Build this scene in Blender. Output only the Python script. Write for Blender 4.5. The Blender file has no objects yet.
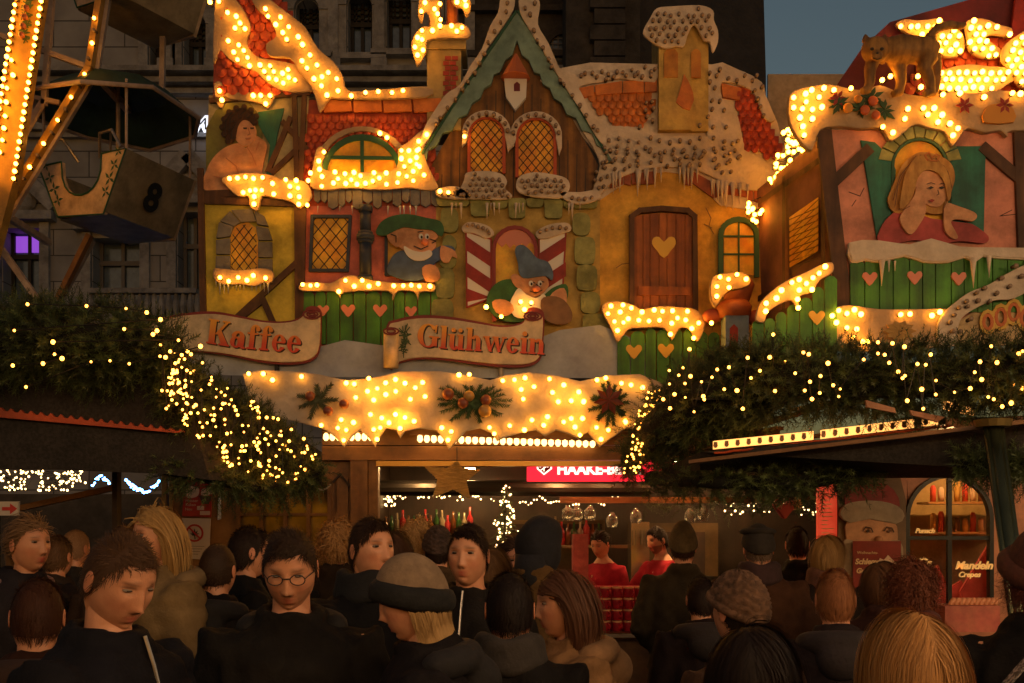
import bpy, bmesh, math, random
import numpy as np
from mathutils import Vector, Matrix, noise as mnoise
sc = bpy.context.scene
COL = sc.collection
R = math.radians
# ---------- camera ----------
F, CX, HY, EZ = 995.0, 512.0, 535.0, 1.8       # focal length in px, horizon row, eye height
cam_d = bpy.data.cameras.new("camera")
cam = bpy.data.objects.new("camera", cam_d)
COL.objects.link(cam)
cam.location = (0, 0, EZ)
cam.rotation_euler = (R(90), 0, 0)
cam_d.sensor_width = 36
cam_d.lens = F / 1024 * 36
cam_d.shift_y = (HY - 341.5) / 1024
cam_d.clip_end = 500
sc.camera = cam
# ---------- sky, dusk ----------
SUN_EL, SUN_ROT = 1.5, 180.0
w = bpy.data.worlds.new("World")
sc.world = w
w.use_nodes = True
nt = w.node_tree
bg = nt.nodes["Background"]
sky = nt.nodes.new("ShaderNodeTexSky")
sky.sky_type = 'NISHITA'
sky.sun_disc = False
sky.sun_elevation = R(SUN_EL)
sky.sun_rotation = R(SUN_ROT)
sky.dust_density = 3.0
sky.air_density = 1.0
hsv = nt.nodes.new("ShaderNodeHueSaturation")
hsv.inputs['Saturation'].default_value = 1.1
nt.links.new(sky.outputs[0], hsv.inputs['Color'])
nt.links.new(hsv.outputs[0], bg.inputs[0])
bg.inputs[1].default_value = 0.036
sl = bpy.data.lights.new("sun", 'SUN')
sl.energy = 0.015
sl.angle = R(10)
sl.color = (1.0, 0.85, 0.7)
so = bpy.data.objects.new("sun", sl)
COL.objects.link(so)
so.rotation_euler = (R(88), 0, R(160))
vs = sc.view_settings
vs.view_transform = 'Standard'
vs.look = 'None'
vs.exposure = 1.82
vs.gamma = 1
vs.use_curve_mapping = False
sc.cycles.use_denoising = True
sc.cycles.max_bounces = 5
sc.cycles.sample_clamp_indirect = 3.0
BULB = 9.0      # radiance of a lit bulb

# ---------- helpers ----------
def P(px, py, Y):
    return Vector(((px - CX) / F * Y, Y, EZ + (HY - py) / F * Y))
WO = {}
def wo(o): return WO.get(o.name, Vector((0, 0, 0))) if o else Vector((0, 0, 0))
def tag(o, label=None, cat=None, group=None, kind=None):
    if label: o['label'] = label
    if cat: o['category'] = cat
    if group: o['group'] = group
    if kind: o['kind'] = kind
    return o
def thing(name, loc, label, cat, group=None, kind=None):
    o = bpy.data.objects.new(name, None)
    COL.objects.link(o)
    o.location = loc
    o.empty_display_size = .1
    WO[o.name] = Vector(loc)
    return tag(o, label, cat, group, kind)
def link(name, me, parent=None, loc=None):
    """loc: world location for a mesh in local coordinates; without it the mesh is in world coordinates"""
    o = bpy.data.objects.new(name, me)
    COL.objects.link(o)
    pw = wo(parent)
    if parent: o.parent = parent
    if loc is None:
        o.location = (0, 0, 0)
        if pw.length > 0:
            me.transform(Matrix.Translation(-pw))
        WO[o.name] = pw.copy()
    else:
        o.location = Vector(loc) - pw
        WO[o.name] = Vector(loc)
    return o
def mats(me, m):
    for k in (m if isinstance(m, (list, tuple)) else [m]): me.materials.append(k)
class MB:
    """collects shapes in world coordinates for one mesh"""
    def __init__(s): s.v, s.f, s.m = [], [], []
    def add(s, v, f, mi=0):
        b = len(s.v)
        s.v += [tuple(a) for a in v]
        s.f += [tuple(b + i for i in q) for q in f]
        s.m += [mi] * len(f)
    def box(s, x0, x1, y0, y1, z0, z1, mi=0, M=None):
        v = [Vector(p) for p in ((x0,y0,z0),(x1,y0,z0),(x1,y1,z0),(x0,y1,z0),(x0,y0,z1),(x1,y0,z1),(x1,y1,z1),(x0,y1,z1))]
        if M is not None: v = [M @ p for p in v]
        s.add(v, [(0,3,2,1),(4,5,6,7),(0,1,5,4),(1,2,6,5),(2,3,7,6),(3,0,4,7)], mi)
    def bar(s, a, b, wd, th, mi=0, up=(0,0,1)):
        a, b = Vector(a), Vector(b); d = b - a; L = d.length
        if L < 1e-6: return
        x = d / L; u = Vector(up)
        y = u.cross(x)
        if y.length < 1e-3: y = Vector((0,1,0)).cross(x)
        y.normalize(); z = x.cross(y)
        v = [a + x*(L*i) + y*(wd/2*j) + z*(th/2*k) for i in (0,1) for j in (-1,1) for k in (-1,1)]
        s.add(v, [(0,1,3,2),(4,6,7,5),(0,4,5,1),(2,3,7,6),(0,2,6,4),(1,5,7,3)], mi)
    def tube(s, pts, rad, n=8, mi=0, cap=True):
        pts = [Vector(p) for p in pts]
        if not isinstance(rad, (list, tuple)): rad = [rad]*len(pts)
        rings = []; b0 = None; vs_ = []; fs = []
        for i, p in enumerate(pts):
            d = (pts[min(i+1, len(pts)-1)] - pts[max(i-1, 0)])
            d = d.normalized() if d.length > 1e-9 else Vector((0,0,1))
            if b0 is None:
                r = Vector((0,0,1)) if abs(d.z) < .9 else Vector((0,1,0))
                b0 = d.cross(r).normalized()
            else:
                b0 = (b0 - d*b0.dot(d)).normalized()
            c = d.cross(b0)
            for k in range(n):
                a = 2*math.pi*k/n
                vs_.append(p + (b0*math.cos(a) + c*math.sin(a))*rad[i])
        for i in range(len(pts)-1):
            for k in range(n):
                k2 = (k+1) % n
                fs.append((i*n+k, i*n+k2, (i+1)*n+k2, (i+1)*n+k))
        if cap:
            fs.append(tuple(range(n))[::-1]); fs.append(tuple((len(pts)-1)*n+k for k in range(n)))
        s.add(vs_, fs, mi)
    def ball(s, c, r, n=10, m=6, mi=0):
        c = Vector(c); r = r if isinstance(r, (list, tuple)) else (r, r, r)
        v = [c + Vector((0,0,r[2]))]; f = []
        for i in range(1, m):
            t = math.pi*i/m
            for k in range(n):
                a = 2*math.pi*k/n
                v.append(c + Vector((r[0]*math.sin(t)*math.cos(a), r[1]*math.sin(t)*math.sin(a), r[2]*math.cos(t))))
        v.append(c - Vector((0,0,r[2])))
        for k in range(n): f.append((0, 1+k, 1+(k+1)%n))
        for i in range(m-2):
            for k in range(n):
                f.append((1+i*n+k, 1+(i+1)*n+k, 1+(i+1)*n+(k+1)%n, 1+i*n+(k+1)%n))
        e = len(v)-1
        for k in range(n): f.append((e, 1+(m-2)*n+(k+1)%n, 1+(m-2)*n+k))
        s.add(v, f, mi)
    def cone(s, a, b, r0, r1, n=12, mi=0): s.tube([a, b], [r0, r1], n, mi)
    def mesh(s, name, m, smooth=False):
        me = bpy.data.meshes.new(name)
        me.from_pydata(s.v, [], s.f)
        mats(me, m)
        me.polygons.foreach_set('material_index', s.m)
        if smooth: me.polygons.foreach_set('use_smooth', [True]*len(s.f))
        me.update()
        return me
    def build(s, name, m, parent=None, smooth=False, loc=None):
        return link(name, s.mesh(name, m, smooth), parent, loc)
def cat_rom(pts, n=4):
    out = []; N = len(pts)
    for i in range(N):
        p0, p1, p2, p3 = pts[i-1], pts[i], pts[(i+1) % N], pts[(i+2) % N]
        for k in range(n):
            t = k/n
            out.append(tuple(.5*(2*p1[j] + (p2[j]-p0[j])*t + (2*p0[j]-5*p1[j]+4*p2[j]-p3[j])*t*t + (3*p1[j]-p0[j]-3*p2[j]+p3[j])*t**3) for j in (0, 1)))
    return out
def inside(pt, poly):
    x, y = pt; c = False; n = len(poly)
    for i in range(n):
        x1, y1 = poly[i]; x2, y2 = poly[i-1]
        if (y1 > y) != (y2 > y) and x < (x2-x1)*(y-y1)/(y2-y1)+x1: c = not c
    return c
def plate(pts, Y, th, m, name='panel', parent=None, s=0, bev=0.0):
    """a sheet cut to an outline (photo px put onto the plane at Y), th thick going back"""
    if s: pts = cat_rom(pts, s)
    A = sum(pts[i-1][0]*pts[i][1] - pts[i][0]*pts[i-1][1] for i in range(len(pts)))
    if A > 0: pts = pts[::-1]
    bm = bmesh.new()
    fv = [bm.verts.new(P(x, y, Y)) for x, y in pts]
    face = bm.faces.new(fv)
    bm.normal_update()
    r = bmesh.ops.extrude_face_region(bm, geom=[face])
    for g in r['geom']:
        if isinstance(g, bmesh.types.BMVert): g.co.y += th
    if face.is_valid and face in bm.faces[:]: pass
    bm.normal_update()
    bmesh.ops.recalc_face_normals(bm, faces=bm.faces[:])
    if bev:
        ed = [e for e in bm.edges if all(abs(v.co.y - Y) < 1e-6 for v in e.verts)]
        bmesh.ops.bevel(bm, geom=ed, offset=bev, segments=2, affect='EDGES', clamp_overlap=True)
    bmesh.ops.triangulate(bm, faces=[f for f in bm.faces if len(f.verts) > 4], ngon_method='EAR_CLIP')
    me = bpy.data.meshes.new(name)
    bm.to_mesh(me); bm.free()
    mats(me, m)
    return link(name, me, parent)
def addplate(mb, pts, Y, th, mi=0, s=0):
    if s: pts = cat_rom(pts, s)
    A = sum(pts[i-1][0]*pts[i][1] - pts[i][0]*pts[i-1][1] for i in range(len(pts)))
    if A > 0: pts = pts[::-1]
    from mathutils.geometry import tessellate_polygon
    v = [P(x, y, Y) for x, y in pts]
    n = len(v); v2 = [Vector((p.x, p.y+th, p.z)) for p in v]
    tr = tessellate_polygon([[Vector((p.x, p.z, 0)) for p in v]])
    f = []
    for t in tr:
        a, b, c = v[t[0]], v[t[1]], v[t[2]]
        if (b-a).cross(c-a).y > 0: t = (t[0], t[2], t[1])
        f.append(tuple(t)); f.append(tuple(n+i for i in t[::-1]))
    for i in range(n):
        j = (i+1) % n
        f.append((i, n+i, n+j, j))
    mb.add(v+v2, f, mi)
def strokes(mb, lines, Y, wpx, th, mi=0):
    """painted or planted strips along px polylines"""
    for ln in lines:
        for (x0, y0), (x1, y1) in zip(ln, ln[1:]):
            dx, dy = x1-x0, y1-y0; L = math.hypot(dx, dy) or 1
            ox, oy = -dy/L*wpx/2, dx/L*wpx/2
            ex, ey = dx/L*wpx*.35, dy/L*wpx*.35
            addplate(mb, [(x0+ox-ex, y0+oy-ey), (x1+ox+ex, y1+oy+ey), (x1-ox+ex, y1-oy+ey), (x0-ox-ex, y0-oy-ey)], Y + random.uniform(0, .0012), th, mi)
def clip_lines(poly, ang, sp, ph=0):
    """parallel lines clipped to a px polygon"""
    xs = [p[0] for p in poly]; ys = [p[1] for p in poly]
    cx, cy = (min(xs)+max(xs))/2, (min(ys)+max(ys))/2
    D = math.hypot(max(xs)-min(xs), max(ys)-min(ys))/2
    c, s_ = math.cos(ang), math.sin(ang); out = []
    k = -int(D/sp)-1
    while k*sp <= D+sp:
        o = k*sp+ph; run = None; st = 1.0; t = -D
        while t <= D:
            p = (cx + c*t - s_*o, cy + s_*t + c*o)
            if inside(p, poly):
                if run is None: run = p
                last = p
            elif run is not None:
                out.append([run, last]); run = None
            t += st
        if run is not None: out.append([run, last])
        k += 1
    return [l for l in out if abs(l[0][0]-l[1][0])+abs(l[0][1]-l[1][1]) > 1.5]
def tiles(poly, Y, sx, sy, m, name, parent, ang=0.0):
    """overlapping round-nosed tiles filling a px polygon, one mesh"""
    mb = MB(); xs = [p[0] for p in poly]; ys = [p[1] for p in poly]
    y = min(ys)-sy; row = 0
    while y < max(ys)+sy:
        x = min(xs)-sx + (sx/2 if row % 2 else 0)
        while x < max(xs)+sx:
            if inside((x, y), poly):
                n = 7; pts = [(x-sx*.48, y-sy*.75), ]
                vs_ = []
                for k in range(n+1):
                    a = math.pi*k/n
                    vs_.append((x - sx*.48*math.cos(a), y + sy*.65*math.sin(a)))
                top = [(x+sx*.48, y-sy*.7), (x-sx*.48, y-sy*.7)]
                ring = vs_ + top
                dY = random.uniform(-.002, .002)
                V = []
                for (a, b) in ring:
                    t = (b-(y-sy*.7))/(sy*1.35)
                    V.append(P(a, b, Y - .004 - .022*t + dY))
                c = P(x, y, Y - .03 + dY)
                k = len(V)
                V2 = [Vector((q.x, q.y+.012, q.z)) for q in V]
                f = [(i, (i+1) % k, 2*k) for i in range(k)] + [(i, k+i, k+(i+1) % k, (i+1) % k) for i in range(k)]
                mb.add(V+V2+[c], f)
            x += sx
        y += sy; row += 1
    return mb.build(name, m, parent, smooth=False)

# ---------- materials ----------
MC = {}
def mat(name, c, c2=None, sc_=6.0, rough=.6, bump=0.0, bsc=None, metal=0.0, emit=None, es=0.0, stretch=None, spec=None, alpha=None, attr=None, trans=0.0, contrast=.25, sub=0.0, coat=0):
    if name in MC: return MC[name]
    m = bpy.data.materials.new(name); m.use_nodes = True
    t = m.node_tree; b = t.nodes['Principled BSDF']
    b.inputs['Base Color'].default_value = (*c, 1)
    b.inputs['Roughness'].default_value = rough
    b.inputs['Metallic'].default_value = metal
    if spec is not None: b.inputs['Specular IOR Level'].default_value = spec
    if coat: b.inputs['Coat Weight'].default_value = coat
    co = t.nodes.new('ShaderNodeTexCoord')
    src = co.outputs['Object']
    if stretch:
        mp = t.nodes.new('ShaderNodeMapping'); mp.inputs['Scale'].default_value = stretch
        t.links.new(src, mp.inputs[0]); src = mp.outputs[0]
    last = None
    if c2 is not None:
        n = t.nodes.new('ShaderNodeTexNoise'); n.inputs['Scale'].default_value = sc_; n.inputs['Detail'].default_value = 5
        t.links.new(src, n.inputs['Vector'])
        rp = t.nodes.new('ShaderNodeMapRange'); rp.inputs[1].default_value = .5-contrast; rp.inputs[2].default_value = .5+contrast
        t.links.new(n.outputs['Fac'], rp.inputs[0])
        mx = t.nodes.new('ShaderNodeMix'); mx.data_type = 'RGBA'
        mx.inputs[6].default_value = (*c, 1); mx.inputs[7].default_value = (*c2, 1)
        t.links.new(rp.outputs[0], mx.inputs[0])
        last = mx.outputs[2]
        if not emit and not trans and name != 'skin':
            n3 = t.nodes.new('ShaderNodeTexNoise'); n3.inputs['Scale'].default_value = 3.4; n3.inputs['Detail'].default_value = 9; n3.inputs['Roughness'].default_value = .7
            t.links.new(co.outputs['Object'], n3.inputs['Vector'])
            r3 = t.nodes.new('ShaderNodeMapRange'); r3.inputs[1].default_value = .36; r3.inputs[2].default_value = .62; r3.inputs[3].default_value = .80 if name.startswith(('snow', 'valance')) else .55; r3.inputs[4].default_value = 1.12
            t.links.new(n3.outputs['Fac'], r3.inputs[0])
            m3 = t.nodes.new('ShaderNodeMix'); m3.data_type = 'RGBA'; m3.blend_type = 'MULTIPLY'; m3.inputs[0].default_value = 1
            t.links.new(last, m3.inputs[6]); t.links.new(r3.outputs[0], m3.inputs[7]); last = m3.outputs[2]
    if attr:
        a = t.nodes.new('ShaderNodeAttribute'); a.attribute_name = attr
        mm = t.nodes.new('ShaderNodeMix'); mm.data_type = 'RGBA'; mm.blend_type = 'MULTIPLY'; mm.inputs[0].default_value = 1
        if last: t.links.new(last, mm.inputs[6])
        else: mm.inputs[6].default_value = (*c, 1)
        t.links.new(a.outputs['Color'], mm.inputs[7])
        last = mm.outputs[2]
    if last: t.links.new(last, b.inputs['Base Color'])
    if bump:
        n2 = t.nodes.new('ShaderNodeTexNoise'); n2.inputs['Scale'].default_value = bsc or sc_*3; n2.inputs['Detail'].default_value = 6
        t.links.new(src, n2.inputs['Vector'])
        bp = t.nodes.new('ShaderNodeBump'); bp.inputs['Strength'].default_value = 1; bp.inputs['Distance'].default_value = bump
        t.links.new(n2.outputs['Fac'], bp.inputs['Height']); t.links.new(bp.outputs[0], b.inputs['Normal'])
    if emit:
        b.inputs['Emission Color'].default_value = (*emit, 1); b.inputs['Emission Strength'].default_value = es
    if alpha is not None: b.inputs['Alpha'].default_value = alpha
    if trans: b.inputs['Transmission Weight'].default_value = trans
    if sub:
        b.inputs['Subsurface Weight'].default_value = sub
        b.inputs['Subsurface Radius'].default_value = (.01, .004, .002)
    MC[name] = m
    return m
SNOW = mat('snow_paint', (.70,.58,.46), (.52,.41,.31), 6, .8, .006, 30)
SNOWL = mat('snow_glow_tint', (.44,.32,.21), (.30,.2,.12), 7, .8, .006, 30)  # snow copy for boards with lit bulbs: darkened, orange glow in the colour
SNOWB = mat('snow_paint_blue', (.42,.46,.52), (.28,.30,.38), 3, .8, .003, 20)
YEL = mat('yellow_plaster_paint', (.72,.55,.07), (.45,.38,.05), 4, .8, .003, 30)
OCHRE = mat('ochre_plaster_paint', (.78,.44,.06), (.56,.28,.04), 3, .8, .003, 30)
CREAM = mat('cream_infill_paint', (.62,.52,.28), (.45,.36,.18), 6, .8)
PINK = mat('pink_wall_paint', (.66,.19,.15), (.5,.14,.12), 4, .8, .002, 40)
SALMON = mat('salmon_wall_paint', (.72,.30,.20), (.58,.22,.15), 3, .8, .002, 40)
BEAM = mat('brown_timber_paint', (.12,.05,.02), (.05,.02,.01), 10, .7, .004, 40, stretch=(1,1,.15), contrast=.15)
BEAMD = mat('dark_timber', (.05,.022,.01), (.02,.01,.006), 10, .7, .003, 40, stretch=(1,1,.2))
PLANK = mat('gable_plank_paint', (.30,.13,.025), (.13,.055,.014), 14, .7, .004, 50, stretch=(1,1,.08), contrast=.15)
DOORW = mat('door_plank_paint', (.40,.12,.025), (.18,.045,.01), 14, .65, .004, 50, stretch=(1,1,.06), contrast=.15)
DARKLINE = mat('dark_outline_paint', (.02,.012,.008))
REDT = mat('red_roof_tile', (.58,.085,.025), (.34,.045,.015), 12, .55, .003, 60)
ORAT = mat('orange_roof_tile', (.68,.21,.03), (.48,.12,.02), 12, .55, .003, 60)
GREEN = mat('green_picket_paint', (.06,.24,.02), (.025,.11,.012), 12, .6, .003, 50, stretch=(1,1,.1), contrast=.15)
TEAL = mat('teal_shutter_paint', (.02,.19,.12), (.01,.08,.06), 12, .6, .003, 50, stretch=(1,1,.1))
MINT = mat('grey_green_bargeboard', (.24,.36,.29), (.15,.24,.2), 7, .7)
SILL = mat('slate_grey_paint', (.17,.17,.19), (.10,.10,.12), 8, .75, .004, 30)
STONEG = mat('mossy_stone_paint', (.36,.36,.13), (.2,.21,.07), 9, .8, .01, 20)
STONEY = mat('grey_stone_paint', (.24,.22,.19), (.14,.13,.12), 9, .8, .01, 20)
AMBER = mat('amber_window_paint', (.95,.58,.03), (.75,.27,.01), 5, .35, contrast=.2)
NAVY = mat('dark_blue_paint', (.03,.05,.09), (.02,.03,.06), 6, .6)
DGREEN = mat('dark_green_paint', (.012,.075,.04))
RED = mat('red_paint', (.4,.03,.02), (.28,.02,.015), 8, .6)
HEARTY = mat('yellow_heart_paint', (.6,.38,.06))
HEARTP = mat('pink_heart_paint', (.62,.22,.15))
WHITE = mat('white_paint', (.7,.66,.6))
SKINP = mat('painted_skin', (.80,.42,.22), (.62,.27,.13), 12, .8)
SKINP2 = mat('painted_skin_shade', (.42,.16,.08))
BLACK = mat('black_plastic', (.01,.01,.01))
BULBON = mat('lit_bulb_glass', (1,.7,.4), rough=.3, emit=(1,.37,.026), es=BULB)
BULBOFF = mat('unlit_bulb_glass', (.36,.26,.18), (.25,.17,.12), 30, .25, spec=.6)
SOCKET = mat('bulb_socket', (.06,.04,.03))
WOODO = mat('stall_oak', (.36,.16,.045), (.23,.09,.025), 9, .45, .002, 40, stretch=(1,1,.12), contrast=.2)
WOODR = mat('stall_rail_oak', (.36,.16,.045), (.23,.09,.025), 9, .45, .002, 40, stretch=(.12,1,1), contrast=.2)
def mat_stone():
    m = bpy.data.materials.new('ashlar_stone'); m.use_nodes = True; t = m.node_tree; b = t.nodes['Principled BSDF']
    co = t.nodes.new('ShaderNodeTexCoord'); mp = t.nodes.new('ShaderNodeMapping'); mp.inputs['Rotation'].default_value = (R(90), 0, 0)
    br = t.nodes.new('ShaderNodeTexBrick'); br.inputs['Scale'].default_value = 1.0
    br.inputs['Brick Width'].default_value = 1.5; br.inputs['Row Height'].default_value = .55; br.inputs['Mortar Size'].default_value = .012
    br.inputs['Color1'].default_value = (.41,.40,.385,1); br.inputs['Color2'].default_value = (.33,.32,.305,1); br.inputs['Mortar'].default_value = (.1,.095,.09,1)
    n = t.nodes.new('ShaderNodeTexNoise'); n.inputs['Scale'].default_value = 1.3; n.inputs['Detail'].default_value = 8
    mm = t.nodes.new('ShaderNodeMix'); mm.data_type = 'RGBA'; mm.blend_type = 'MULTIPLY'; mm.inputs[0].default_value = .9
    t.links.new(co.outputs['Object'], mp.inputs[0]); t.links.new(mp.outputs[0], br.inputs['Vector']); t.links.new(co.outputs['Object'], n.inputs['Vector'])
    t.links.new(br.outputs[0], mm.inputs[6]); rp = t.nodes.new('ShaderNodeMapRange'); rp.inputs[1].default_value = .3; rp.inputs[2].default_value = .7; rp.inputs[3].default_value = .55; rp.inputs[4].default_value = 1.1; t.links.new(n.outputs['Fac'], rp.inputs[0]); t.links.new(rp.outputs[0], mm.inputs[7]); t.links.new(mm.outputs[2], b.inputs['Base Color'])
    b.inputs['Roughness'].default_value = .85
    bp = t.nodes.new('ShaderNodeBump'); bp.inputs['Distance'].default_value = .02; t.links.new(br.outputs['Fac'], bp.inputs['Height']); bp.invert = True
    t.links.new(bp.outputs[0], b.inputs['Normal'])
    return m
ASHLAR = mat_stone()

# ---------- bulbs ----------
def bulb_mesh(lit, r=.019):
    mb = MB(); mb.ball((0, 0, 0), (r, r*1.05, r), 10, 6, 0)
    mb.tube([(0, .012, 0), (0, .05, 0)], [r*.75, r*.8], 8, 1)
    return mb.mesh('bulb', [BULBON if lit else BULBOFF, SOCKET], True)
B_ON, B_OFF = bulb_mesh(True, .0180), bulb_mesh(False, .017)
def bulbs(parent, pts, Y, lit=True, name='bulb', cap=100, box=None):
    """pts in px; bulbs stand 2 cm proud of the board at Y"""
    me = B_ON if lit else B_OFF
    pts = list(pts)
    for p in pts[:cap]:
        o = bpy.data.objects.new(name, me); COL.objects.link(o); o.parent = parent
        o.location = P(p[0], p[1], Y-.03) - wo(parent)
        k_ = .88+.24*((p[0]*7.13+p[1]*3.71) % 1); o.scale = (k_, k_, k_); o.rotation_euler = (.3*((p[0]*3.3) % 1)-.15, 0, .3*((p[1]*5.1) % 1)-.15)
    if len(pts) > cap:
        mb = MB(); r = .019 if lit else .017
        for p in pts[cap:]:
            c = P(p[0], p[1], Y-.03)
            mb.ball(c, r, 8, 5, 0); mb.tube([c+Vector((0,.012,0)), c+Vector((0,.05,0))], r*.75, 6, 1)
        o = mb.build(name, [BULBON if lit else BULBOFF, SOCKET], parent, True); o['kind'] = 'stuff'
def zc(ox, oy, pts, k=.25): return [(ox+x*k, oy+y*k) for x, y in pts]
def fill(poly, sp, jit=.2, margin=2.0, seed=1):
    rr = random.Random(seed); xs = [p[0] for p in poly]; ys = [p[1] for p in poly]; out = []
    y = min(ys)+margin; row = 0
    while y < max(ys):
        x = min(xs)+margin + (sp/2 if row % 2 else 0)
        while x < max(xs):
            q = (x+rr.uniform(-jit, jit)*sp, y+rr.uniform(-jit, jit)*sp)
            if all(inside((q[0]+a, q[1]+b), poly) for a, b in ((margin,0),(-margin,0),(0,margin),(0,-margin))): out.append(q)
            x += sp
        y += sp*.86; row += 1
    return out
def icicles(mb, pts, Y, mi=0):
    """pts: (px, py_top, len_px)"""
    for x, y, L in pts:
        a = P(x, y, Y); b = P(x+random.uniform(-.5, .5), y+L, Y)
        r = max(.006, L*.0009)
        mb.tube([a, a.lerp(b, .45), b], [r, r*.55, .0015], 6, mi)

def icicle_set(pts, Y, m, parent):
    for q in pts:
        mb = MB(); icicles(mb, [q], Y); mb.build('icicle', m, parent, True)
# ================= setting =================
ASPH = mat('wet_cobbles', (.05,.045,.04), (.03,.027,.024), 8, .45, .01, 12)
def struct(name, mb, m): 
    o = mb.build(name, m); o['kind'] = 'structure'; return o
g = MB(); g.add([(-150,-60,0),(150,-60,0),(150,250,0),(-150,250,0)], [(0,1,2,3)])
struct('ground', g, ASPH)
# ---- stone town building behind ----
BY = 21.0
bt = thing('stone_building', P(480, 535, BY) - Vector((0,0,EZ)), 'tall dark grey stone town building with arched and tall windows behind the stalls', 'building')
TH_ = 23
def bp_(px, py): p = P(px, py, BY); return p.x, p.z
WIN = []   # (x0,x1,ytop,ybot,arched)
for a in [(184,206,15,72,1),(296,319,0,50,1),(348,372,-5,52,1),(387,411,-8,48,1),(150,166,20,75,1)]: WIN.append(a)
for a in [(3,40,228,300,0),(93,140,238,300,0),(178,202,212,300,0)]: WIN.append(a)
# wall built as strips round the openings
wl = MB()
x0w, _ = bp_(-260, 0); x1w, _ = bp_(566, 0)
ys = sorted(set([-420, 545] + [v for q in WIN for v in q[2:4]] ))
for ya, yb in zip(ys, ys[1:]):
    holes = sorted([(q[0], q[1]) for q in WIN if q[2] <= ya and q[3] >= yb])
    cur = -260
    for h0, h1 in holes + [(566, 566)]:
        if h0 > cur:
            a, b = P(cur, yb, BY), P(h0, ya, BY)
            wl.box(a.x, b.x, BY, BY+.9, a.z, b.z)
        cur = max(cur, h1)
wl.build('wall', ASHLAR, bt)
STONEL = mat('carved_stone', (.42,.405,.385), (.27,.26,.245), 2, .85, .02, 8)
GLASSD = mat('sky_reflect_glass', (.14,.20,.27), (.09,.14,.2), .8, .12, spec=.8)  # blue base colour stands in for the sky reflected in the panes
GLASSP = mat('purple_lit_glass', (.05,.06,.12), rough=.15, emit=(.35,.08,.75), es=.22)
FRAMEW = mat('window_frame_dark', (.02,.018,.015))
FRAMEG = mat('window_frame_grey', (.16,.15,.14))
for i, (a, b, c, d, arch) in enumerate(WIN):
    p0, p1 = P(a, d, BY), P(b, c, BY)
    wn = MB(); cx_ = (p0.x+p1.x)/2; hw = (p1.x-p0.x)/2
    t = .07
    wn.box(p0.x, p0.x+t, BY+.35, BY+.45, p0.z, p1.z); wn.box(p1.x-t, p1.x, BY+.35, BY+.45, p0.z, p1.z)
    wn.box(cx_-.035, cx_+.035, BY+.35, BY+.45, p0.z, p1.z)
    zz = p0.z + (p1.z-p0.z)*(.66 if not arch else .62)
    wn.box(p0.x, p1.x, BY+.33, BY+.45, zz-.05, zz+.05)
    if arch:
        for k in range(1, 4): wn.box(p0.x, p1.x, BY+.35, BY+.4, zz+(p1.z-zz)*k/4-.015, zz+(p1.z-zz)*k/4+.015)
        for k in (-.5, .5): wn.box(cx_+hw*k-.015, cx_+hw*k+.015, BY+.35, BY+.4, zz, p1.z)
    wo_ = wn.build('window', FRAMEW if arch or i == 5 else FRAMEG, bt)
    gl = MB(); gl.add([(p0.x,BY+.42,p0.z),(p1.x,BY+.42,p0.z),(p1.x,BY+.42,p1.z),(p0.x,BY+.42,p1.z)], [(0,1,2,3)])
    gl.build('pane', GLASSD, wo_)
    if i == 5:
        g2 = MB(); q0, q1 = P(7, 252, BY), P(38, 231, BY); g2.box(q0.x, q1.x, BY+.38, BY+.41, q0.z+.1, q1.z); g2.build('lit_pane', GLASSP, wo_)
    s_ = MB()
    # surround: pilasters, sill, head
    s_.box(p0.x-.22, p0.x-.02, BY-.09, BY, p0.z-.1, p1.z+(0 if arch else .1)); s_.box(p1.x+.02, p1.x+.22, BY-.09, BY, p0.z-.1, p1.z+(0 if arch else .1))
    s_.box(p0.x-.32, p1.x+.32, BY-.2, BY, p0.z-.22, p0.z-.103)
    if arch:
        r0 = hw; N = 12
        # spandrels closing the square head into an arch
        for sgn in (-1, 1):
            for k in range(6):
                a0 = math.pi/2*k/6; a1 = math.pi/2*(k+1)/6
                xa, xb = cx_+sgn*hw*math.cos(a0), cx_+sgn*hw*math.cos(a1)
                za = p1.z-hw+hw*math.sin(a0); zb = p1.z-hw+hw*math.sin(a1)
                s_.add([(xa,BY-.01,za),(xb,BY-.01,zb),(xb,BY-.01,p1.z+.01),(xa,BY-.01,p1.z+.01)], [(0,1,2,3)])
        for k in range(N):
            a0, a1 = math.pi*k/N, math.pi*(k+1)/N
            v = []
            for aa in (a0, a1):
                for rr in (r0+.02, r0+.26):
                    for yy in (BY-.12, BY): v.append((cx_+rr*math.cos(aa), yy, p1.z-hw+rr*math.sin(aa)))
            s_.add(v, [(0,1,3,2),(4,6,7,5),(0,4,5,1),(2,3,7,6),(0,2,6,4),(1,5,7,3)])
    else:
        s_.box(p0.x-.35, p1.x+.35, BY-.25, BY, p1.z+.12, p1.z+.3)
        if i in (5, 6, 7):   # pediment
            s_.bar((p0.x-.4,BY-.15,p1.z+.4), (cx_,BY-.15,p1.z+1.15), .3, .18, up=(0,1,0)); s_.bar((p1.x+.4,BY-.15,p1.z+.4), (cx_,BY-.15,p1.z+1.15), .3, .18, up=(0,1,0))
            s_.ball((cx_,BY-.05,p1.z+.55), (.35,.12,.25))
    s_.build('surround', STONEL, wo_)
co_ = MB()
for (ya, dp) in [(76,.5),(84,.35),(92,.2),(128,.22),(134,.12),(306,.25),(-60,.5)]:
    a = P(-260, ya+5, BY); b = P(566, ya, BY)
    co_.box(a.x, b.x, BY-dp, BY-.002, a.z, b.z)
co_.build('cornice', STONEL, bt)
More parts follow.
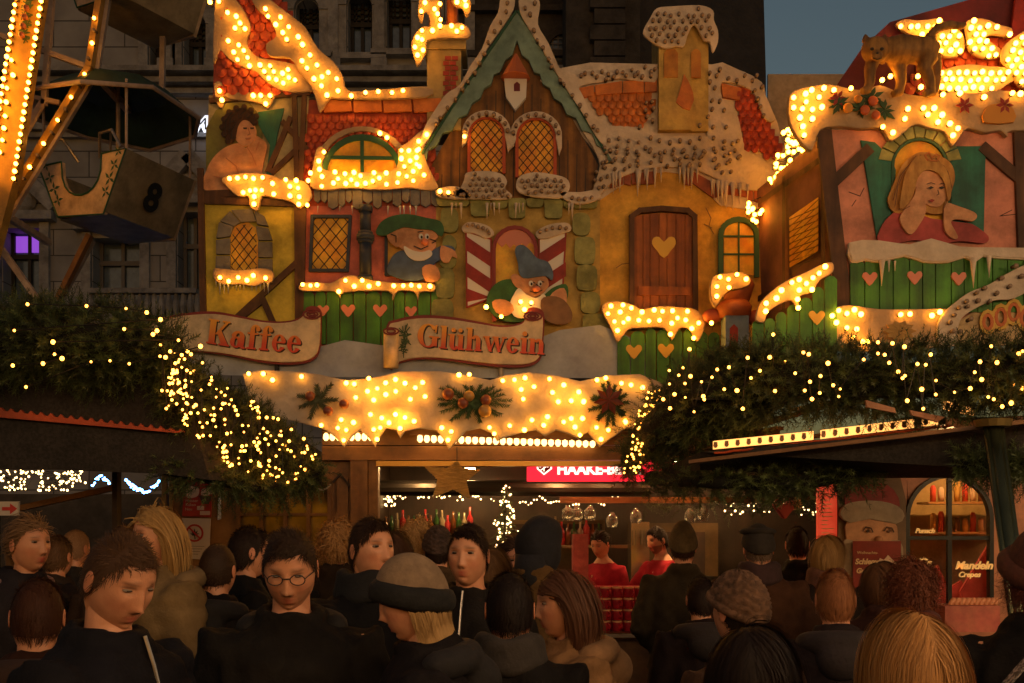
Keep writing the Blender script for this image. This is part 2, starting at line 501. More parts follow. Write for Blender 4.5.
for k, px in enumerate([168, 215, 278, 334, 380, 425, 470]):
    mb = MB(); a = P(px-5, 74, BY); b = P(px+5, -100, BY); mb.box(a.x, b.x, BY-.14, BY-.003, a.z, b.z)
    mb.box(a.x-.06, b.x+.06, BY-.2, BY-.145, a.z, a.z+.25); mb.build('pilaster', STONEL, bt)
bal = MB(); a = P(100, 309, BY); b = P(205, 297, BY)
for k in range(16):
    x = a.x + (b.x-a.x)*k/15; bal.tube([(x,BY-.5,a.z-.3),(x,BY-.5,a.z-.05),(x,BY-.5,a.z+.2)], [.04,.08,.04], 6)
bal.box(a.x, b.x, BY-.6, BY-.4, a.z+.2, a.z+.3); bal.box(a.x, b.x, BY-.6, BY-.003, a.z-.45, a.z-.3)
bal.build('balustrade', STONEL, bt)
# darker tower wing and steep roof
RSL = mat('dark_slate_roof', (.035,.03,.028), (.018,.016,.015), 3, .6, .02, 14)
STD = mat('dark_stone', (.10,.085,.07), (.045,.04,.035), 2.5, .9, .03, 9)
tw = thing('roof_tower', P(650, 535, 20) - Vector((0,0,EZ)), 'dark stone tower wing with steep slate roof and round window behind the gable', 'building')
m1 = MB(); a = P(566, 545, 19.5); b = P(640, -300, 19.5); m1.box(a.x, b.x, 19.5, 24, 0, b.z)
c = P(563, 52, 19.5)
m1.build('wall', STD, tw)
m2 = MB(); a = P(640, 545, 20.2); top = P(758, -120, 20.2); bot = P(768, 75, 20.2)
m2.add([P(640,545,20.2),P(762,545,20.2),P(766,78,20.2),P(755,-320,20.2),P(640,-320,20.2),
        P(640,545,20.2)+Vector((0,5,0)),P(762,545,20.2)+Vector((0,5,0)),P(766,78,20.2)+Vector((0,5,0)),P(755,-320,20.2)+Vector((0,5,0)),P(640,-320,20.2)+Vector((0,5,0))],
       [(0,1,2,3,4),(9,8,7,6,5),(0,5,6,1),(1,6,7,2),(2,7,8,3),(3,8,9,4),(4,9,5,0)])
m2.build('roof', RSL, tw)
for k in range(7):
    y = -20+k*16; q = P(612, y+6, 19.4); m3 = MB(); m3.box(q.x-.35-(k%2)*.08, q.x+.25, 19.32, 19.497, q.z-.14, q.z+.14); m3.build('stone_quoin', STD, tw)
m3 = MB()
for k in range(20):
    aa, ab = 2*math.pi*k/20, 2*math.pi*(k+1)/20; v = []
    for an in (aa, ab):
        for rr in (.30, .46):
            for yy in (BY-.18, BY-.01): v.append((P(563,52,BY).x+rr*math.cos(an), yy, P(563,52,BY).z+rr*math.sin(an)))
    m3.add(v, [(0,1,3,2),(4,6,7,5),(0,4,5,1),(2,3,7,6),(0,2,6,4),(1,5,7,3)])
m3.build('window_ring', STD, tw)
m5 = MB(); a = P(455,545,BY-.05); b = P(566,-300,BY-.05); m5.box(a.x, b.x, BY-.05, BY-.004, 0, b.z); 
for yy in (15, 60, 100): q=P(455,yy,BY); m5.box(a.x, b.x, BY-.2, BY-.052, q.z, q.z+.12)
m5.build('dark_wall', STD, tw)  # darker stone sheet in front of the main wall
rw = MB(); c = P(563, 52, BY)
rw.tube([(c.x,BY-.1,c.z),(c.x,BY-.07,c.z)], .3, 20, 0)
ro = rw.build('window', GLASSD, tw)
rg = MB()
for k in range(-2, 3):
    h = math.sqrt(max(.09-(k*.11)**2, .001)); rg.box(c.x+k*.11-.012, c.x+k*.11+.012, BY-.13, BY-.105, c.z-h, c.z+h); rg.box(c.x-h, c.x+h, BY-.135, BY-.13, c.z+k*.11-.012, c.z+k*.11+.012)
rg.build('grille', FRAMEG, ro)
# illuminated letter on the building
# ================= painted stall fronts =================
FY = 8.5
def house(name, px, label, cat='painted front'):
    return thing(name, (P(px, 535, FY).x, FY, 0), label, cat, None)
# ---------- A: narrow half-timbered front ----------
A = house('house_front', 252, 'narrow yellow half-timbered painted house front with a curly-haired child under a red roof')
pA = plate([(203,200),(300,200),(302,374),(203,374)], FY, .04, YEL, 'wall', A)
plate([(209,95),(309,92),(306,200),(205,200)], FY+.005, .04, CREAM, 'upper_wall', A)
plate([(216,-60),(262,-60),(275,20),(300,45),(318,92),(213,100)], FY-.01, .03, REDT, 'roof', A)
tiles([(219,-55),(264,-55),(300,50),(312,88),(216,92)], FY-.015, 11, 9, REDT, 'roof_tiles', A)
tb = MB(); strokes(tb, [[(204,194),(302,190)],[(204,200),(300,203)]], FY-.03, 7, .03)
strokes(tb, [[(294,95),(297,196)],[(304,95),(300,196)],[(211,100),(308,92)]], FY-.031, 5, .03)
strokes(tb, [[(290,118),(268,170)],[(283,122),(306,148)],[(306,140),(272,172)]], FY-.028, 5, .028)
strokes(tb, [[(200,170),(203,320)],[(297,205),(298,330)],[(303,205),(300,330)]], FY-.032, 6, .03)
strokes(tb, [[(297,262),(238,316)],[(262,298),(276,330)],[(242,316),(262,300)]], FY-.029, 6, .028)
tb.build('timber', BEAM, A)
# leaning child
kid = plate([(205,190),(206,172),(213,158),(224,148),(238,143),(246,148),(250,142),(255,136),(262,139),(267,146),(264,160),(262,176),(270,184),(268,192)], FY-.02, .02, SKINP, 'painted_child', A, s=3)
kd = MB()
addplate(kd, [(232,122),(240,116),(249,118),(255,126),(256,136),(251,144),(243,146),(236,140),(232,131)], FY-.028, .01, 0, 3)
addplate(kd, [(222,128),(224,116),(232,110),(242,108),(251,111),(256,118),(254,126),(249,121),(243,120),(238,126),(236,136),(232,143),(226,140)], FY-.034, .01, 1, 3)
for e in [(245,128),(252,128)]: addplate(kd, [(e[0]-2,e[1]-.6),(e[0]+2,e[1]-.6),(e[0]+1.6,e[1]+.9),(e[0]-1.6,e[1]+.9)], FY-.036, .004, 2)
addplate(kd, [(245,138),(251,137.4),(250,139.4),(246,139.8)], FY-.036, .004, 3)
strokes(kd, [[(248,128),(250,134),(247.5,135)]], FY-.036, .7, .003, 3)
strokes(kd, [[(247,147),(252,155),(256,165)],[(226,158),(236,166),(240,178)],[(214,176),(232,180),(250,178)],[(259,142),(256,150)]], FY-.036, 1.0, .003, 3)
for cxy in [(224,134),(222,127),(224,119),(229,112),(236,108),(244,107),(251,110),(256,116),(255,122),(228,141),(233,137),(240,116),(248,116),(232,120),(229,128)]:
    addplate(kd, [(cxy[0]+3.1*math.cos(R(a)), cxy[1]+3.1*math.sin(R(a))) for a in range(0, 360, 40)], FY-.040-.0004*cxy[0]/50, .008, 1)
    strokes(kd, [[(cxy[0]+1.9*math.cos(R(a)), cxy[1]+1.9*math.sin(R(a))) for a in range(0, 280, 40)]], FY-.045, .6, .003, 2)
strokes(kd, [[(232,112),(226,120),(225,132)],[(238,110),(230,118),(229,134)],[(246,110),(240,115)],[(252,114),(247,118)],[(236,122),(232,130),(231,139)]], FY-.046, .8, .003, 2)
kd.build('child_face', [SKINP, mat('brown_hair_paint', (.09,.035,.015), (.05,.02,.01), 60, .8), DARKLINE, SKINP2], kid)
sh = MB(); addplate(sh, [(258,112),(284,108),(277,135),(268,192),(264,192),(270,145),(264,135),(257,122)], FY-.024, .02, 0)
sh.build('shutter', TEAL, A)
plate([(206,128),(216,110),(228,103),(250,103),(262,118),(262,190),(206,190)], FY-.012, .01, mat('painted_window_green', (.25,.25,.04), (.16,.12,.03), 5), 'window_opening', A, s=0)
# lower window with stone surround
stn = MB()
blocks = [[(215,275),(216,256),(230,256),(230,275)],[(216,254),(216,240),(230,238),(230,254)],[(216,238),(219,222),(233,226),(230,236)],[(220,221),(230,211),(240,222),(234,226)],
          [(231,210),(252,209),(256,221),(241,222)],[(254,210),(264,216),(268,226),(257,224)],[(268,228),(272,240),(258,240),(256,226)],[(258,242),(272,242),(272,257),(258,257)],[(258,259),(272,259),(272,275),(258,275)]]
for b in blocks: addplate(stn, b, FY-.035, .03)
wA = plate([(230,275),(230,235),(236,225),(248,222),(256,228),(258,240),(258,275)], FY-.012, .01, AMBER, 'window', A)
stn.build('stone_surround', STONEY, wA)
lat = MB(); strokes(lat, clip_lines([(231,274),(231,236),(237,226),(248,224),(256,230),(257,274)], R(52), 7), FY-.016, .8, .003)
strokes(lat, clip_lines([(231,274),(231,236),(237,226),(248,224),(256,230),(257,274)], R(-52), 7), FY-.019, .8, .003); lat.build('lattice', DARKLINE, wA)
def snowboard(parent, poly, Y, pts, name='snow_trim', s=3, m=None, lit=True, th=.025, ice=0):
    o = plate(poly, Y, th, m or (SNOWL if lit else SNOW), name, parent, s=s, bev=.004)
    bulbs(o, pts, Y, lit)
    return o
sA = snowboard(A, [(213,272),(216,268),(240,270),(262,268),(273,272),(272,282),(262,283),(255,286),(240,284),(222,284),(214,279)], FY-.05,
  zc(190,150,[(120,510),(155,525),(193,510),(228,521),(253,502),(302,512)]))
icicle_set([(x, 281, random.uniform(4, 14)) for x in range(216, 272, 4)], FY-.04, SNOWB, A)
snowboard(A, [(213,62),(216,-5),(226,-8),(238,2),(246,14),(251,28),(247,40),(252,52),(262,58),(282,61),(300,66),(310,74),(318,88),(300,92),(280,90),(264,80),(256,72),(240,66),(228,58),(220,50)], FY-.045,
  zc(200,0,[(40,8),(75,5),(110,50),(145,65),(160,92),(140,112),(180,115),(113,163),(155,180),(175,202),(135,208),(190,230),(150,238),(198,263),(240,260),(280,263),(257,285),(295,286),(275,312),(330,293),(352,278),(355,310),(380,320),(305,318),(333,332)]))
snowboard(A, [(250,-6),(262,-8),(276,4),(292,16),(306,28),(318,48),(334,62),(343,76),(346,88),(360,91),(425,86),(425,97),(345,99),(330,98),(320,112),(316,100),(310,85),(298,70),(290,58),(270,56),(266,44),(276,36),(270,20),(258,10)], FY-.07,
  zc(200,0,[(262,35),(272,65),(322,68),(303,98),(355,107),(331,130),(347,157),(393,147),(410,178),(440,220),(408,243),(468,260),(428,272),(513,290),(488,307),(456,315),(547,315),(486,343),(552,363),(508,380),(605,383),(662,370),(713,366),(768,370),(812,362)]))
snowboard(A, [(214,84),(221,82),(225,94),(222,108),(216,102)], FY-.03, zc(200,0,[(78,363),(88,400)]))
snowboard(A, [(226,93),(250,92),(275,91),(274,98),(268,108),(262,104),(248,101),(230,99)], FY-.034, zc(200,0,[(213,382),(243,382),(280,382),(263,415)]))
# ledge of bulbs under the child, running over the second front
snowboard(A, [(222,178),(240,173),(268,174),(285,180),(304,181),(312,196),(300,208),(292,202),(275,198),(262,196),(258,210),(250,207),(248,196),(238,196),(226,186)], FY-.062,
  zc(190,150,[(158,114),(190,112),(222,108),(254,114),(290,110),(213,170),(240,162),(262,160),(287,161),(257,186),(256,216),(330,134),(335,176),(383,119),(425,122),(400,145),(432,152),(400,183),(437,187),(435,217),(469,220)]))

# ---------- B: pink front with tiled roof ----------
B = house('house_front', 370, 'pink painted house front with red tiled roof, half-round green window and gnome in green cap')
plate([(302,200),(441,200),(441,374),(302,374)], FY+.003, .04, PINK, 'wall', B)
plate([(309,100),(428,96),(441,190),(441,206),(302,206)], FY+.001, .03, REDT, 'roof', B)
tiles([(308,114),(426,112),(438,186),(303,188)], FY-.004, 8, 6.5, REDT, 'roof_tiles', B)
rd = MB()
for i in range(4): x = 323+i*30; rd = MB(); addplate(rd, [(x,99),(x+28,98),(x+29,111),(x+1,112)], FY-.035-.002*(i%2), .03, 0); rd.build('ridge_tile', ORAT, B)
def arc(cx, cy, rx, ry, a0, a1, n=14): return [(cx+rx*math.cos(R(a0+(a1-a0)*i/n)), cy-ry*math.sin(R(a0+(a1-a0)*i/n))) for i in range(n+1)]
wB = plate(arc(362,172,36,32,0,180), FY-.048, .01, AMBER, 'window', B)
fr = MB(); addplate(fr, arc(362,172,40,38,0,180)+arc(362,172,35,32,180,0), FY-.062, .03)
strokes(fr, [[(362,138),(362,174)],[(330,157),(394,158)]], FY-.058, 3.5, .02); fr.build('frame', DGREEN, wB)
snowboard(B, arc(362,170,48,44,15,165)+arc(362,170,41,39,165,15), FY-.042, zc(200,0,[(720,533),(748,550)]), s=0)
snowboard(B, [(310,186),(312,170),(316,150),(322,146),(326,152),(322,166),(332,171),(360,172),(392,170),(398,160),(398,148),(408,142),(422,130),(430,136),(424,150),(428,165),(434,178),(438,188),(425,190),(408,188),(380,190),(350,188),(325,190)], FY-.064,
  zc(190,150,[(536,8),(515,44),(518,77),(482,92),(528,106),(473,122),(527,145),(580,88),(620,95),(656,90),(592,115),(645,119),(682,103),(574,132),(623,134),(668,137),(702,133),(736,91),(785,92),(757,112),(731,124),(786,137),(830,130),(835,95),(867,105),(857,66),(845,35),(882,43),(906,57),(918,66),(893,85),(893,123),(936,100),(908,2),(875,3)]) +
  zc(200,0,[(907,538),(875,565),(836,602),(806,602),(875,597),(806,633),(866,630),(840,643)]))
shg = MB(); random.seed(4)
x = 314
while x < 434:
    wd = random.uniform(6, 11); y1 = random.uniform(199, 208)
    addplate(shg, [(x,188),(x+wd-.8,188),(x+wd-.8,y1),(x+wd/2,y1+3),(x,y1)], FY-.03-random.uniform(0,.006), .02); x += wd
shg.build('shingle_fringe', SILL, B)
def lattice_window(parent, pl_, sp=9, fw=3, m=NAVY, ang=50, Y=FY, gm=AMBER):
    w_ = plate(pl_, Y-.012, .01, gm, 'window', parent)
    l = MB(); strokes(l, clip_lines(pl_, R(ang), sp), Y-.016, .9, .003); strokes(l, clip_lines(pl_, R(-ang), sp), Y-.019, .9, .003); l.build('lattice', DARKLINE, w_)
    f = MB(); strokes(f, [pl_ + [pl_[0]]], Y-.04, fw, .03); f.build('frame', m, w_)
    return w_
lattice_window(B, [(312,216),(350,216),(347,270),(310,270)])
w2 = plate([(386,233),(424,231),(424,274),(386,274)], FY-.012, .01, AMBER, 'window', B)
f = MB(); strokes(f, [[(386,233),(386,274),(425,274)]], FY-.03, 3, .02); f.build('frame', NAVY, w2)
clm = MB()
for (a, b, wd) in [(206,212,14),(212,232,11),(232,235,15),(235,240,18),(240,243,15),(243,276,12),(276,280,15)]:
    c0, c1 = P(365.5, a, FY-.05), P(365.5, b, FY-.05); clm.tube([c0, c1], wd/2/F*FY, 12)
clm.build('column', NAVY, B, True)
def ell2(cx, cy, rx, ry): return [(cx+rx*math.cos(R(a)), cy+ry*math.sin(R(a))) for a in range(0, 360, 30)]
def gnome(parent, label, cap, capm, face, ear, body, bodym, beard, hands, feats, Y):
    g_ = plate(body, Y, .02, bodym, 'painted_gnome', parent, s=3, bev=.003)
    mb = MB()
    addplate(mb, face, Y-.012, .012, 0, 3); addplate(mb, ear, Y-.018, .01, 0, 3)
    for h in hands: addplate(mb, h, Y-.022, .014, 0, 2)
    mb.build('face', SKINP, g_)
    m2 = MB(); addplate(m2, beard, Y-.02, .012, 0, 3); m2.build('beard', WHITE, g_)
    m3 = MB(); addplate(m3, cap, Y-.026, .02, 0, 3); m3.build('cap', capm, g_)
    cx_ = sum(p[0] for p in feats[0])/2; fy_ = feats[0][0][1]
    m5 = MB(); 
    for ex in (feats[0][0][0], feats[1][0][0]): addplate(m5, ell2(ex, feats[0][0][1]+2.4, 2.3, 2.9), Y-.030, .004, 0); addplate(m5, ell2(ex+.6, feats[0][0][1]+3.0, 1.1, 1.5), Y-.035, .004, 1)
    m5.build('eye', [WHITE, DARKLINE], g_)
    m6 = MB(); nx = (feats[0][0][0]+feats[1][0][0])/2+1; ny = feats[0][0][1]+8; c_ = P(nx, ny, Y-.03); m6.ball(c_, (.034,.03,.027), 12, 8); m6.build('nose', mat('rosy_nose_paint', (.7,.22,.12)), g_, True)
    m4 = MB(); strokes(m4, feats, Y-.03, .9, .004); m4.build('face_lines', DARKLINE, g_)
    return g_
CAPG = mat('green_cap_paint', (.05,.17,.06), (.03,.1,.04), 14, .7); SHIRTB = mat('blue_shirt_paint', (.10,.16,.30), (.06,.1,.2), 14, .7)
CAPB = mat('blue_cap_paint', (.14,.22,.34), (.09,.14,.24), 14, .7); SHIRTG = mat('green_shirt_paint', (.06,.20,.05), (.035,.12,.03), 14, .7)
gnome(B, '', [(376,231),(381,222),(392,216),(408,214),(428,218),(440,221),(444,229),(441,236),(432,230),(418,229),(404,227),(394,231),(386,235),(378,235)], CAPG,
  [(394,230),(408,226),(424,228),(434,231),(438,237),(435,240),(436,246),(430,252),(420,256),(408,252),(398,246),(393,238)],
  [(387,232),(394,228),(401,232),(402,240),(398,247),(392,244),(388,239)],
  [(387,272),(390,260),(397,252),(408,250),(418,256),(430,252),(440,246),(452,246),(455,252),(446,258),(436,262),(432,268),(426,278),(412,281),(398,278)], SHIRTB,
  [(404,246),(412,250),(422,252),(430,250),(432,255),(424,260),(414,260),(406,254)],
  [[(441,246),(447,247),(455,251),(457,258),(452,256),(449,262),(443,262),(440,256)],[(422,268),(430,264),(438,268),(440,278),(434,282),(425,280)]],
  [[(421,234),(422,238)],[(427,234),(428,238)],[(418,232),(423,231)],[(391,234),(396,236),(396,242)],[(414,246),(421,249),(428,246)],[(430,239),(436,241),(432,243)]], FY-.05)
def pickets(parent, name, poly_top, y1, Y, m=GREEN, wd=13, seed=2, hearts=(), hm=HEARTP):
    """vertical boards with rounded tops; poly_top gives (x, ytop) samples"""
    rr = random.Random(seed); mb = MB()
    xs = [p[0] for p in poly_top]; x = xs[0]
    def yt(x):
        for (a, b), (c, d) in zip(poly_top, poly_top[1:]):
            if a <= x <= c: return b + (d-b)*(x-a)/(c-a)
        return poly_top[-1][1]
    def yb(x):
        if callable(y1): return y1(x)
        return y1
    while x < xs[-1]-3:
        w_ = min(wd*rr.uniform(.85, 1.15), xs[-1]-x); t = yt(x+w_/2)+rr.uniform(-1, 1)
        addplate(mb, [(x+.5,t+4),(x+w_*.25,t+.8),(x+w_*.5,t),(x+w_*.75,t+.8),(x+w_-.5,t+4),(x+w_-.5,yb(x)),(x+.5,yb(x))], Y-rr.uniform(0,.008), .02)
        x += w_
    o = mb.build(name, m, parent)
    for (hx, hy, s_) in hearts:
        hh = MB(); addplate(hh, [(hx,hy+s_),(hx-s_*.6,hy+s_*.35),(hx-s_,hy-s_*.2),(hx-s_*.85,hy-s_*.7),(hx-s_*.4,hy-s_*.75),(hx,hy-s_*.35),(hx+s_*.4,hy-s_*.75),(hx+s_*.85,hy-s_*.7),(hx+s_,hy-s_*.2),(hx+s_*.6,hy+s_*.35)], Y-.014, .012, 0, 2)
        hh.build('heart', hm, o)
    return o
fB = pickets(B, 'picket_fence', [(300,290),(438,290)], lambda x: 344+3*math.sin(x*.04), FY-.03, hearts=[(323,310,6),(348,310,7),(380,310,7),(411,311,6)])
snowboard(B, [(300,284),(312,282),(330,283),(340,278),(352,275),(362,278),(380,281),(400,283),(432,283),(434,291),(420,292),(418,300),(414,292),(398,291),(392,300),(388,291),(345,292),(340,298),(334,291),(302,291)], FY-.075,
  zc(190,150,[(451,538),(482,542),(508,540),(595,566),(622,522),(657,545),(689,522),(716,545),(753,535),(815,543),(853,543),(885,541),(917,545),(960,545)]))
icicle_set([(x, 206, random.uniform(4, 12)) for x in (318,340,352,365,388,400,404,410,416)], FY-.05, SNOWB, B)

# drifted snow base painted along the bottom
drift = house('snow_bank_board', 420, 'pale blue-white painted snow bank board behind the two banner signs', 'painted board')
plate([(190,374),(190,352),(240,356),(300,352),(345,340),(380,345),(440,350),(520,345),(560,330),(600,325),(650,345),(650,378),(420,378),(250,376)], FY-.045, .012, SNOWB, 'board', drift, s=0)

# ---------- C: gabled front ----------
C = house('house_front', 516, 'steep gabled painted house front with arched orange windows and candy-striped shutters')
plate([(436,200),(600,200),(600,374),(436,374)], FY+.002, .04, mat('gold_plaster_paint', (.56,.38,.10), (.42,.27,.07), 3.5, .8, .003, 30), 'wall', C)
plate([(517,20),(590,150),(598,165),(590,200),(440,200),(432,165),(440,150)], FY-.012, .03, PLANK, 'gable_wall', C)
gr = MB(); strokes(gr, [[(x, max(48, 60+abs(x-516)*1.55)), (x+random.uniform(-1,1), 196)] for x in range(442, 596, 9)], FY-.0135, .8, .004); gr.build('board_gaps', DARKLINE, C)
bb = MB()
inL = [(517,40),(512,55),(505,60),(500,72),(494,74),(491,84),(484,88),(480,98),(472,103),(467,114),(458,118),(452,130),(442,133),(437,145),(428,150),(426,162)]
addplate(bb, [(517,12),(495,45),(470,80),(445,118),(422,152),(420,160),(426,163)]+inL[::-1][1:], FY-.06, .04)
inR = [(1034-x, y) for x, y in inL]
addplate(bb, [(517,12)]+inR+[(608,163),(612,160),(606,150),(588,122),(565,85),(541,45)], FY-.062, .04)
bb.build('bargeboard', MINT, C)
bg_ = MB(); strokes(bg_, [[(516,11),(470,79),(422,153)],[(518,11),(541,44),(565,84),(606,152)]], FY-.075, 2.2, .03); bg_.build('bargeboard_edge', DGREEN, C)
snowboard(C, [(504,-8),(514,-4),(513,10),(500,30),(486,50),(478,66),(464,84),(452,104),(440,118),(428,140),(420,146),(424,128),(436,108),(446,94),(460,84),(470,66),(482,48),(490,26),(498,12),(500,0)], FY-.082,
  zc(400,0,[(425,45),(402,88),(378,125),(352,168),(338,215),(318,252),(300,290),(272,325),(250,355),(222,395),(190,430),(160,470),(145,495),(430,10)]), lit=False)
snowboard(C, [(520,-4),(534,-8),(540,4),(538,24),(548,42),(556,60),(564,76),(580,90),(590,112),(604,128),(606,146),(596,136),(582,112),(566,88),(556,72),(544,52),(530,30),(520,12)], FY-.084,
  zc(400,0,[(540,10),(520,55),(535,120),(548,160),(572,190),(595,235),(607,265),(640,320),(655,335),(690,380),(720,420),(745,460),(775,505),(790,520),(500,30)]), lit=False)
for (x0, x1, y0, y1) in [(470,503,118,172),(518,554,119,176)]:
    cxm = (x0+x1)/2; hw = (x1-x0)/2
    out = [(x0,y1)]+arc(cxm,y0+hw,hw,hw,180,0,10)+[(x1,y1)]
    ww = plate(out, FY-.03, .01, mat('orange_window_paint', (.95,.50,.03), (.72,.17,.01), 5, .4), 'window', C)
    l = MB(); strokes(l, clip_lines(out, R(50), 6.5), FY-.034, .8, .003); strokes(l, clip_lines(out, R(-50), 6.5), FY-.037, .8, .003); l.build('lattice', DARKLINE, ww)
    f = MB(); strokes(f, [[(x0-1,y1)]+arc(cxm,y0+hw,hw+1,hw+1,180,0,10)+[(x1+1,y1)]], FY-.05, 3.2, .025); f.build('frame', mat('red_window_frame', (.45,.07,.02)), ww)
    so_ = arc(cxm,y0+hw-2,hw+8,hw+6,185,-5,14); si = arc(cxm,y0+hw,hw+2,hw+2,-5,185,14)
    hood = plate(so_+[(x1+8,y0+hw+10),(x1+5,y0+hw+18),(x1+3,y0+hw+6)]+si+[(x0-4,y0+hw+8),(x0-8,y0+hw+12)], FY-.066, .03, SNOW, 'snow_hood', ww, bev=.004)
    bulbs(hood, [(cxm+(hw+5)*math.cos(R(a)), y0+hw-1-(hw+4)*math.sin(R(a))) for a in range(10, 175, 20)], FY-.07, False)
bulbs(C, [(464.5,136.5)], FY-.07)
bhm = MB(); addplate(bhm, [(504,77),(527,77),(526,97),(515,110),(506,97)], FY-.07, .05); bh = bhm.build('bird_house', WHITE, C)
b2 = MB(); c0, c1 = P(515.5,78,FY-.08), P(516,54,FY-.08); b2.tube([c0, c1], [.125, .01], 12); b2.build('roof', mat('bird_house_roof', (.45,.12,.04)), bh)
b3 = MB(); addplate(b3, [(514,91),(514,84),(517,81.5),(520,84),(520,91)], FY-.075, .004); b3.build('hole', mat('maroon_paint', (.12,.01,.02)), bh)
for pts_ in ([(464,180),(466,173),(476,171),(490,171),(502,174),(507,181),(505,188),(512,195),(506,199),(480,199),(462,198),(454,194),(460,188)],
             [(516,184),(520,176),(534,172),(552,174),(566,178),(570,186),(566,194),(558,198),(536,197),(524,194),(518,191)],
             [(436,190),(450,186),(462,188),(470,196),(463,199),(440,197)], [(560,192),(580,192),(596,190),(600,198),(582,204),(566,200)]):
    snowboard(C, pts_, FY-.09, fill(cat_rom(pts_, 3), 6.5, .15, 2.5, 3), lit=False)
bulbs(C, zc(380,150,[(240,165),(273,170)]), FY-.1)
gs = MB()
for (x0, x1, y0, y1) in [(436,470,197,206),(470,490,197,216),(492,508,198,208),(508,526,198,218),(526,544,198,207),(544,563,199,218),(563,598,198,208)]:
    addplate(gs, [(x0,y0+1),(x0+3,y0),(x1-3,y0),(x1,y0+2),(x1-1,y1-2),(x1-4,y1),(x0+4,y1),(x0+1,y1-2)], FY-.05+random.uniform(0,.008), .04)
for (x0, x1, y0, y1) in [(441,458,208,232),(443,456,235,252),(440,456,252,268),(436,454,268,298),(432,453,299,320),(573,590,213,235),(575,595,237,264),(577,597,265,290),(581,600,292,313),(583,608,314,345)]:
    addplate(gs, [(x0,y0+4),(x0+4,y0),(x1-5,y0),(x1,y0+5),(x1,y1-5),(x1-4,y1),(x0+5,y1),(x0,y1-4)], FY-.042+random.uniform(0,.01), .04, 0, 2)
gs.build('stonework', STONEG, C)
icicle_set([(x, 203, random.uniform(6, 18)) for x in (452,456,461,487,491,494,499,516,519,523,569,572,580)], FY-.095, SNOW, C)
# arch window with pink blind and candy shutters
aw = plate([(494,320)]+arc(515,248,20,20,180,0,10)+[(535,320)], FY-.02, .01, AMBER, 'window', C)
m_ = MB(); strokes(m_, [[(494,320)]+arc(515,248,21,21,180,0,10)+[(536,320)]], FY-.045, 3.5, .03); m_.build('frame', mat('maroon_frame_paint', (.25,.03,.03)), aw)
m_ = MB(); addplate(m_, arc(515,248,19,19,180,0,10)+[(534,245),(530,242),(526,247),(522,243),(518,248),(514,244),(510,248),(506,243),(502,247),(497,242)], FY-.028, .008); m_.build('blind', HEARTP, aw)
for side, q in (('l', [(466,231),(491,239),(491,298),(467,307)]), ('r', [(539,239),(566,231),(563,284),(540,300)])):
    s0 = plate(q, FY-.035, .02, WHITE, 'shutter', C)
    st = MB(); hh = 15
    for k in range(-3, 6):
        ya = 236+k*26
        if side == 'l': band = [(466,ya),(491,ya+17),(491,ya+31),(466,ya+14)]
        else: band = [(540,ya+17),(566,ya),(566,ya+14),(540,ya+31)]
        xa, xb = q[0][0] if side=='l' else q[0][0], q[1][0]
        def lim(x, y):
            t = (x-q[0][0])/(q[1][0]-q[0][0]); lo = q[0][1]+(q[1][1]-q[0][1])*t+.5; hi = q[3][1]+(q[2][1]-q[3][1])*t-.5
            return (x, min(max(y, lo), hi))
        bnd = [lim(x, y) for x, y in [(band[0][0]+.3*0,band[0][1]),(band[1][0],band[1][1]),(band[2][0],band[2][1]),(band[3][0],band[3][1])]]
        if abs(bnd[0][1]-bnd[3][1]) + abs(bnd[1][1]-bnd[2][1]) > 2: addplate(st, bnd, FY-.038, .004)
    st.build('stripe', RED, s0)
    f = MB(); strokes(f, [q+[q[0]]], FY-.042, 1.6, .02); f.build('frame', RED, s0)
snowboard(C, [(462,227),(468,222),(480,223),(490,227),(494,234),(486,238),(474,233),(464,232)], FY-.06, zc(380,150,[(350,300),(372,298),(392,305),(412,312),(430,320),(436,332)]), lit=False)
snowboard(C, [(536,232),(545,226),(556,223),(568,223),(571,230),(560,234),(548,238),(538,238)], FY-.06, zc(380,150,[(640,325),(665,318),(690,310),(720,308),(745,312)]), lit=False)
gn2 = gnome(C, '', [(518,263),(515,252),(517,246),(523,245),(530,250),(537,258),(548,262),(553,272),(552,280),(546,276),(535,277),(524,278),(519,272)], CAPB,
  [(521,276),(532,274),(545,276),(549,284),(546,290),(540,295),(530,297),(522,292),(518,285)],
  [(511,276),(516,274),(521,278),(522,286),(518,288),(513,283)],
  [(487,306),(489,292),(498,282),(510,279),(520,284),(530,294),(540,298),(552,288),(566,284),(568,296),(560,312),(546,320),(520,322),(500,320)], SHIRTG,
  [(519,288),(526,294),(536,298),(544,294),(546,302),(538,312),(526,318),(514,316),(510,304),(514,294)],
  [[(492,302),(500,299),(510,302),(514,310),(506,316),(496,312)],[(550,296),(556,290),(564,288),(567,296),(565,306),(556,308),(549,303)]],
  [[(531,281),(535,283)],[(540,281),(544,282)],[(536,284),(540,287),(537,289)],[(530,291),(536,293),(542,290)]], FY-.06)
sk = MB(); addplate(sk, [(541,300),(552,296),(564,300),(572,312),(570,322),(556,324),(544,318)], FY-.095, .03, 0, 3); sk.build('sack', mat('brown_sack_paint', (.26,.13,.05), (.18,.08,.03), 12), gn2)
bulbs(C, zc(380,150,[(425,628),(485,666),(563,607),(605,610),(578,638)]), FY-.1)
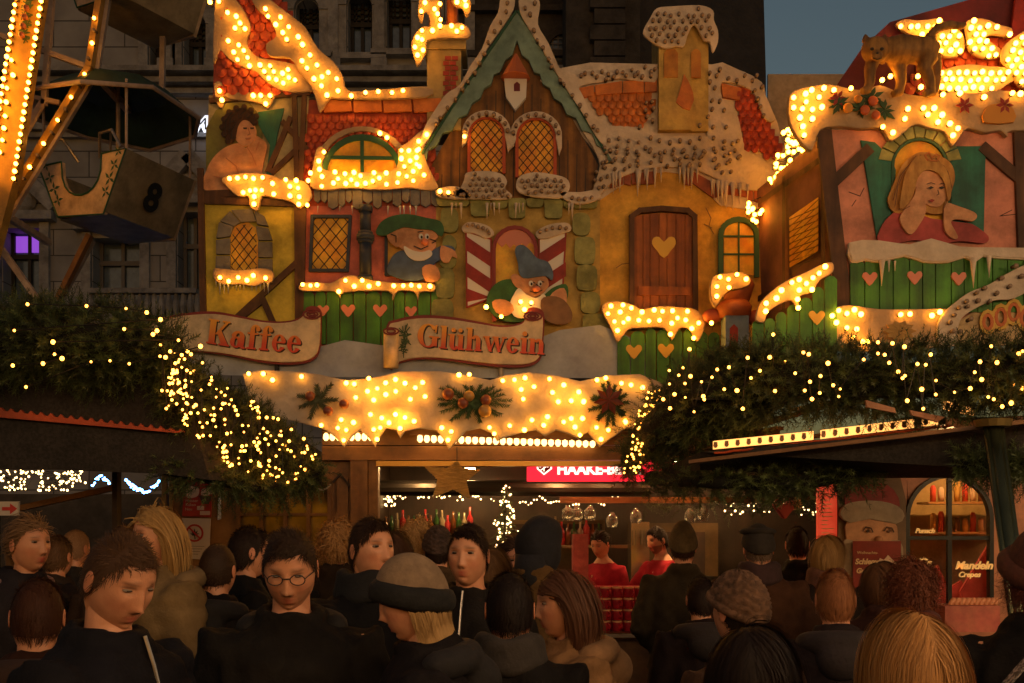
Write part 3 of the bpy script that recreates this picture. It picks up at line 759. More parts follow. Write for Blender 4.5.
# slender chimney beside the gable
chm = MB(); a, b = P(427,130,FY-.03), P(461,36,FY-.03); chm.box(a.x, b.x, FY-.03, FY+.3, a.z, b.z)
a, b = P(424,50,FY-.03), P(466,40,FY-.03); chm.box(a.x, b.x, FY-.05, FY+.32, a.z, b.z)
ch = chm.build('chimney', mat('chimney_paint', (.5,.36,.14), (.36,.25,.1), 6, .8), C)
m_ = MB(); 
for r_ in range(8):
    for k in range(2): addplate(m_, [(445+k*7-(r_%2)*2,56+r_*5),(451+k*7-(r_%2)*2,56+r_*5),(451+k*7-(r_%2)*2,60+r_*5),(445+k*7-(r_%2)*2,60+r_*5)], FY-.04, .008)
m_.build('brick_patch', RED, ch)
m_ = MB()
for cx_ in (434, 452): 
    a, b = P(cx_-6,36,FY), P(cx_+6,-10,FY); m_.tube([(a.x+.05,FY+.08,a.z),(a.x+.05,FY+.08,b.z)], .05, 10)
m_.build('pot', ORAT, ch)
snowboard(C, [(420,-6),(432,-8),(440,2),(438,14),(440,24),(452,24),(462,23),(470,30),(468,38),(450,38),(428,40),(426,52),(418,66),(414,58),(411,44),(416,32),(424,26),(430,26),(428,14),(424,12),(422,22),(418,16)], FY-.09,
  zc(400,0,[(100,10),(85,45),(88,122),(70,150),(88,158),(60,188),(92,200),(70,220),(130,122),(160,15),(138,36),(150,55),(162,78),(160,103),(206,103),(227,125),(248,110)]))
snowboard(C, [(452,-6),(466,-6),(471,2),(470,12),(466,16),(462,8),(454,5)], FY-.09, zc(400,0,[(228,8),(264,22),(260,0)]))

# ---------- D: round cottage ----------
D = house('house_front', 690, 'round ochre painted cottage front with plank door, heart cut-out, tall chimney and snow-covered roof')
plate([(590,180),(780,150),(780,380),(600,380)], FY+.004, .04, OCHRE, 'wall', D)
plate([(540,72),(655,64),(708,64),(745,72),(768,100),(784,150),(780,205),(720,205),(690,175),(640,175),(600,200),(592,192),(602,160)], FY-.006, .03, SNOW, 'snow_roof', D, s=2)
tiles([(584,92),(655,90),(655,103),(640,126),(612,126)], FY-.01, 8, 7, ORAT, 'roof_tiles', D)
tiles([(735,92),(752,92),(768,120),(780,150),(775,160),(745,150),(738,125)], FY-.012, 8, 7, REDT, 'roof_tiles', D)
rd = MB()
for q in [[(579,88),(594,85),(594,95),(581,98)],[(595,85),(622,81),(622,93),(596,95)],[(623,81),(644,80),(644,92),(623,93)],[(645,80),(657,80),(657,91),(645,92)],[(721,83),(741,88),(740,100),(723,97)]]: rd = MB(); addplate(rd, q, FY-.035, .03); rd.build('ridge_tile', ORAT, D)
plate([(585,127),(640,127),(652,135),(720,137),(745,150),(770,165),(775,185),(745,190),(720,180),(690,168),(650,168),(615,180),(600,195),(593,190),(600,165),(592,145)], FY-.04, .03, SNOW, 'snow_eave', D, s=3, bev=.004)
plate([(540,80),(560,72),(600,68),(655,64),(655,82),(620,78),(600,82),(580,86),(582,98),(600,124),(590,130),(572,110),(556,92)], FY-.042, .03, SNOW, 'snow_ridge', D, s=2, bev=.004)
plate([(708,65),(740,70),(762,82),(766,96),(775,120),(764,118),(756,96),(744,86),(722,82),(722,98),(736,110),(742,135),(744,150),(730,150),(708,140)], FY-.043, .03, SNOW, 'snow_ridge', D, s=2, bev=.004)
off = zc(580,0,[(20,292),(50,290),(88,285),(113,295),(148,285),(135,305),(172,288),(185,300),(208,278),(232,290),(262,265),(285,285),(300,275),(5,300),(68,305),(105,315),(220,300),(250,305),(285,300),
  (520,290),(548,300),(560,275),(595,312),(628,320),(660,300),(690,320),(708,300),(730,345),(520,325),(540,350),(700,360),(712,395),(722,425),(735,460),(530,400),(560,402),(530,435),(577,438),(513,465),(480,500),(533,507),(585,507),(265,410),(288,405),(262,440),(295,432),(270,465),(240,505),(290,480)])
off += zc(580,0,[(115,560),(155,553),(195,562),(235,568),(283,550),(318,560),(360,568),(400,560),(440,565),(480,550),(535,550),(578,565),(610,572),(632,562),(120,600),(98,590),(150,585),(190,595),(227,605),(262,590),(282,597),(340,605),(375,597),(415,600),(460,590),(495,605),(535,593),(575,590),(620,600),(105,645),(140,635),(180,632),(230,640),(300,620),(325,640),(380,635),(425,625),(455,630),(490,620),(540,635),(580,620),(635,628),(95,665),(200,660),(400,655),(435,660),(480,655),(555,660),(600,640)])
off += zc(580,150,[(105,10),(145,8),(190,12),(235,18),(280,5),(320,10),(370,15),(410,5),(460,15),(500,8),(545,5),(600,10),(640,25),(90,50),(130,45),(175,42),(232,60),(285,48),(325,28),(350,62),(400,35),(440,55),(480,30),(535,38),(590,50),(545,70),(605,85),(570,88),(65,88),(100,70),(140,75),(180,75),(60,120),(85,115),(75,150),(110,105),(95,145),(430,25)])
bulbs(D, off, FY-.045, False)
bf = MB(); random.seed(8)
def eave(x): return 168 + abs(x-675)**1.5*.012 + (10 if x > 700 else 0)
x = 610
while x < 765:
    wd = random.choice([5, 7, 9, 22]); e = eave(x)
    if not (640 < x < 668): addplate(bf, [(x,e+2),(min(x+wd,768),eave(x+wd)+2),(min(x+wd,768),eave(x+wd)+14+random.uniform(-3,4)),(x,e+14+random.uniform(-3,4))], FY-.02-random.uniform(0,.004), .02)
    x += wd+1
bf.build('brick_fringe', mat('brick_fringe_paint', (.42,.10,.03), (.3,.06,.02), 8), D)
icicle_set([(x, eave(x)-1, random.uniform(8, 30)) for x in [613,616,620,638,640,645,647,655,661,680,684,688,692,697,712,714,718,722,726,733,740,748]], FY-.05, SNOW, D)
# chimney
chm = MB(); a, b = P(658,132,FY-.03), P(690,18,FY-.03); chm.box(a.x, P(690,44,FY).x, FY-.08, FY+.35, a.z, b.z)
a, b = P(690,132,FY-.03), P(708,24,FY-.03); chm.box(a.x+.002, b.x, FY-.05, FY+.35, a.z, b.z)
ch = chm.build('chimney', mat('yellow_chimney_paint', (.6,.4,.1), (.45,.28,.08), 5, .8, .003, 30), D)
m_ = MB()
for (x0, x1) in ((664,678),(691,701)):
    addplate(m_, [(x0,77),(x0,53),(x0+3,49),(x1-3,49),(x1,53),(x1,77)], FY-.09, .02)
m_.build('niche', mat('orange_niche_paint', (.6,.26,.03), (.45,.15,.02), 7), ch)
m_ = MB(); addplate(m_, [(684,74),(688,80),(693,92),(694,100),(690,110),(683,108),(676,102),(678,96),(681,86)], FY-.092, .02); m_.build('brick_patch', ORAT, ch)
cap_ = [(643,32),(650,18),(657,8),(672,6),(700,5),(713,10),(714,20),(718,30),(718,42),(713,52),(710,42),(704,40),(700,32),(694,24),(688,34),(684,46),(676,46),(666,48),(656,44),(650,40)]
snowboard(D, cap_, FY-.12, fill(cat_rom(cap_, 3), 7.5, .18, 3, 5), lit=False)
# door and window
dr = MB(); x = 634; random.seed(9)
k = 0
while x < 694:
    wd = [9,7,9,8,9,9,9][k % 7]; xe = min(x+wd, 694)
    addplate(dr, [(x+.3,216-math.sin((x-634)/60*3.14)*3),(xe-.3,216-math.sin((xe-634)/60*3.14)*3),(xe-.3,320),(x+.3,320)], FY-.03-(k%3)*.004, .03); x = xe; k += 1
door = dr.build('door', DOORW, D)
m_ = MB(); strokes(m_, [[(632,320),(632,216),(640,210),(662,208),(688,210),(695,216),(696,320)]], FY-.06, 5, .05); m_.build('frame', BEAM, door)
m_ = MB(); addplate(m_, [(638,286),(690,287),(690,295),(638,295)], FY-.055, .02); m_.build('rail', DOORW, door)
hx, hy, s_ = 664, 246, 12
m_ = MB(); addplate(m_, [(hx,hy+s_),(hx-s_*.6,hy+s_*.35),(hx-s_,hy-s_*.2),(hx-s_*.85,hy-s_*.7),(hx-s_*.4,hy-s_*.75),(hx,hy-s_*.35),(hx+s_*.4,hy-s_*.75),(hx+s_*.85,hy-s_*.7),(hx+s_,hy-s_*.2),(hx+s_*.6,hy+s_*.35)], FY-.045, .012, 0, 2); m_.build('heart', HEARTY, door)
out = [(724,275)]+arc(739,235,15,14,180,0,10)+[(754,275)]
ww = plate(out, FY-.014, .01, AMBER, 'window', D)
m_ = MB(); strokes(m_, [[(721,275)]+arc(739,235,18,16,180,0,10)+[(757,275)]], FY-.04, 5, .03); strokes(m_, [[(739,220),(739,274)],[(724,236),(754,236)],[(724,254),(754,254)]], FY-.03, 1.5, .02); m_.build('frame', DGREEN, ww)
crk = MB(); strokes(crk, [[(706,208),(711,218),(709,226),(714,234)],[(704,224),(712,228)],[(640,262),(622,264),(616,268)],[(760,300),(768,312)],[(712,330),(716,318)]], FY-.002, .8, .003); crk.build('crack', mat('crack_paint', (.2,.1,.02)), D)
bd = [(602,310),(605,303),(614,301),(624,302),(634,305),(642,309),(660,306),(680,307),(695,309),(704,318),(704,330),(697,342),(690,330),(680,328),(672,340),(664,328),(640,328),(628,330),(618,342),(612,330)]
snowboard(D, bd, FY-.10, zc(580,290,[(112,95),(124,64),(138,126),(150,162),(161,88),(172,60),(174,130),(193,115),(205,72),(235,121),(248,88),(276,124),(297,80),(318,121),(330,85),(370,83),(367,133),(390,112),(423,120),(430,85),(447,154),(475,132),(362,177),(455,192)]))
pickets(D, 'picket_fence', [(617,338),(632,332),(648,328),(690,330),(722,332)], 395, FY-.06, seed=5, hearts=[(634,351,8),(666,350,8)], hm=HEARTY)
# small bunting house: pot with lit snow cap
pot = MB(); c = P(733,300,FY-.2)
pot.tube([P(734,318,FY-.2),P(734,308,FY-.2),P(734,302,FY-.2)], [.13,.15,.12], 14); pot.tube([P(736,304,FY-.2),P(739,284,FY-.2),P(740,278,FY-.2)], [.10,.13,.1], 14)
po = pot.build('clay_pot', mat('terracotta', (.5,.14,.04), (.38,.09,.03), 8), D, True)
snowboard(D, [(711,282),(716,275),(728,273),(742,272),(750,277),(750,284),(742,288),(730,290),(722,298),(716,306),(711,298)], FY-.36, zc(580,150,[(560,508),(594,517),(628,498),(665,516),(548,546),(596,550),(547,585)]), th=.06)
lb = MB(); a, b = P(723,350,FY-.2), P(746,318,FY-.2); lb.box(a.x, b.x, FY-.3, FY-.12, a.z, b.z); hb = lb.build('blue_box', mat('blue_box_paint', (.22,.32,.45), (.15,.22,.34), 8), D)
m_ = MB(); addplate(m_, [(730,348),(730,328),(734,324),(738,328),(738,348)], FY-.312, .01); m_.build('little_door', RED, hb)
mu = MB(); mu.ball(P(713,316,FY-.15), (.09,.08,.06)); mu.ball(P(757,318,FY-.15), (.09,.08,.07)); mu.build('mushroom', mat('mushroom_red', (.4,.08,.04)), D, True)
bulbs(D, [(711.5,323)], FY-.25)
# beige back panel rising to the right of the cottage
bk = house('back_panel', 815, 'plain beige board with painted snow edge rising behind the corner of the right stall', 'painted board')
plate([(768,74),(1060,74),(1060,240),(785,240),(768,200)], FY+.12, .03, mat('beige_board_paint', (.5,.42,.32), (.4,.33,.25), 2, .8, .002, 20), 'board', bk)
# ---------- E: nearer pink stall front on the right ----------
EY = 7.2
E_ = thing('stall_front', (P(935, 535, EY).x, EY, 0), 'nearer salmon-pink stall front with painted leaning girl between teal shutters, with returning side wall', 'painted front')
plate([(828,130),(1110,130),(1110,345),(835,345)], EY, .04, SALMON, 'wall', E_)
# side wall returning to the back
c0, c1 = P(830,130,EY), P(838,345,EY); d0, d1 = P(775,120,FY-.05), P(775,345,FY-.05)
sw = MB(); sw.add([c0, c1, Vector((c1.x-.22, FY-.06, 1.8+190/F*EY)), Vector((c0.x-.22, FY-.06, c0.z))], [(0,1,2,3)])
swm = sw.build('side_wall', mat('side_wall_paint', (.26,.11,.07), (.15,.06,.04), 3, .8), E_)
m_ = MB()
def SW(t, py):   # point on side wall: t 0 front..1 back
    a = c0.lerp(Vector((c0.x-.22, FY-.06, c0.z)), t); return Vector((a.x-.012, a.y, EZ+(535-py)/F*EY))
for t0, t1, y0, y1, mi in [(.12,.5,190,245,0),(.56,.6,140,330,1),(.04,.09,140,330,1),(.6,.95,300,345,2)]:
    m_.add([SW(t0,y0),SW(t0,y1),SW(t1,y1),SW(t1,y0)], [(0,1,2,3)], mi)
for k in range(9):
    y = 192+k*6.5; m_.add([SW(.12,y),SW(.12,y+1.2),SW(.5,y+9.2),SW(.5,y+8)], [(0,1,2,3)], 1); m_.add([SW(.12,y+8),SW(.12,y+9.2),SW(.5,y+1.2),SW(.5,y)], [(0,1,2,3)], 1)
for y in (150, 262, 290): m_.add([SW(.05,y),SW(.05,y+7),SW(.97,y+7-6),SW(.97,y-6)], [(0,1,2,3)], 1)
m_.build('painted_window', [AMBER, BEAM, GREEN], swm)
tb = MB(); strokes(tb, [[(824,128),(832,200),(846,318)]], EY-.03, 15, .03); strokes(tb, [[(1020,125),(1028,330)]], EY-.03, 12, .03)
strokes(tb, [[(868,150),(838,178)],[(985,148),(1020,178)]], EY-.028, 11, .02); tb.build('timber', BEAM, E_)
plate([(861,140),(875,142),(892,158),(896,170),(892,238),(877,238)], EY-.02, .015, TEAL, 'shutter', E_, bev=.003)
plate([(950,146),(986,146),(984,232),(952,232)], EY-.02, .015, TEAL, 'shutter', E_, bev=.003)
out = [(894,236)]+arc(920,166,26,26,180,0,12)+[(950,236)]
aw = plate(out, EY-.012, .008, AMBER, 'window', E_)
m_ = MB(); strokes(m_, [[(893,236)]+arc(920,166,27,27,180,0,12)+[(951,236)]], EY-.03, 2.6, .02); m_.build('frame', DGREEN, aw)
m_ = MB()
for k in range(9):
    a0 = R(10+k*18); a1 = R(10+k*18+16)
    addplate(m_, [(920+29*math.cos(a0),166-29*math.sin(a0)),(920+42*math.cos(a0),166-40*math.sin(a0)),(920+42*math.cos(a1),166-40*math.sin(a1)),(920+29*math.cos(a1),166-29*math.sin(a1))], EY-.025-.002*(k%2), .02)
m_.build('stone_arch', STONEG, aw)
# painted girl
dress = plate([(878,241),(883,224),(893,213),(904,209),(918,213),(930,218),(944,220),(958,222),(972,224),(984,232),(989,238),(984,243),(960,241),(940,244),(915,240),(898,243)], EY-.045, .02, mat('rose_dress_paint', (.52,.08,.07), (.34,.045,.045), 8, .7), 'painted_girl', E_, s=3)
hair_p = mat('blonde_hair_paint', (.66,.34,.08), (.4,.16,.03), 30, .7, stretch=(1,1,.3))
m_ = MB(); addplate(m_, [(921,152),(935,154),(950,162),(955,176),(952,190),(948,202),(944,212),(934,214),(920,210),(912,206),(900,213),(892,210),(888,200),(892,188),(897,176),(903,164),(912,156)], EY-.052, .02, 0, 3); strokes(m_, [[(921,155),(906,168),(898,186),(895,206)],[(926,155),(911,170),(904,190),(899,210)],[(916,156),(900,176),(893,200)],[(936,158),(948,172),(952,188)],[(930,156),(944,166),(949,178)],[(946,180),(949,196),(944,208)],[(910,206),(903,210)]], EY-.074, .8, .003, 1); m_.build('hair', [hair_p, mat('hair_line_paint', (.16,.06,.015))], dress)
m_ = MB(); addplate(m_, [(915,184),(918,172),(926,167),(938,168),(946,174),(949,186),(947,197),(940,206),(931,206),(922,201),(916,193)], EY-.062, .02, 0, 3)
addplate(m_, [(900,218),(905,209),(914,196),(917,187),(922,190),(925,200),(926,212),(920,224),(912,234),(905,230)], EY-.07, .02, 0, 3)
addplate(m_, [(944,214),(946,203),(958,206),(974,212),(977,217),(972,221),(958,219),(951,222),(956,232),(958,238),(952,238),(945,230)], EY-.068, .02, 0, 3)
m_.build('face_and_arms', SKINP, dress)
m_ = MB(); addplate(m_, [(918,156),(932,158),(944,166),(950,180),(951,196),(948,200),(945,184),(938,173),(926,170),(918,178),(914,192),(908,204),(900,208),(902,190),(906,172)], EY-.084, .012, 0, 3)
m_.build('fringe_hair', hair_p, dress)
m_ = MB()
for ex in (931, 942): addplate(m_, [(ex-3,187.5),(ex,186),(ex+3,187.5),(ex,189)], EY-.084, .003)
strokes(m_, [[(927,184),(931,182.5),(935,184)],[(940,184),(943,183),(946,185)],[(938,190),(939,194),(937,195)]], EY-.084, .6, .003)
m_.build('face_lines', DARKLINE, dress)
m_ = MB(); addplate(m_, [(929,200),(932,199),(935,200),(932,202.4)], EY-.084, .003); m_.build('lips', RED, dress)
m_ = MB(); strokes(m_, [[(928,160),(925,155),(929,152),(932,158),(936,154),(940,156),(937,161),(930,160)]], EY-.09, 1.3, .005); m_.build('hair_bow', ORAT, dress)
m_ = MB(); strokes(m_, [[(849,192),(860,196),(864,188)],[(856,200),(852,206)],[(1012,210),(1000,216),(1018,214)]], EY-.002, .8, .003); m_.build('crack', BEAMD, E_)
m_ = plate([(850,242),(880,240),(910,244),(932,238),(960,246),(1000,247),(1110,250),(1110,262),(1000,258),(984,256),(976,262),(966,257),(950,262),(925,262),(905,256),(880,262),(866,260),(852,262)], EY-.07, .05, SNOW, 'snow_ledge', E_, s=2, bev=.01)
pickets(E_, 'picket_fence', [(850,260),(930,255),(1110,255)], 312, EY-.035, wd=15, seed=11, hearts=[(870,278,7.5),(915,277,7.5),(959,278,7.5)])
icicle_set([(882,260,26),(889,260,12),(973,258,30),(989,256,22),(895,261,10)], EY-.08, SNOW, E_)
bd = [(823,322),(826,313),(834,308),(850,305),(880,309),(920,309),(948,309),(955,318),(945,345),(900,350),(860,352),(835,350),(822,345)]
snowboard(E_, bd, EY-.09, zc(768,290,[(257,103),(283,82),(316,94),(346,79),(372,97),(274,130),(316,151),(355,156),(378,207),(340,190),(398,207),(531,98),(568,96),(656,102),(688,88)]))
gb = MB()
for a in range(0, 360, 36):
    aa = R(a); c = (900+12*math.cos(aa), 331+7*math.sin(aa))
    addplate(gb, [(900,331),(900+12*math.cos(aa-.3),331+8*math.sin(aa-.3)),(900+17*math.cos(aa),331+11*math.sin(aa)),(900+12*math.cos(aa+.3),331+8*math.sin(aa+.3))], EY-.13-.003*(a/36), .01)
gb.build('gold_bow', mat('gold_bow_paint', (.55,.3,.05), (.4,.2,.03), 12), E_)
cu = [(940,345),(938,325),(945,312),(956,302),(970,292),(990,284),(1010,272),(1040,258),(1060,252),(1060,272),(1040,284),(1015,298),(995,300),(976,308),(962,318),(958,330),(956,345)]
snowboard(E_, cu, EY-.12, zc(768,290,[(730,130),(747,100),(765,70),(795,45),(836,10),(770,165),(812,115),(800,65),(842,42),(740,165)])+[(985,288),(997,293),(1010,286),(1002,278),(1022,276),(1016,266),(1030,262),(1030,276),(978,300),(990,301)], lit=False)
orn = MB()
for (x, y, r) in [(988,322,11),(1001,317,12),(1014,312,12),(1026,318,12)]:
    for k in range(2):
        rr = r-k*4; strokes(orn, [[(x+rr*.6*math.cos(R(a)), y+rr*math.sin(R(a))) for a in range(0, 361, 30)]], EY-.05-.002*k, 3.2, .01, k)
plate([(955,345),(960,320),(985,305),(1030,290),(1110,290),(1110,345)], EY-.025, .01, mat('cream_ornament_paint', (.6,.42,.2), (.45,.3,.14), 5), 'ornament_panel', E_)
orn.build('scroll_ornament', [mat('gold_scroll_paint', (.6,.35,.05)), mat('orange_scroll_paint', (.5,.12,.02))], E_)
# roof of right stall: maroon gable slope, tiles, lit snow heaps
RY = EY+.25
plate([(832,92),(862,48),(890,22),(1110,-40),(1110,100),(832,100)], RY, .04, mat('maroon_roof_paint', (.16,.015,.02), (.1,.01,.015), 6), 'roof_board', E_)
tiles([(925,40),(1110,35),(1110,100),(905,96)], RY-.02, 11, 9, REDT, 'roof_tiles', E_)
plate([(1024,-60),(1110,-140),(1110,60),(1010,42)], RY-.06, .03, RED, 'gable_edge', E_)
for i, q in enumerate([[(896,24),(905,19),(920,20),(940,18),(944,24),(936,34),(922,38),(906,32)],
          [(938,32),(950,28),(962,32),(965,45),(962,54),(948,57),(938,50)],
          [(966,22),(978,18),(990,20),(998,24),(1012,28),(1010,36),(994,34),(986,38),(1000,48),(1000,56),(985,58),(970,50),(967,36)],
          [(936,74),(948,68),(968,64),(990,66),(1010,68),(1016,78),(1008,84),(995,92),(970,94),(950,92),(938,88)]]):
    pts_ = fill(cat_rom(q, 3), 8.4, .14, 1.5, i+20)
    snowboard(E_, q, RY-.07-.01*i, pts_)
q = [(1004,46),(1016,36),(1030,28),(1060,20),(1060,70),(1040,88),(1020,86),(1012,70),(1002,60)]
snowboard(E_, q, RY-.12, fill(cat_rom(q, 3), 8.8, .15, 2.5, 31))
q = [(789,98),(796,90),(812,86),(830,84),(848,88),(866,90),(880,85),(900,92),(925,96),(950,92),(975,94),(1000,90),(1030,94),(1060,96),(1060,128),(1012,130),(1008,136),(1000,130),(985,132),(968,128),(958,140),(952,146),(945,132),(930,128),(915,124),(900,136),(890,140),(882,128),(860,128),(840,126),(820,130),(812,150),(800,140),(790,122)]
sb = snowboard(E_, q, EY-.06, zc(768,0,[(103,390),(151,375),(175,360),(224,352),(264,360),(332,353),(205,388),(153,407),(103,430),(138,435),(178,437),(216,428),(128,470),(178,475),(140,505),(145,540),
  (457,320),(490,305),(600,305),(612,348),(700,378),(768,372),(865,388),(978,372),(1010,375),(560,435),(622,432),(665,432),(640,458),(697,459),(548,475),(680,488),(728,494),(760,513),(740,541),(460,507),(500,530)]), th=.05)
fl = MB(); random.seed(3)
for (x, y, sx) in [(838,104,1),(862,108,1),(872,98,1),(885,110,1)]:
    for k in range(9):
        a = R(k*40+random.uniform(-10,10)); L = random.uniform(9, 15)
        addplate(fl, [(x,y),(x+L*.5*math.cos(a-.3),y+L*.5*math.sin(a-.3)),(x+L*math.cos(a),y+L*.8*math.sin(a)),(x+L*.5*math.cos(a+.3),y+L*.5*math.sin(a+.3))], EY-.085-.001*k, .01)
fl.build('fir_sprig', mat('sprig_paint', (.04,.12,.03), (.02,.06,.02), 20), sb)
fr_ = MB()
for (x, y, r, mi) in [(873,101,5,0),(865,110,5,0),(848,108,5,1),(876,115,4.5,0),(858,99,4,1)]:
    c = P(x, y, EY-.11); fb_ = MB(); fb_.ball(c, (r/F*EY, .02, r/F*EY), 12, 8); fb_.build('painted_fruit', [mat('painted_apple', (.5,.1,.03)), mat('painted_orange', (.6,.24,.03))][mi], sb, True)
for (x, y) in [(965,105),(1005,105),(838,98)]:
    for k in range(6):
        a = R(k*60); addplate(fr_, [(x,y),(x+5*math.cos(a-.4),y+5*math.sin(a-.4)),(x+9*math.cos(a),y+9*math.sin(a)),(x+5*math.cos(a+.4),y+5*math.sin(a+.4))], EY-.09-.001*k, .008, 2)
addplate(fr_, [(984,122),(986,108),(994,104),(1006,104),(1014,110),(1014,122)], EY-.09, .02, 1, 2)
fr_.build('painted_flower', [mat('painted_apple', (.4,.08,.03)), mat('painted_orange', (.55,.2,.03)), RED], sb)
# lit drapery of bulbs on the side edge between the stalls
random.seed(14)
dp = thing('bulb_curtain', P(800, 300, FY-.6)-Vector((0,0,0)), 'thick cluster of lit bulbs hanging down the corner edge between cottage and right stall', 'light cluster')
cb = MB(); pts_ = []
wires = []
for k in range(88):
    t = random.random(); y = 112+82*t; x = 806-32*t + random.uniform(-17, 16)*(1-.35*t)
    if t > .62 and x > 800: x -= 12
    pts_.append((x, y, FY-1.15+1.0*t+random.uniform(-.05,.05)))
for k in range(10): pts_.append((random.uniform(748,762), random.uniform(200,224), FY-.2))
for x, y, Y in pts_:
    o = bpy.data.objects.new('bulb', B_ON); COL.objects.link(o); o.parent = dp; o.location = P(x, y, Y)-wo(dp)
pts_.sort(key=lambda q: q[1])
cb.tube([P(x, y-1, Y+.05) for x, y, Y in pts_], .004, 5)
cb.build('cable', BLACK, dp)

# ---------- cat figure on the stall roof ----------
cat = thing('cat_figure', P(905, 96, EY-.15), 'ginger tabby cat figure walking along the lit roof edge above the leaning girl', 'cat figure')
CATM = mat('ginger_fur_paint', (.36,.17,.035), (.16,.07,.015), 9, .7, .003, 40, stretch=(2.2,1,.5), contrast=.12)
bm_ = MB()
def cp(px, py, dy=0): return P(px, py, EY-.15+dy)
k_ = EY/F
bm_.tube([cp(883,52), cp(890,50), cp(900,49), cp(915,50), cp(928,52), cp(936,54)], [8*k_, 12*k_, 13.5*k_, 13*k_, 13.5*k_, 10*k_], 14)
bm_.tube([cp(886,54), cp(878,53), cp(873,53)], [10*k_, 9*k_, 8*k_], 12)
# legs
bm_.tube([cp(874,58,-.05), cp(870,70,-.05), cp(870,82,-.05), cp(867,90,-.05), cp(862,91,-.07)], [7*k_, 6*k_, 5*k_, 4.6*k_, 3.5*k_], 10)
bm_.tube([cp(892,58,.05), cp(900,70,.05), cp(901,82,.05), cp(899,92,.05), cp(893,94,.03)], [7*k_, 6.5*k_, 5*k_, 5*k_, 3.6*k_], 10)
bm_.tube([cp(930,56,-.05), cp(924,68,-.05), cp(930,80,-.05), cp(931,92,-.05), cp(924,94,-.07)], [9*k_, 7.5*k_, 5*k_, 4.6*k_, 3.6*k_], 10)
bm_.tube([cp(932,56,.05), cp(934,68,.05), cp(936,82,.05), cp(934,93,.05), cp(928,95,.03)], [9*k_, 7.5*k_, 5*k_, 4.6*k_, 3.6*k_], 10)
bm_.tube([cp(934,48), cp(930,36), cp(937,28), cp(950,25), cp(962,26), cp(966,24)], [4.5*k_, 5*k_, 4.5*k_, 4.3*k_, 3.6*k_, 2*k_], 10)
bm_.ball(cp(875,50,-.07), (13.5*k_, 11*k_, 12.5*k_), 16, 12)
bm_.ball(cp(877,56,-.15), (6*k_, 4*k_, 5*k_), 12, 8)
for ex in (866, 884): bm_.tube([cp(ex, 41, -.05), cp(ex+(-1 if ex<870 else 1), 33.5, -.05)], [4.8*k_, .8*k_], 8)
me_ = bm_.mesh('body', CATM, True)
cb_ = link('body', me_, cat)
rm = cb_.modifiers.new('r', 'REMESH'); rm.mode = 'VOXEL'; rm.voxel_size = .012; rm.use_smooth_shade = True
m_ = MB()
for ex in (872, 882): m_.ball(cp(ex, 49, -.145), (2*k_, .01, 1.5*k_), 10, 6)
m_.ball(cp(877.5, 53, -.178), (1.4*k_, .006, 1*k_), 8, 6); m_.tube([cp(873,58,-.165), cp(877,59.5,-.18), cp(882,58,-.165)], .004, 5)
m_.build('eyes_and_nose', DARKLINE, cat)

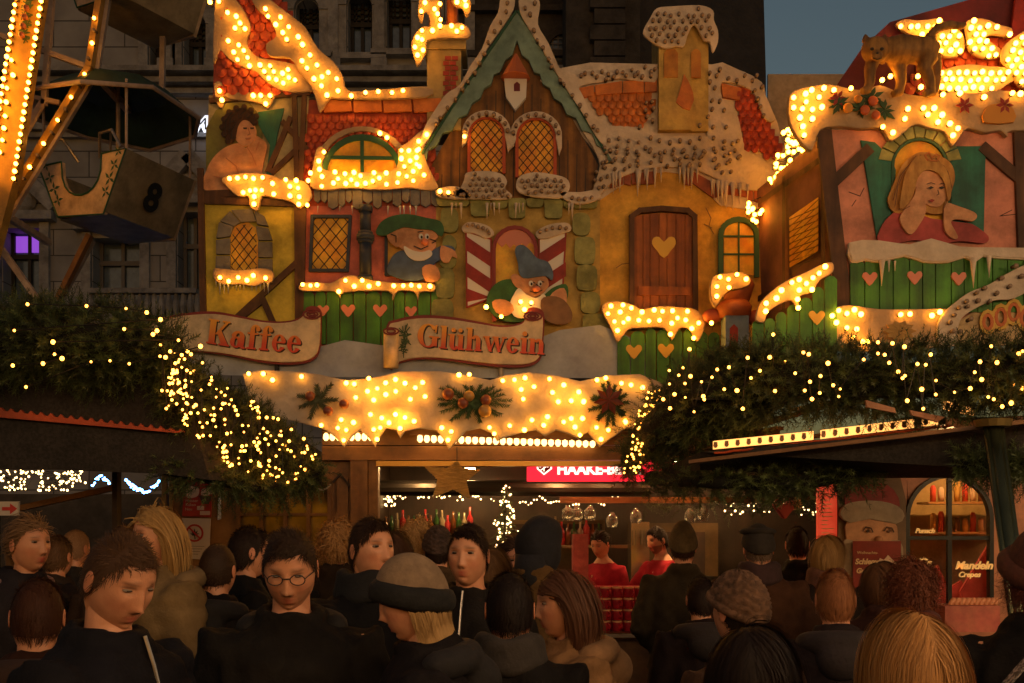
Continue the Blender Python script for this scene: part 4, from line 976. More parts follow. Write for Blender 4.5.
# ---------- letters ----------
def ell(cx, cy, rx, ry, a0, a1, n=20): return [(cx+rx*math.cos(R(a0+(a1-a0)*i/n)), cy+ry*math.sin(R(a0+(a1-a0)*i/n))) for i in range(n+1)]
def glyph(ch):
    """fat serif letters as overlapping outlines; x-height 1, ascender 1.5"""
    S = lambda x, y0, y1, w_=.3: [(x,y0),(x+w_,y0),(x+w_,y1),(x,y1)]
    F_ = lambda x0, x1, y: [(x0,y),(x1,y),(x1,y+.1),(x0,y+.1)]
    def bowl(cx, cy, rx, ry, tx, ty, a0=0, a1=360): return ell(cx,cy,rx,ry,a0,a1,24)+ell(cx,cy,rx-tx,ry-ty,a1,a0,24)
    if ch == 'K': return 1.35, [S(.12,0,1.5,.36), F_(0,.6,0), F_(0,.6,1.4), [(.46,.62),(1.05,1.42),(1.22,1.42),(.62,.62)], F_(.86,1.3,1.4), [(.58,.78),(.78,.98),(1.3,.08),(.88,.08)], F_(.74,1.38,0)]
    if ch == 'a': return .98, [bowl(.38,.33,.36,.34,.26,.1), S(.58,.05,.72,.28), ell(.48,.68,.38,.33,0,170)+ell(.48,.66,.12,.22,160,0), bowl(.22,.72,.13,.13,.129,.129), [(.6,.1),(.86,.12),(.98,.06),(.92,-.03),(.72,-.03)]]
    if ch == 'f': return .72, [S(.16,0,1.15,.28), F_(.02,.58,0), F_(0,.64,.9), ell(.46,1.12,.3,.38,180,30)+ell(.46,1.12,.05,.28,40,180), ell(.62,1.24,.13,.13,0,360)]
    if ch == 'e': return .88, [bowl(.42,.5,.41,.52,.27,.1,25,330), [(.22,.5),(.8,.5),(.8,.6),(.22,.6)], ell(.42,.56,.41,.46,0,30,4)+ell(.42,.56,.16,.36,30,0,4)]
    if ch == 'G': return 1.45, [bowl(.72,.74,.7,.78,.36,.1,38,322), S(.98,.1,.72,.34), F_(.78,1.44,.64), [(1.14,1.0),(1.26,1.0),(1.26,1.52),(1.14,1.44)]]
    if ch == 'l': return .5, [S(.1,0,1.5,.3), F_(0,.5,0), F_(0,.3,1.4)]
    if ch == 'i': return .5, [S(.1,0,1,.3), F_(0,.5,0), F_(0,.3,.9), ell(.25,1.28,.16,.16,0,360)]
    if ch == 'h': return 1.1, [S(.1,0,1.5,.3), F_(0,.5,0), F_(0,.3,1.4), S(.68,0,.7,.3), F_(.6,1.08,0), ell(.65,.62,.33,.4,0,150)+ell(.62,.6,.06,.26,150,0)]
    if ch == 'n': return 1.1, [S(.1,0,1,.3), F_(0,.5,0), F_(0,.3,.9), S(.68,0,.7,.3), F_(.6,1.08,0), ell(.65,.62,.33,.4,0,150)+ell(.62,.6,.06,.26,150,0)]
    if ch == 'u': return 1.12, [S(.1,.3,1,.3), F_(0,.3,.9), S(.68,0,1,.3), F_(.58,.9,.9), F_(.8,1.08,0), ell(.43,.38,.33,.42,180,330)+ell(.46,.4,.06,.28,330,180), ell(.32,1.28,.14,.14,0,360), ell(.78,1.28,.14,.14,0,360)]
    if ch == 'w': return 1.5, [[(.06,1),(.36,1),(.62,0),(.42,0)], [(.42,0),(.54,.0),(.84,.96),(.74,.96)], [(.66,1),(.96,1),(1.2,0),(1.0,0)], [(1.02,0),(1.12,0),(1.42,.96),(1.32,.96)], F_(0,.44,.9), F_(.6,1.02,.9), F_(1.22,1.54,.9)]
    return .4, []
def sign_text(parent, txt, path, h, Y, m, shadow=None):
    """path(t)->(px,py,angle) along the baseline, t in px from the start; h = x-height in px"""
    x = 0; mb = MB(); sh_ = MB()
    for ch in txt:
        adv, polys = glyph(ch)
        for j, pl_ in enumerate(polys):
            for tgt, ox, oy, yy, th in ((mb, 0, 0, Y, .012), (sh_, 1.3, 1.3, Y+.010, .006)):
                q = []
                for gx, gy in pl_:
                    bx, by, an = path(x+gx*h)
                    q.append((bx + gy*h*math.sin(an)+ox, by - gy*h*math.cos(an)+oy))
                addplate(tgt, q, yy-.0007*j, th)
        x += (adv+.04)*h
    o = mb.build('lettering', m, parent)
    if shadow: sh_.build('letter_shadow', shadow, parent)
    return o
LETM = bpy.data.materials.new('red_to_orange_lettering'); LETM.use_nodes = True
t = LETM.node_tree; b = t.nodes['Principled BSDF']; co = t.nodes.new('ShaderNodeTexCoord'); sx = t.nodes.new('ShaderNodeSeparateXYZ'); rp = t.nodes.new('ShaderNodeValToRGB')
t.links.new(co.outputs['Generated'], sx.inputs[0]); t.links.new(sx.outputs['Z'], rp.inputs[0]); t.links.new(rp.outputs[0], b.inputs['Base Color'])
rp.color_ramp.elements[0].color = (.62,.045,.015,1); rp.color_ramp.elements[0].position = .25; rp.color_ramp.elements[1].color = (.85,.36,.03,1); rp.color_ramp.elements[1].position = .85; b.inputs['Roughness'].default_value = .4
PAPER = mat('cream_banner_paint', (.80,.64,.42), (.66,.5,.3), 4, .6, .001, 20)
MAROON = mat('maroon_banner_edge', (.2,.02,.02))
# Kaffee
SY = FY-.14
k1 = thing('banner_sign', P(250, 345, SY), 'cream scroll banner sign reading Kaffee in red and orange letters', 'sign')
ban = [(150,326),(172,318),(190,315),(215,314),(240,318),(262,322),(280,323),(295,321),(303,316),(305,311),(312,309),(319,312),(320,322),(319,345),(314,356),(302,361),(280,362),(255,359),(230,354),(205,351),(180,350),(150,352)]
plate([(x*1+(x-240)*.015, y+(y-338)*.11) for x, y in ban], SY+.02, .03, MAROON, 'edge', k1, s=3)
pk = plate(ban, SY, .02, PAPER, 'scroll', k1, s=3, bev=.003)
m_ = MB(); 
for rr in (10, 6, 3): strokes(m_, [[(312+rr*.9*math.cos(R(a)), 314+rr*.45*math.sin(R(a))) for a in range(0, 361, 30)]], SY-.014-.001*rr, 1.4, .014)
m_.build('curl', MAROON, k1)
sign_text(k1, 'Kaffee', lambda t: (206+t, 343+.115*t+1.0*math.sin(t/22), .11), 16.5, SY-.014, LETM, DARKLINE)
m_ = MB(); c = P(277, 366, SY); m_.tube([P(277,358,SY+.06), P(277,372,SY+.06)], .02, 6); m_.tube([P(277,370,SY+.05), P(270,380,SY), P(268,395,SY+.03)], .006, 6); m_.tube([P(279,370,SY+.05), P(279,385,SY), P(274,402,SY+.03)], .006, 6); m_.build('bracket_and_cable', BLACK, k1)
# Gluehwein
k2 = thing('banner_sign', P(463, 340, SY), 'cream scroll banner sign reading Gl\u00fchwein with a small fir sprig at its rolled end', 'sign')
ban = [(388,328),(398,322),(412,319),(430,318),(455,320),(480,324),(500,327),(515,326),(524,322),(525,314),(532,311),(541,314),(543,322),(542,340),(541,352),(536,360),(524,364),(500,364),(478,362),(455,359),(430,357),(412,358),(400,361),(390,365)]
plate([(x+(x-466)*.02, y+(y-341)*.13) for x, y in ban], SY+.02, .03, MAROON, 'edge', k2, s=3)
pk = plate(ban, SY, .02, PAPER, 'scroll', k2, s=3, bev=.003)
rl = MB(); rl.tube([P(391,368,SY-.03), P(391,331,SY-.03)], 7.5/F*SY, 14); rl.build('roll', PAPER, k2, True)
m_ = MB()
for rr in (8, 4.5): strokes(m_, [[(391+rr*.95*math.cos(R(a)), 331+rr*.42*math.sin(R(a))) for a in range(0, 361, 30)]], SY-.1-.001*rr, 1.3, .014)
for rr in (10, 6, 3): strokes(m_, [[(533+rr*.9*math.cos(R(a)), 316+rr*.42*math.sin(R(a))) for a in range(0, 361, 30)]], SY-.014-.001*rr, 1.4, .014)
m_.build('curl', MAROON, k2)
sign_text(k2, 'Gluhwein', lambda t: (416.5+t, 345+.085*t+1.2*math.sin(t/30+.5), .07), 15.2, SY-.014, LETM, DARKLINE)
FIRP = mat('fir_paint', (.07,.14,.04), (.03,.07,.02), 30)
m_ = MB(); random.seed(6)
for k in range(46):
    x0, y0 = 404+random.uniform(-3,3), 340+random.uniform(-11, 11); a = random.uniform(0, 6.28); L = random.uniform(4, 7)
    strokes(m_, [[(x0,y0),(x0+L*math.cos(a), y0+L*math.sin(a))]], SY-.012, .9, .006)
m_.build('fir_sprig', FIRP, k2)
m_ = MB(); m_.tube([P(501,360,SY+.06), P(501,378,SY+.06)], .02, 6); m_.build('bracket', mat('beige_bracket', (.4,.33,.25)), k2)

# ---------- lit snow valance over the counter ----------
VY = FY-.28
V = thing('snow_valance', P(450, 410, VY), 'long snow-shaped fascia board with icicle points, lit bulbs and painted fir decor', 'valance')
vp = [(242,374),(262,370),(290,371),(318,374),(345,380),(372,378),(400,371),(440,371),(470,376),(490,380),(505,375),(530,372),(560,376),(580,381),(610,375),(640,374),(660,382),(672,392),
      (670,410),(655,425),(640,430),(626,428),(615,436),(606,442),(600,447),(594,440),(588,432),(578,438),(570,434),(556,430),(545,436),(536,430),(524,432),(508,436),(497,441),(492,433),(480,428),(466,431),(456,442),(449,450),(444,440),(436,430),(420,428),(405,431),(400,438),(396,430),(386,428),(380,437),(375,447),(369,438),(360,430),(352,436),(344,447),(336,438),(326,430),(310,425),(290,420),(265,415),(250,400)]
VM = mat('valance_snow_paint', (.58,.5,.42), (.4,.32,.25), 5, .7, .006, 22)
plate(vp, VY, .03, VM, 'board', V, s=0, bev=.006)
vb = zc(180,290,[(275,335),(333,335),(370,360),(486,346),(665,372),(697,376),(755,354),(703,430),(750,405),(775,440),(789,394),(822,372),(823,418),(861,358),(863,406),(900,373),(941,391),(970,370),(921,437),(980,426),(645,519),(694,530),(631,552),(665,560),(655,601),(762,498),(807,512),(775,558),(801,551),(835,531),(788,597),(862,498),(900,510),(936,525),(880,553),(565,541)])
vb += zc(380,290,[(24,371),(62,358),(100,373),(142,391),(171,370),(24,418),(63,405),(122,437),(181,426),(62,498),(100,510),(137,525),(36,531),(82,553),(316,340),(357,338),(491,363),(538,359),(580,352),(565,398),(616,387),(573,436),(678,356),(735,380),(690,410),(795,408),(765,443),(713,447),(814,448),(670,507),(608,520),(655,541),(519,543),(578,560),(438,550),(457,575),(247,551),(285,566),(272,600),(735,528),(765,514),(810,514),(780,548),(800,580),(868,360),(903,352),(966,373),(1004,380),(866,550),(913,560),(884,597),(982,525)])
vb += zc(580,290,[(250,390),(183,530),(66,550),(15,445)])
bulbs(V, vb, VY-.005)
def sprig(name, cx, cy, rx, ry, n, parent, Y, seed, m=FIRP):
    rr = random.Random(seed); mb = MB()
    for k in range(n):
        a = 2*math.pi*k/n+rr.uniform(-.2,.2); L = rr.uniform(.7, 1); tip = Vector((cx+rx*L*math.cos(a), cy+ry*L*math.sin(a), 0))
        for j in range(22):
            t = j/22; p = Vector((cx, cy, 0)).lerp(tip, t); 
            for s_ in (-1, 1):
                aa = a+s_*rr.uniform(.5,.9); l_ = rr.uniform(4.5, 8)*(1.1-t*.6)
                p0 = P(p.x, p.y, Y-rr.uniform(0,.03)); p1 = P(p.x+l_*math.cos(aa), p.y+l_*math.sin(aa), Y-rr.uniform(0,.05))
                w_ = Vector((math.sin(aa), 0, math.cos(aa)))*.005
                mb.add([p0-w_, p0+w_, p1, p1+Vector((0,.006,0))], [(0,1,2),(1,0,3)])
    return mb.build(name, m, parent)
s1 = sprig('fir_sprig', 473, 402, 46, 22, 22, V, VY-.03, 3)
for (x, y, r, c_) in [(448,394,6,0),(469,396,5.5,1),(463,403,5.5,0),(486,400,5.5,0),(485,411,6.5,1)]:
    m_ = MB(); m_.ball(P(x, y, VY-.08), r/F*VY, 14, 10); m_.build('berry', mat(['brown_berry','gold_berry'][c_], [(.25,.07,.04),(.5,.28,.08)][c_], rough=.3), s1, True)
s2 = sprig('fir_sprig', 611, 404, 24, 24, 15, V, VY-.03, 4)
m_ = MB()
for k in range(7):
    a = R(k*360/7+15); m_.add([P(609,400,VY-.09), P(609+9*math.cos(a-.4),400+9*math.sin(a-.4),VY-.08), P(609+16*math.cos(a),400+16*math.sin(a),VY-.07), P(609+9*math.cos(a+.4),400+9*math.sin(a+.4),VY-.1)], [(0,1,2),(0,2,3)])
m_.build('red_flower', mat('poinsettia_petal', (.3,.05,.02), (.2,.03,.015), 30), s2)
s3 = sprig('fir_sprig', 318, 400, 24, 20, 7, V, VY-.025, 9, mat('pale_fir_paint', (.10,.12,.05), (.06,.07,.03), 30))
for (x, y) in [(328,411),(344,404),(310,396)]:
    m_ = MB(); m_.ball(P(x, y, VY-.06), 5/F*VY, 12, 8); m_.build('berry', mat('brown_berry', (.25,.07,.04)), s3, True)
# festoon row of pear-shaped bulbs under the fascia
fs = thing('festoon_lights', P(505, 436, VY+.12), 'row of glowing pear-shaped bulbs on a rail just beneath the snow valance', 'light row')
rl = MB(); rl.bar(P(410,433,VY+.12), P(598,440,VY+.12), .03, .03); rl.build('rail', WOODR, fs)
PB = MB(); PB.tube([(0,0,.0),(0,0,-.015),(0,0,-.045),(0,0,-.065)], [.010,.021,.024,.010], 10); pbm = PB.mesh('bulb', mat('pear_bulb_glass', (1,.8,.5), rough=.3, emit=(1,.58,.17), es=1.3), True)
for k in range(26):
    x = 420+k*6.9; o = bpy.data.objects.new('bulb', pbm); COL.objects.link(o); o.parent = fs; o.location = P(x, 434.5+.03*(x-417), VY+.12)-wo(fs)
fs2 = thing('festoon_lights', P(345, 436, VY+.12), 'short row of glowing pear-shaped bulbs above the oak post left of the long row', 'light row')
rl = MB(); rl.bar(P(322,430,VY+.12), P(372,431,VY+.12), .03, .03); rl.build('rail', WOODR, fs2)
for k in range(8):
    x = 326+k*6.4; o = bpy.data.objects.new('bulb', pbm); COL.objects.link(o); o.parent = fs2; o.location = P(x, 433, VY+.12)-wo(fs2)

# ================= mulled wine stall under the painted fronts =================
ST = thing('market_stall', (P(500, 535, FY).x, FY+.6, 0), 'big oak-framed drinks stall with open serving counter under the painted fronts', 'stall')
def bxp(mb, x0, x1, y0, y1, Ya, Yb, mi=0):
    a = P(x0, y1, Ya); b = P(x1, y0, Ya); mb.box(a.x, b.x, Ya, Yb, a.z, b.z, mi)
m_ = MB(); bxp(m_, 322, 780, 446, 460, FY-.1, FY+.05); m_.build('fascia_beam', WOODR, ST)
m_ = MB(); bxp(m_, 322, 780, 428, 445, FY-.02, FY+.1); m_.build('upper_rail', WOODR, ST)
m_ = MB(); bxp(m_, 376, 640, 461, 466, FY-.12, FY-.02); m_.build('light_strip_moulding', mat('gilt_moulding', (.5,.3,.08), rough=.3, metal=.5), ST)
for i, (a, b) in enumerate([(351,368),(368.5,378)]):
    m_ = MB(); z = P(0, 446, FY-.05).z; xa, xb = P(a,0,FY-.06).x, P(b,0,FY-.06).x
    m_.box(xa, xb, FY-.09+.03*i, FY+.06, 0, z-.003); m_.build('post', WOODO, ST)
# window wall left of the post
WY = FY+.0
m_ = MB(); zt = P(0,452,WY).z
def col(x0, x1, z0, z1, ya=WY-.02, yb=WY+.06): m_.box(P(x0,0,WY).x, P(x1,0,WY).x, ya, yb, z0, z1)
def zz(py): return EZ+(HY-py)/F*WY
col(170,237,0,zt); col(331,351,0,zt); col(237,331,0,zz(592)); col(237,331,zz(478),zt)
m_.build('window_wall', WOODO, ST)
m_ = MB(); bx0, bx1 = 237, 331
for x in (237, 260, 284, 307, 328): m_.box(P(x,0,WY).x, P(x+3.5,0,WY).x, WY-.035, WY+.02, zz(592), zz(478))
for y in (479, 513, 548, 584): m_.box(P(237,0,WY).x, P(331.5,0,WY).x, WY-.03, WY+.015, zz(y+3), zz(y))
wf = m_.build('window', WOODO, ST)
m_ = MB(); a, b = P(237,592,WY+.03), P(331,478,WY+.03); m_.add([(a.x,WY+.03,a.z),(b.x,WY+.03,a.z),(b.x,WY+.03,b.z),(a.x,WY+.03,b.z)], [(0,1,2,3)])
m_.build('pane', mat('amber_reflect_glass', (.07,.04,.012), (.40,.22,.05), 6, .08, spec=.9), wf)  # amber patches in the glass colour imitate reflected lights
m_ = MB(); m_.box(P(338,0,WY).x, P(349,0,WY).x, WY-.06, WY-.02, .3, zz(478)); strokes(m_, [[(333,482),(340,474),(351,488),(351,600)]], WY-.08, 2, .02, 1); m_.build('folded_shutter', [WOODO, BEAMD], ST)
m_ = MB(); m_.box(P(164,0,WY).x, P(168,0,WY).x, WY-.06, WY+.0, .0, zt); m_.box(P(171,0,WY).x, P(174,0,WY).x, WY-.05, WY-.021, .0, zt); m_.build('corner_trim', mat('gold_oak', (.5,.28,.08), (.38,.2,.05), 9, .45, stretch=(1,1,.1)), ST)
# inside
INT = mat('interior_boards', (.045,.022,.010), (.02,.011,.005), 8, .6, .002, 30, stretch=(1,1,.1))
BYI = FY+2.2
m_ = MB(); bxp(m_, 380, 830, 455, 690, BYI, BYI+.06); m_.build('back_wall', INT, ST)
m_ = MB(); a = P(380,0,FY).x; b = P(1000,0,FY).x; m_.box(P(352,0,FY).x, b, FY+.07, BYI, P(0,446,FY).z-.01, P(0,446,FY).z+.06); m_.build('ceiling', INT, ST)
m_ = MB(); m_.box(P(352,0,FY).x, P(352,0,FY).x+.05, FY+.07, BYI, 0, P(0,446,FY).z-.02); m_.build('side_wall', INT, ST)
m_ = MB(); m_.tube([(P(378,0,FY+1).x, FY+1.1, EZ+(535-488)/F*(FY+1.1)), (P(650,0,FY+1.1).x, FY+1.1, EZ+(535-488)/F*(FY+1.1))], .075, 12); m_.build('duct', mat('dark_duct', (.03,.025,.02), rough=.4, metal=.6), ST)
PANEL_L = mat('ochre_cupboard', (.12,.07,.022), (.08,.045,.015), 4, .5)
m_ = MB(); 
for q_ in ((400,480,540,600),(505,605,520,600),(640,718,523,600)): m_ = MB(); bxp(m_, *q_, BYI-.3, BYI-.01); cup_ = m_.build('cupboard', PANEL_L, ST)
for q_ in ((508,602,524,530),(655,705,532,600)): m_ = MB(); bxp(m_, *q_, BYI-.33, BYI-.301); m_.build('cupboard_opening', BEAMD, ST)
m_ = MB()
# counter
za = EZ+(535-632)/F*(FY-.1); m_.box(P(380,0,FY).x, P(800,0,FY).x, FY-.2, FY+.45, za-.05, za); ct = m_.build('counter_top', mat('counter_dark_wood', (.10,.045,.02), (.06,.03,.012), 8, .25), ST)
m_ = MB(); m_.box(P(380,0,FY).x, P(800,0,FY).x, FY-.1, FY-.04, .05, za-.052); m_.build('counter_front', mat('counter_front_print', (.22,.11,.04), (.09,.04,.02), 3, .5), ST)
m_ = MB(); m_.bar((P(575,0,FY).x, FY-.215, za-.02), (P(646,0,FY).x, FY-.215, za-.02), .02, .03); m_.build('counter_rim', mat('steel_rim', (.5,.45,.4), rough=.3, metal=.9), ST)
# small ceiling spots inside, put in to light the bar
lamp_m = mat('warm_spot_glass', (1,.8,.5), emit=(1,.55,.2), es=130)
for i, (x, Y) in enumerate([(420,FY+.8),(470,FY+1.6),(560,FY+.7),(610,FY+.6),(680,FY+.7),(740,FY+1.3)]):
    sp = thing('ceiling_spot', P(x, 452, Y), ['small warm ceiling spot just behind the straw star','small warm ceiling spot deep inside over the bar shelf','small warm ceiling spot over the left end of the brand sign','small warm ceiling spot over the mug display','small warm ceiling spot over the barman','small warm ceiling spot at the dim right end of the stall'][i], 'lamp')
    zc_ = P(0,446,FY).z-.012
    m_ = MB(); m_.tube([(P(x,0,Y).x,Y,zc_),(P(x,0,Y).x,Y,zc_-.07)], [.05,.06], 12); m_.build('housing', BLACK, sp)
    m_ = MB(); m_.tube([(P(x,0,Y).x,Y,zc_-.071),(P(x,0,Y).x,Y,zc_-.08)], .05, 12); m_.build('glass', lamp_m, sp)
# brand sign, red
BSY = FY+.55
bs = thing('brand_sign', P(583, 470, BSY), 'bright red lit sign board with white shield mark and white brewery lettering inside the stall', 'sign')
m_ = MB(); bxp(m_, 527, 676, 462, 481, BSY, BSY+.08); m_.build('board', mat('red_lit_sign', (.6,.01,.02), emit=(1,.015,.03), es=.55, rough=.4), bs)
WEM = mat('white_lit_letters', (.8,.75,.7), emit=(1,.75,.55), es=.7)
def text(parent, s, px, py, h, Y, m, name='lettering', off=0.0, sx=1.0, ext=.004, flip=False, shear=0, rot=0, align='LEFT'):
    """h: cap height in px, baseline at (px, py)"""
    cu_ = bpy.data.curves.new(name, 'FONT'); cu_.body = s; cu_.size = h/F*Y/.73; cu_.extrude = ext; cu_.offset = off; cu_.shear = shear; cu_.resolution_u = 3; cu_.align_x = align
    o = bpy.data.objects.new(name, cu_); COL.objects.link(o)
    me = bpy.data.meshes.new_from_object(o); bpy.data.objects.remove(o); bpy.data.curves.remove(cu_)
    M_ = Matrix.Translation(P(px, py, Y)) @ Matrix.Rotation(rot, 4, 'Y') @ Matrix.Rotation(math.pi/2, 4, 'X') @ Matrix.Diagonal((-sx if flip else sx, 1, 1, 1))
    me.transform(M_)
    if flip: me.flip_normals()
    me.materials.clear(); me.materials.append(m)
    return link(name, me, parent)
text(bs, 'HAAKE-BECK', 557, 474, 10.5, BSY-.005, WEM, off=.005, sx=.98)
m_ = MB(); addplate(m_, [(536,462.3),(552,462.3),(552,469),(544,475),(537,469)], BSY-.008, .006); addplate(m_, [(538,463),(550.3,463),(550.3,468.4),(544,473.3),(538.4,468.4)], BSY-.012, .003, 1)
strokes(m_, [[(544,464),(544,471)],[(540,467),(544,464.5),(548,467)],[(541,470),(547,466)]], BSY-.016, 1, .003, 0); m_.build('shield_mark', [WEM, mat('red_shield', (.5,.02,.03))], bs)
# straw star
stp = [(x, y) for x, y in [(424,466),(447,468),(457,461),(462,468),(480,470),(466,481),(470,499),(453,489),(433,498),(438,480)]]
ss = plate(stp, FY-.16, .05, mat('straw', (.8,.5,.15), (.45,.25,.06), 60, .7, .01, 60, stretch=(.3,1,2)), 'straw_star', None, s=0, bev=.01)
m_ = MB(); random.seed(2)
for ang_ in (0, .12, -.15):
    for l_ in clip_lines(stp, ang_, 1.5, random.uniform(0,.7)): m_.bar(P(l_[0][0]-.8, l_[0][1], FY-.165), P(l_[1][0]+.8, l_[1][1], FY-.165-random.uniform(0,.01)), .008, .008)
m_.build('straw_winding', MC['straw'], ss)
m_ = MB(); m_.tube([P(457,465,FY-.13), P(457,447,FY-.13)], .004, 5); m_.build('hanger', BLACK, ss)
tag(ss, 'straw-wrapped five-pointed star hanging from the stall beam', 'star ornament')
# fairy lights inside, tiny tree
TIN = mat('tiny_light', (1,.9,.7), emit=(1,.6,.22), es=2.4)
TINB = mat('tiny_blue_light', (.4,.6,1), emit=(.1,.35,1), es=6)
TINY = {}
def tiny(m, r):
    k = (m.name, r)
    if k not in TINY:
        mb = MB(); mb.ball((0,0,0), r, 6, 4); TINY[k] = mb.mesh('bulb', m, True)
    return TINY[k]
def lightstring(label, pts3, r=.012, m=TIN, cap=100, group=None, wire=True, name='light_string'):
    """pts3 world points in order along the wire"""
    pts3 = [Vector(p) for p in pts3]
    th = thing(name, pts3[0], label, 'light string', group)
    me = tiny(m, r)
    order = list(pts3)
    for p in order[:cap]:
        o = bpy.data.objects.new('bulb', me); COL.objects.link(o); o.parent = th; o.location = p - wo(th); k_ = .65+.7*((p.x*97.3+p.z*53.1) % 1); o.scale = (k_, k_, k_)
    if len(order) > cap:
        mb = MB()
        for p in order[cap:]: mb.ball(p, r, 6, 4)
        o = mb.build('bulb', m, th, True); o['kind'] = 'stuff'
    if wire and len(pts3) > 2:
        mb = MB(); mb.tube([p+Vector((0,.012,.004)) for p in pts3], .003, 4, cap=False); mb.build('wire', BLACK, th)
    return th
random.seed(21)
lightstring('sparse white fairy lights along the bar shelf left of the small tree', [P(382+k*2.6, 496+3*math.sin(k*.9)+random.uniform(-3,3), FY+1.9) for k in range(44)], .009)
lightstring('bunched white fairy lights hanging at the far left end of the bar shelf', [P(384+random.uniform(-4,12), 494+random.uniform(-6,12), FY+1.7) for k in range(26)], .010)
lightstring('white fairy lights along the bar shelf right of the small tree', [P(520+k*2.8, 501+3*math.sin(k*.7)+random.uniform(-2,2), FY+1.9) for k in range(36)], .009)
# shelf clutter in the bar
random.seed(31)
m_ = MB(); bxp(m_, 384, 478, 536, 539, BYI-.5, BYI-.31); bxp(m_, 540, 640, 545, 548, BYI-.6, BYI-.34); m_.build('shelf', PANEL_L, ST)
BTL = [mat('bottle_brown', (.12,.04,.01), rough=.12), mat('bottle_green', (.03,.08,.02), rough=.12), mat('bottle_clear', (.5,.4,.25), rough=.08, trans=.5), mat('bottle_red', (.35,.03,.03), rough=.15)]
for k in range(26):
    x = (386+k*5.6) if k < 16 else 543+(k-16)*6.2; yb = 536 if k < 16 else 545; Yb = BYI-.42 if k < 16 else BYI-.5; h_ = random.uniform(.2,.3); c_ = P(x, yb, Yb)
    mb = MB(); mb.tube([c_, c_+Vector((0,0,h_*.6)), c_+Vector((0,0,h_*.75)), c_+Vector((0,0,h_))], [.035,.035,.013,.012], 10)
    tag(mb.build('bottle', BTL[k%4], None, True), ['brown','green','clear','red'][k%4]+' glass bottle on the '+(('left back shelf, '+['first four','second four','third four','last four'][k//4]+' from the left') if k < 16 else 'right back shelf, '+['first four','middle four','last two'][(k-16)//4]+' from the left'), 'bottle', 'bottles on the '+('left' if k < 16 else 'right')+' back shelf')
mb = MB(); a, b = P(630,560,FY+1.3), P(648,522,FY+1.3); mb.box(a.x, b.x, FY+1.2, FY+1.5, a.z-.3, b.z); mb.tube([P(634,530,FY+1.18), P(634,545,FY+1.18)], .015, 6); mb.tube([P(642,530,FY+1.18), P(642,545,FY+1.18)], .015, 6); tag(mb.build('tap_machine', mat('brushed_steel', (.4,.33,.25), rough=.25, metal=.9)), 'steel drinks machine between barmaid and barman', 'machine')
lightstring('scattered fairy lights under the dim right end of the stall', [P(722+random.uniform(0,95), 505+random.uniform(-5,10), FY+1.6) for k in range(34)], .009)
NEED = mat('fir_needles', (.10,.13,.035), (.05,.08,.02), 5, .6, attr='Col')
def fir_sprays(mb_v, mb_f, colr, p, d, L, nn, nl, rr, wd=.0016):
    d = d.normalized(); a = d.cross(Vector((0,0,1)));
    if a.length < .1: a = Vector((1,0,0))
    a.normalize(); b = d.cross(a); c = rr.uniform(.45, 1.25); c2 = rr.uniform(.8, 1.2)
    for j in range(nn):
        t = (j+.5)/nn; q = p + d*(L*t) - Vector((0,0,1))*(L*.12*t*t); an = j*2.4+rr.uniform(-.4,.4)
        o = a*math.cos(an)+b*math.sin(an); l_ = nl*(1-.35*t)*rr.uniform(.7,1.1); tip = q + o*l_ + d*l_*.7
        s_ = o.cross(d)*wd; n0 = len(mb_v)
        mb_v += [q-s_, q+s_, tip]; mb_f.append((n0,n0+1,n0+2)); colr += [c*c2]*3
def spray_mesh(name, items, m, parent, nn=26, nl=.035, wd=.0022, seed=1):
    """items: (point, direction, length)"""
    rr = random.Random(seed); v, f, c = [], [], []
    for p, d, L in items: fir_sprays(v, f, c, Vector(p), Vector(d), L, nn, nl, rr, wd)
    me = bpy.data.meshes.new(name); me.from_pydata([tuple(x) for x in v], [], f); mats(me, m)
    at = me.color_attributes.new('Col', 'FLOAT_COLOR', 'POINT'); arr = np.ones((len(v), 4), 'f'); arr[:, :3] = np.array(c)[:, None]; at.data.foreach_set('color', arr.ravel())
    return link(name, me, parent)
TY = FY+1.0
tr = thing('christmas_tree', P(503, 560, TY), 'small dark christmas tree thick with white fairy lights on the bar', 'christmas tree')
tp, bt_ = P(507, 484, TY), P(503, 560, TY); rr = random.Random(5); its = []; lp = []
for k in range(170):
    t = rr.random()**.7; a = rr.uniform(0, 6.28); q = tp.lerp(bt_, t); d = Vector((math.cos(a), math.sin(a), -.25)); its.append((q, d, .03+.17*t))
    if k < 95:
        lp.append(q + d*(.03+.17*t)*rr.uniform(.6,1.05))
spray_mesh('foliage', its, NEED, tr, 22, .03)
m_ = MB(); m_.tube([tp, bt_, bt_-Vector((0,0,.1))], [.006,.02,.02], 6); m_.build('trunk', BEAMD, tr)
lp.sort(key=lambda q: -q.z)
lightstring('white fairy lights wound round the small christmas tree on the bar', lp, .009)
m_ = MB(); bxp(m_, 475, 535, 560, 566, TY-.2, TY+.2); bxp(m_, 478, 532, 566, 640, TY-.15, TY+.15); tag(m_.build('bar_pedestal', INT), 'dark bar pedestal under the small christmas tree', 'pedestal')
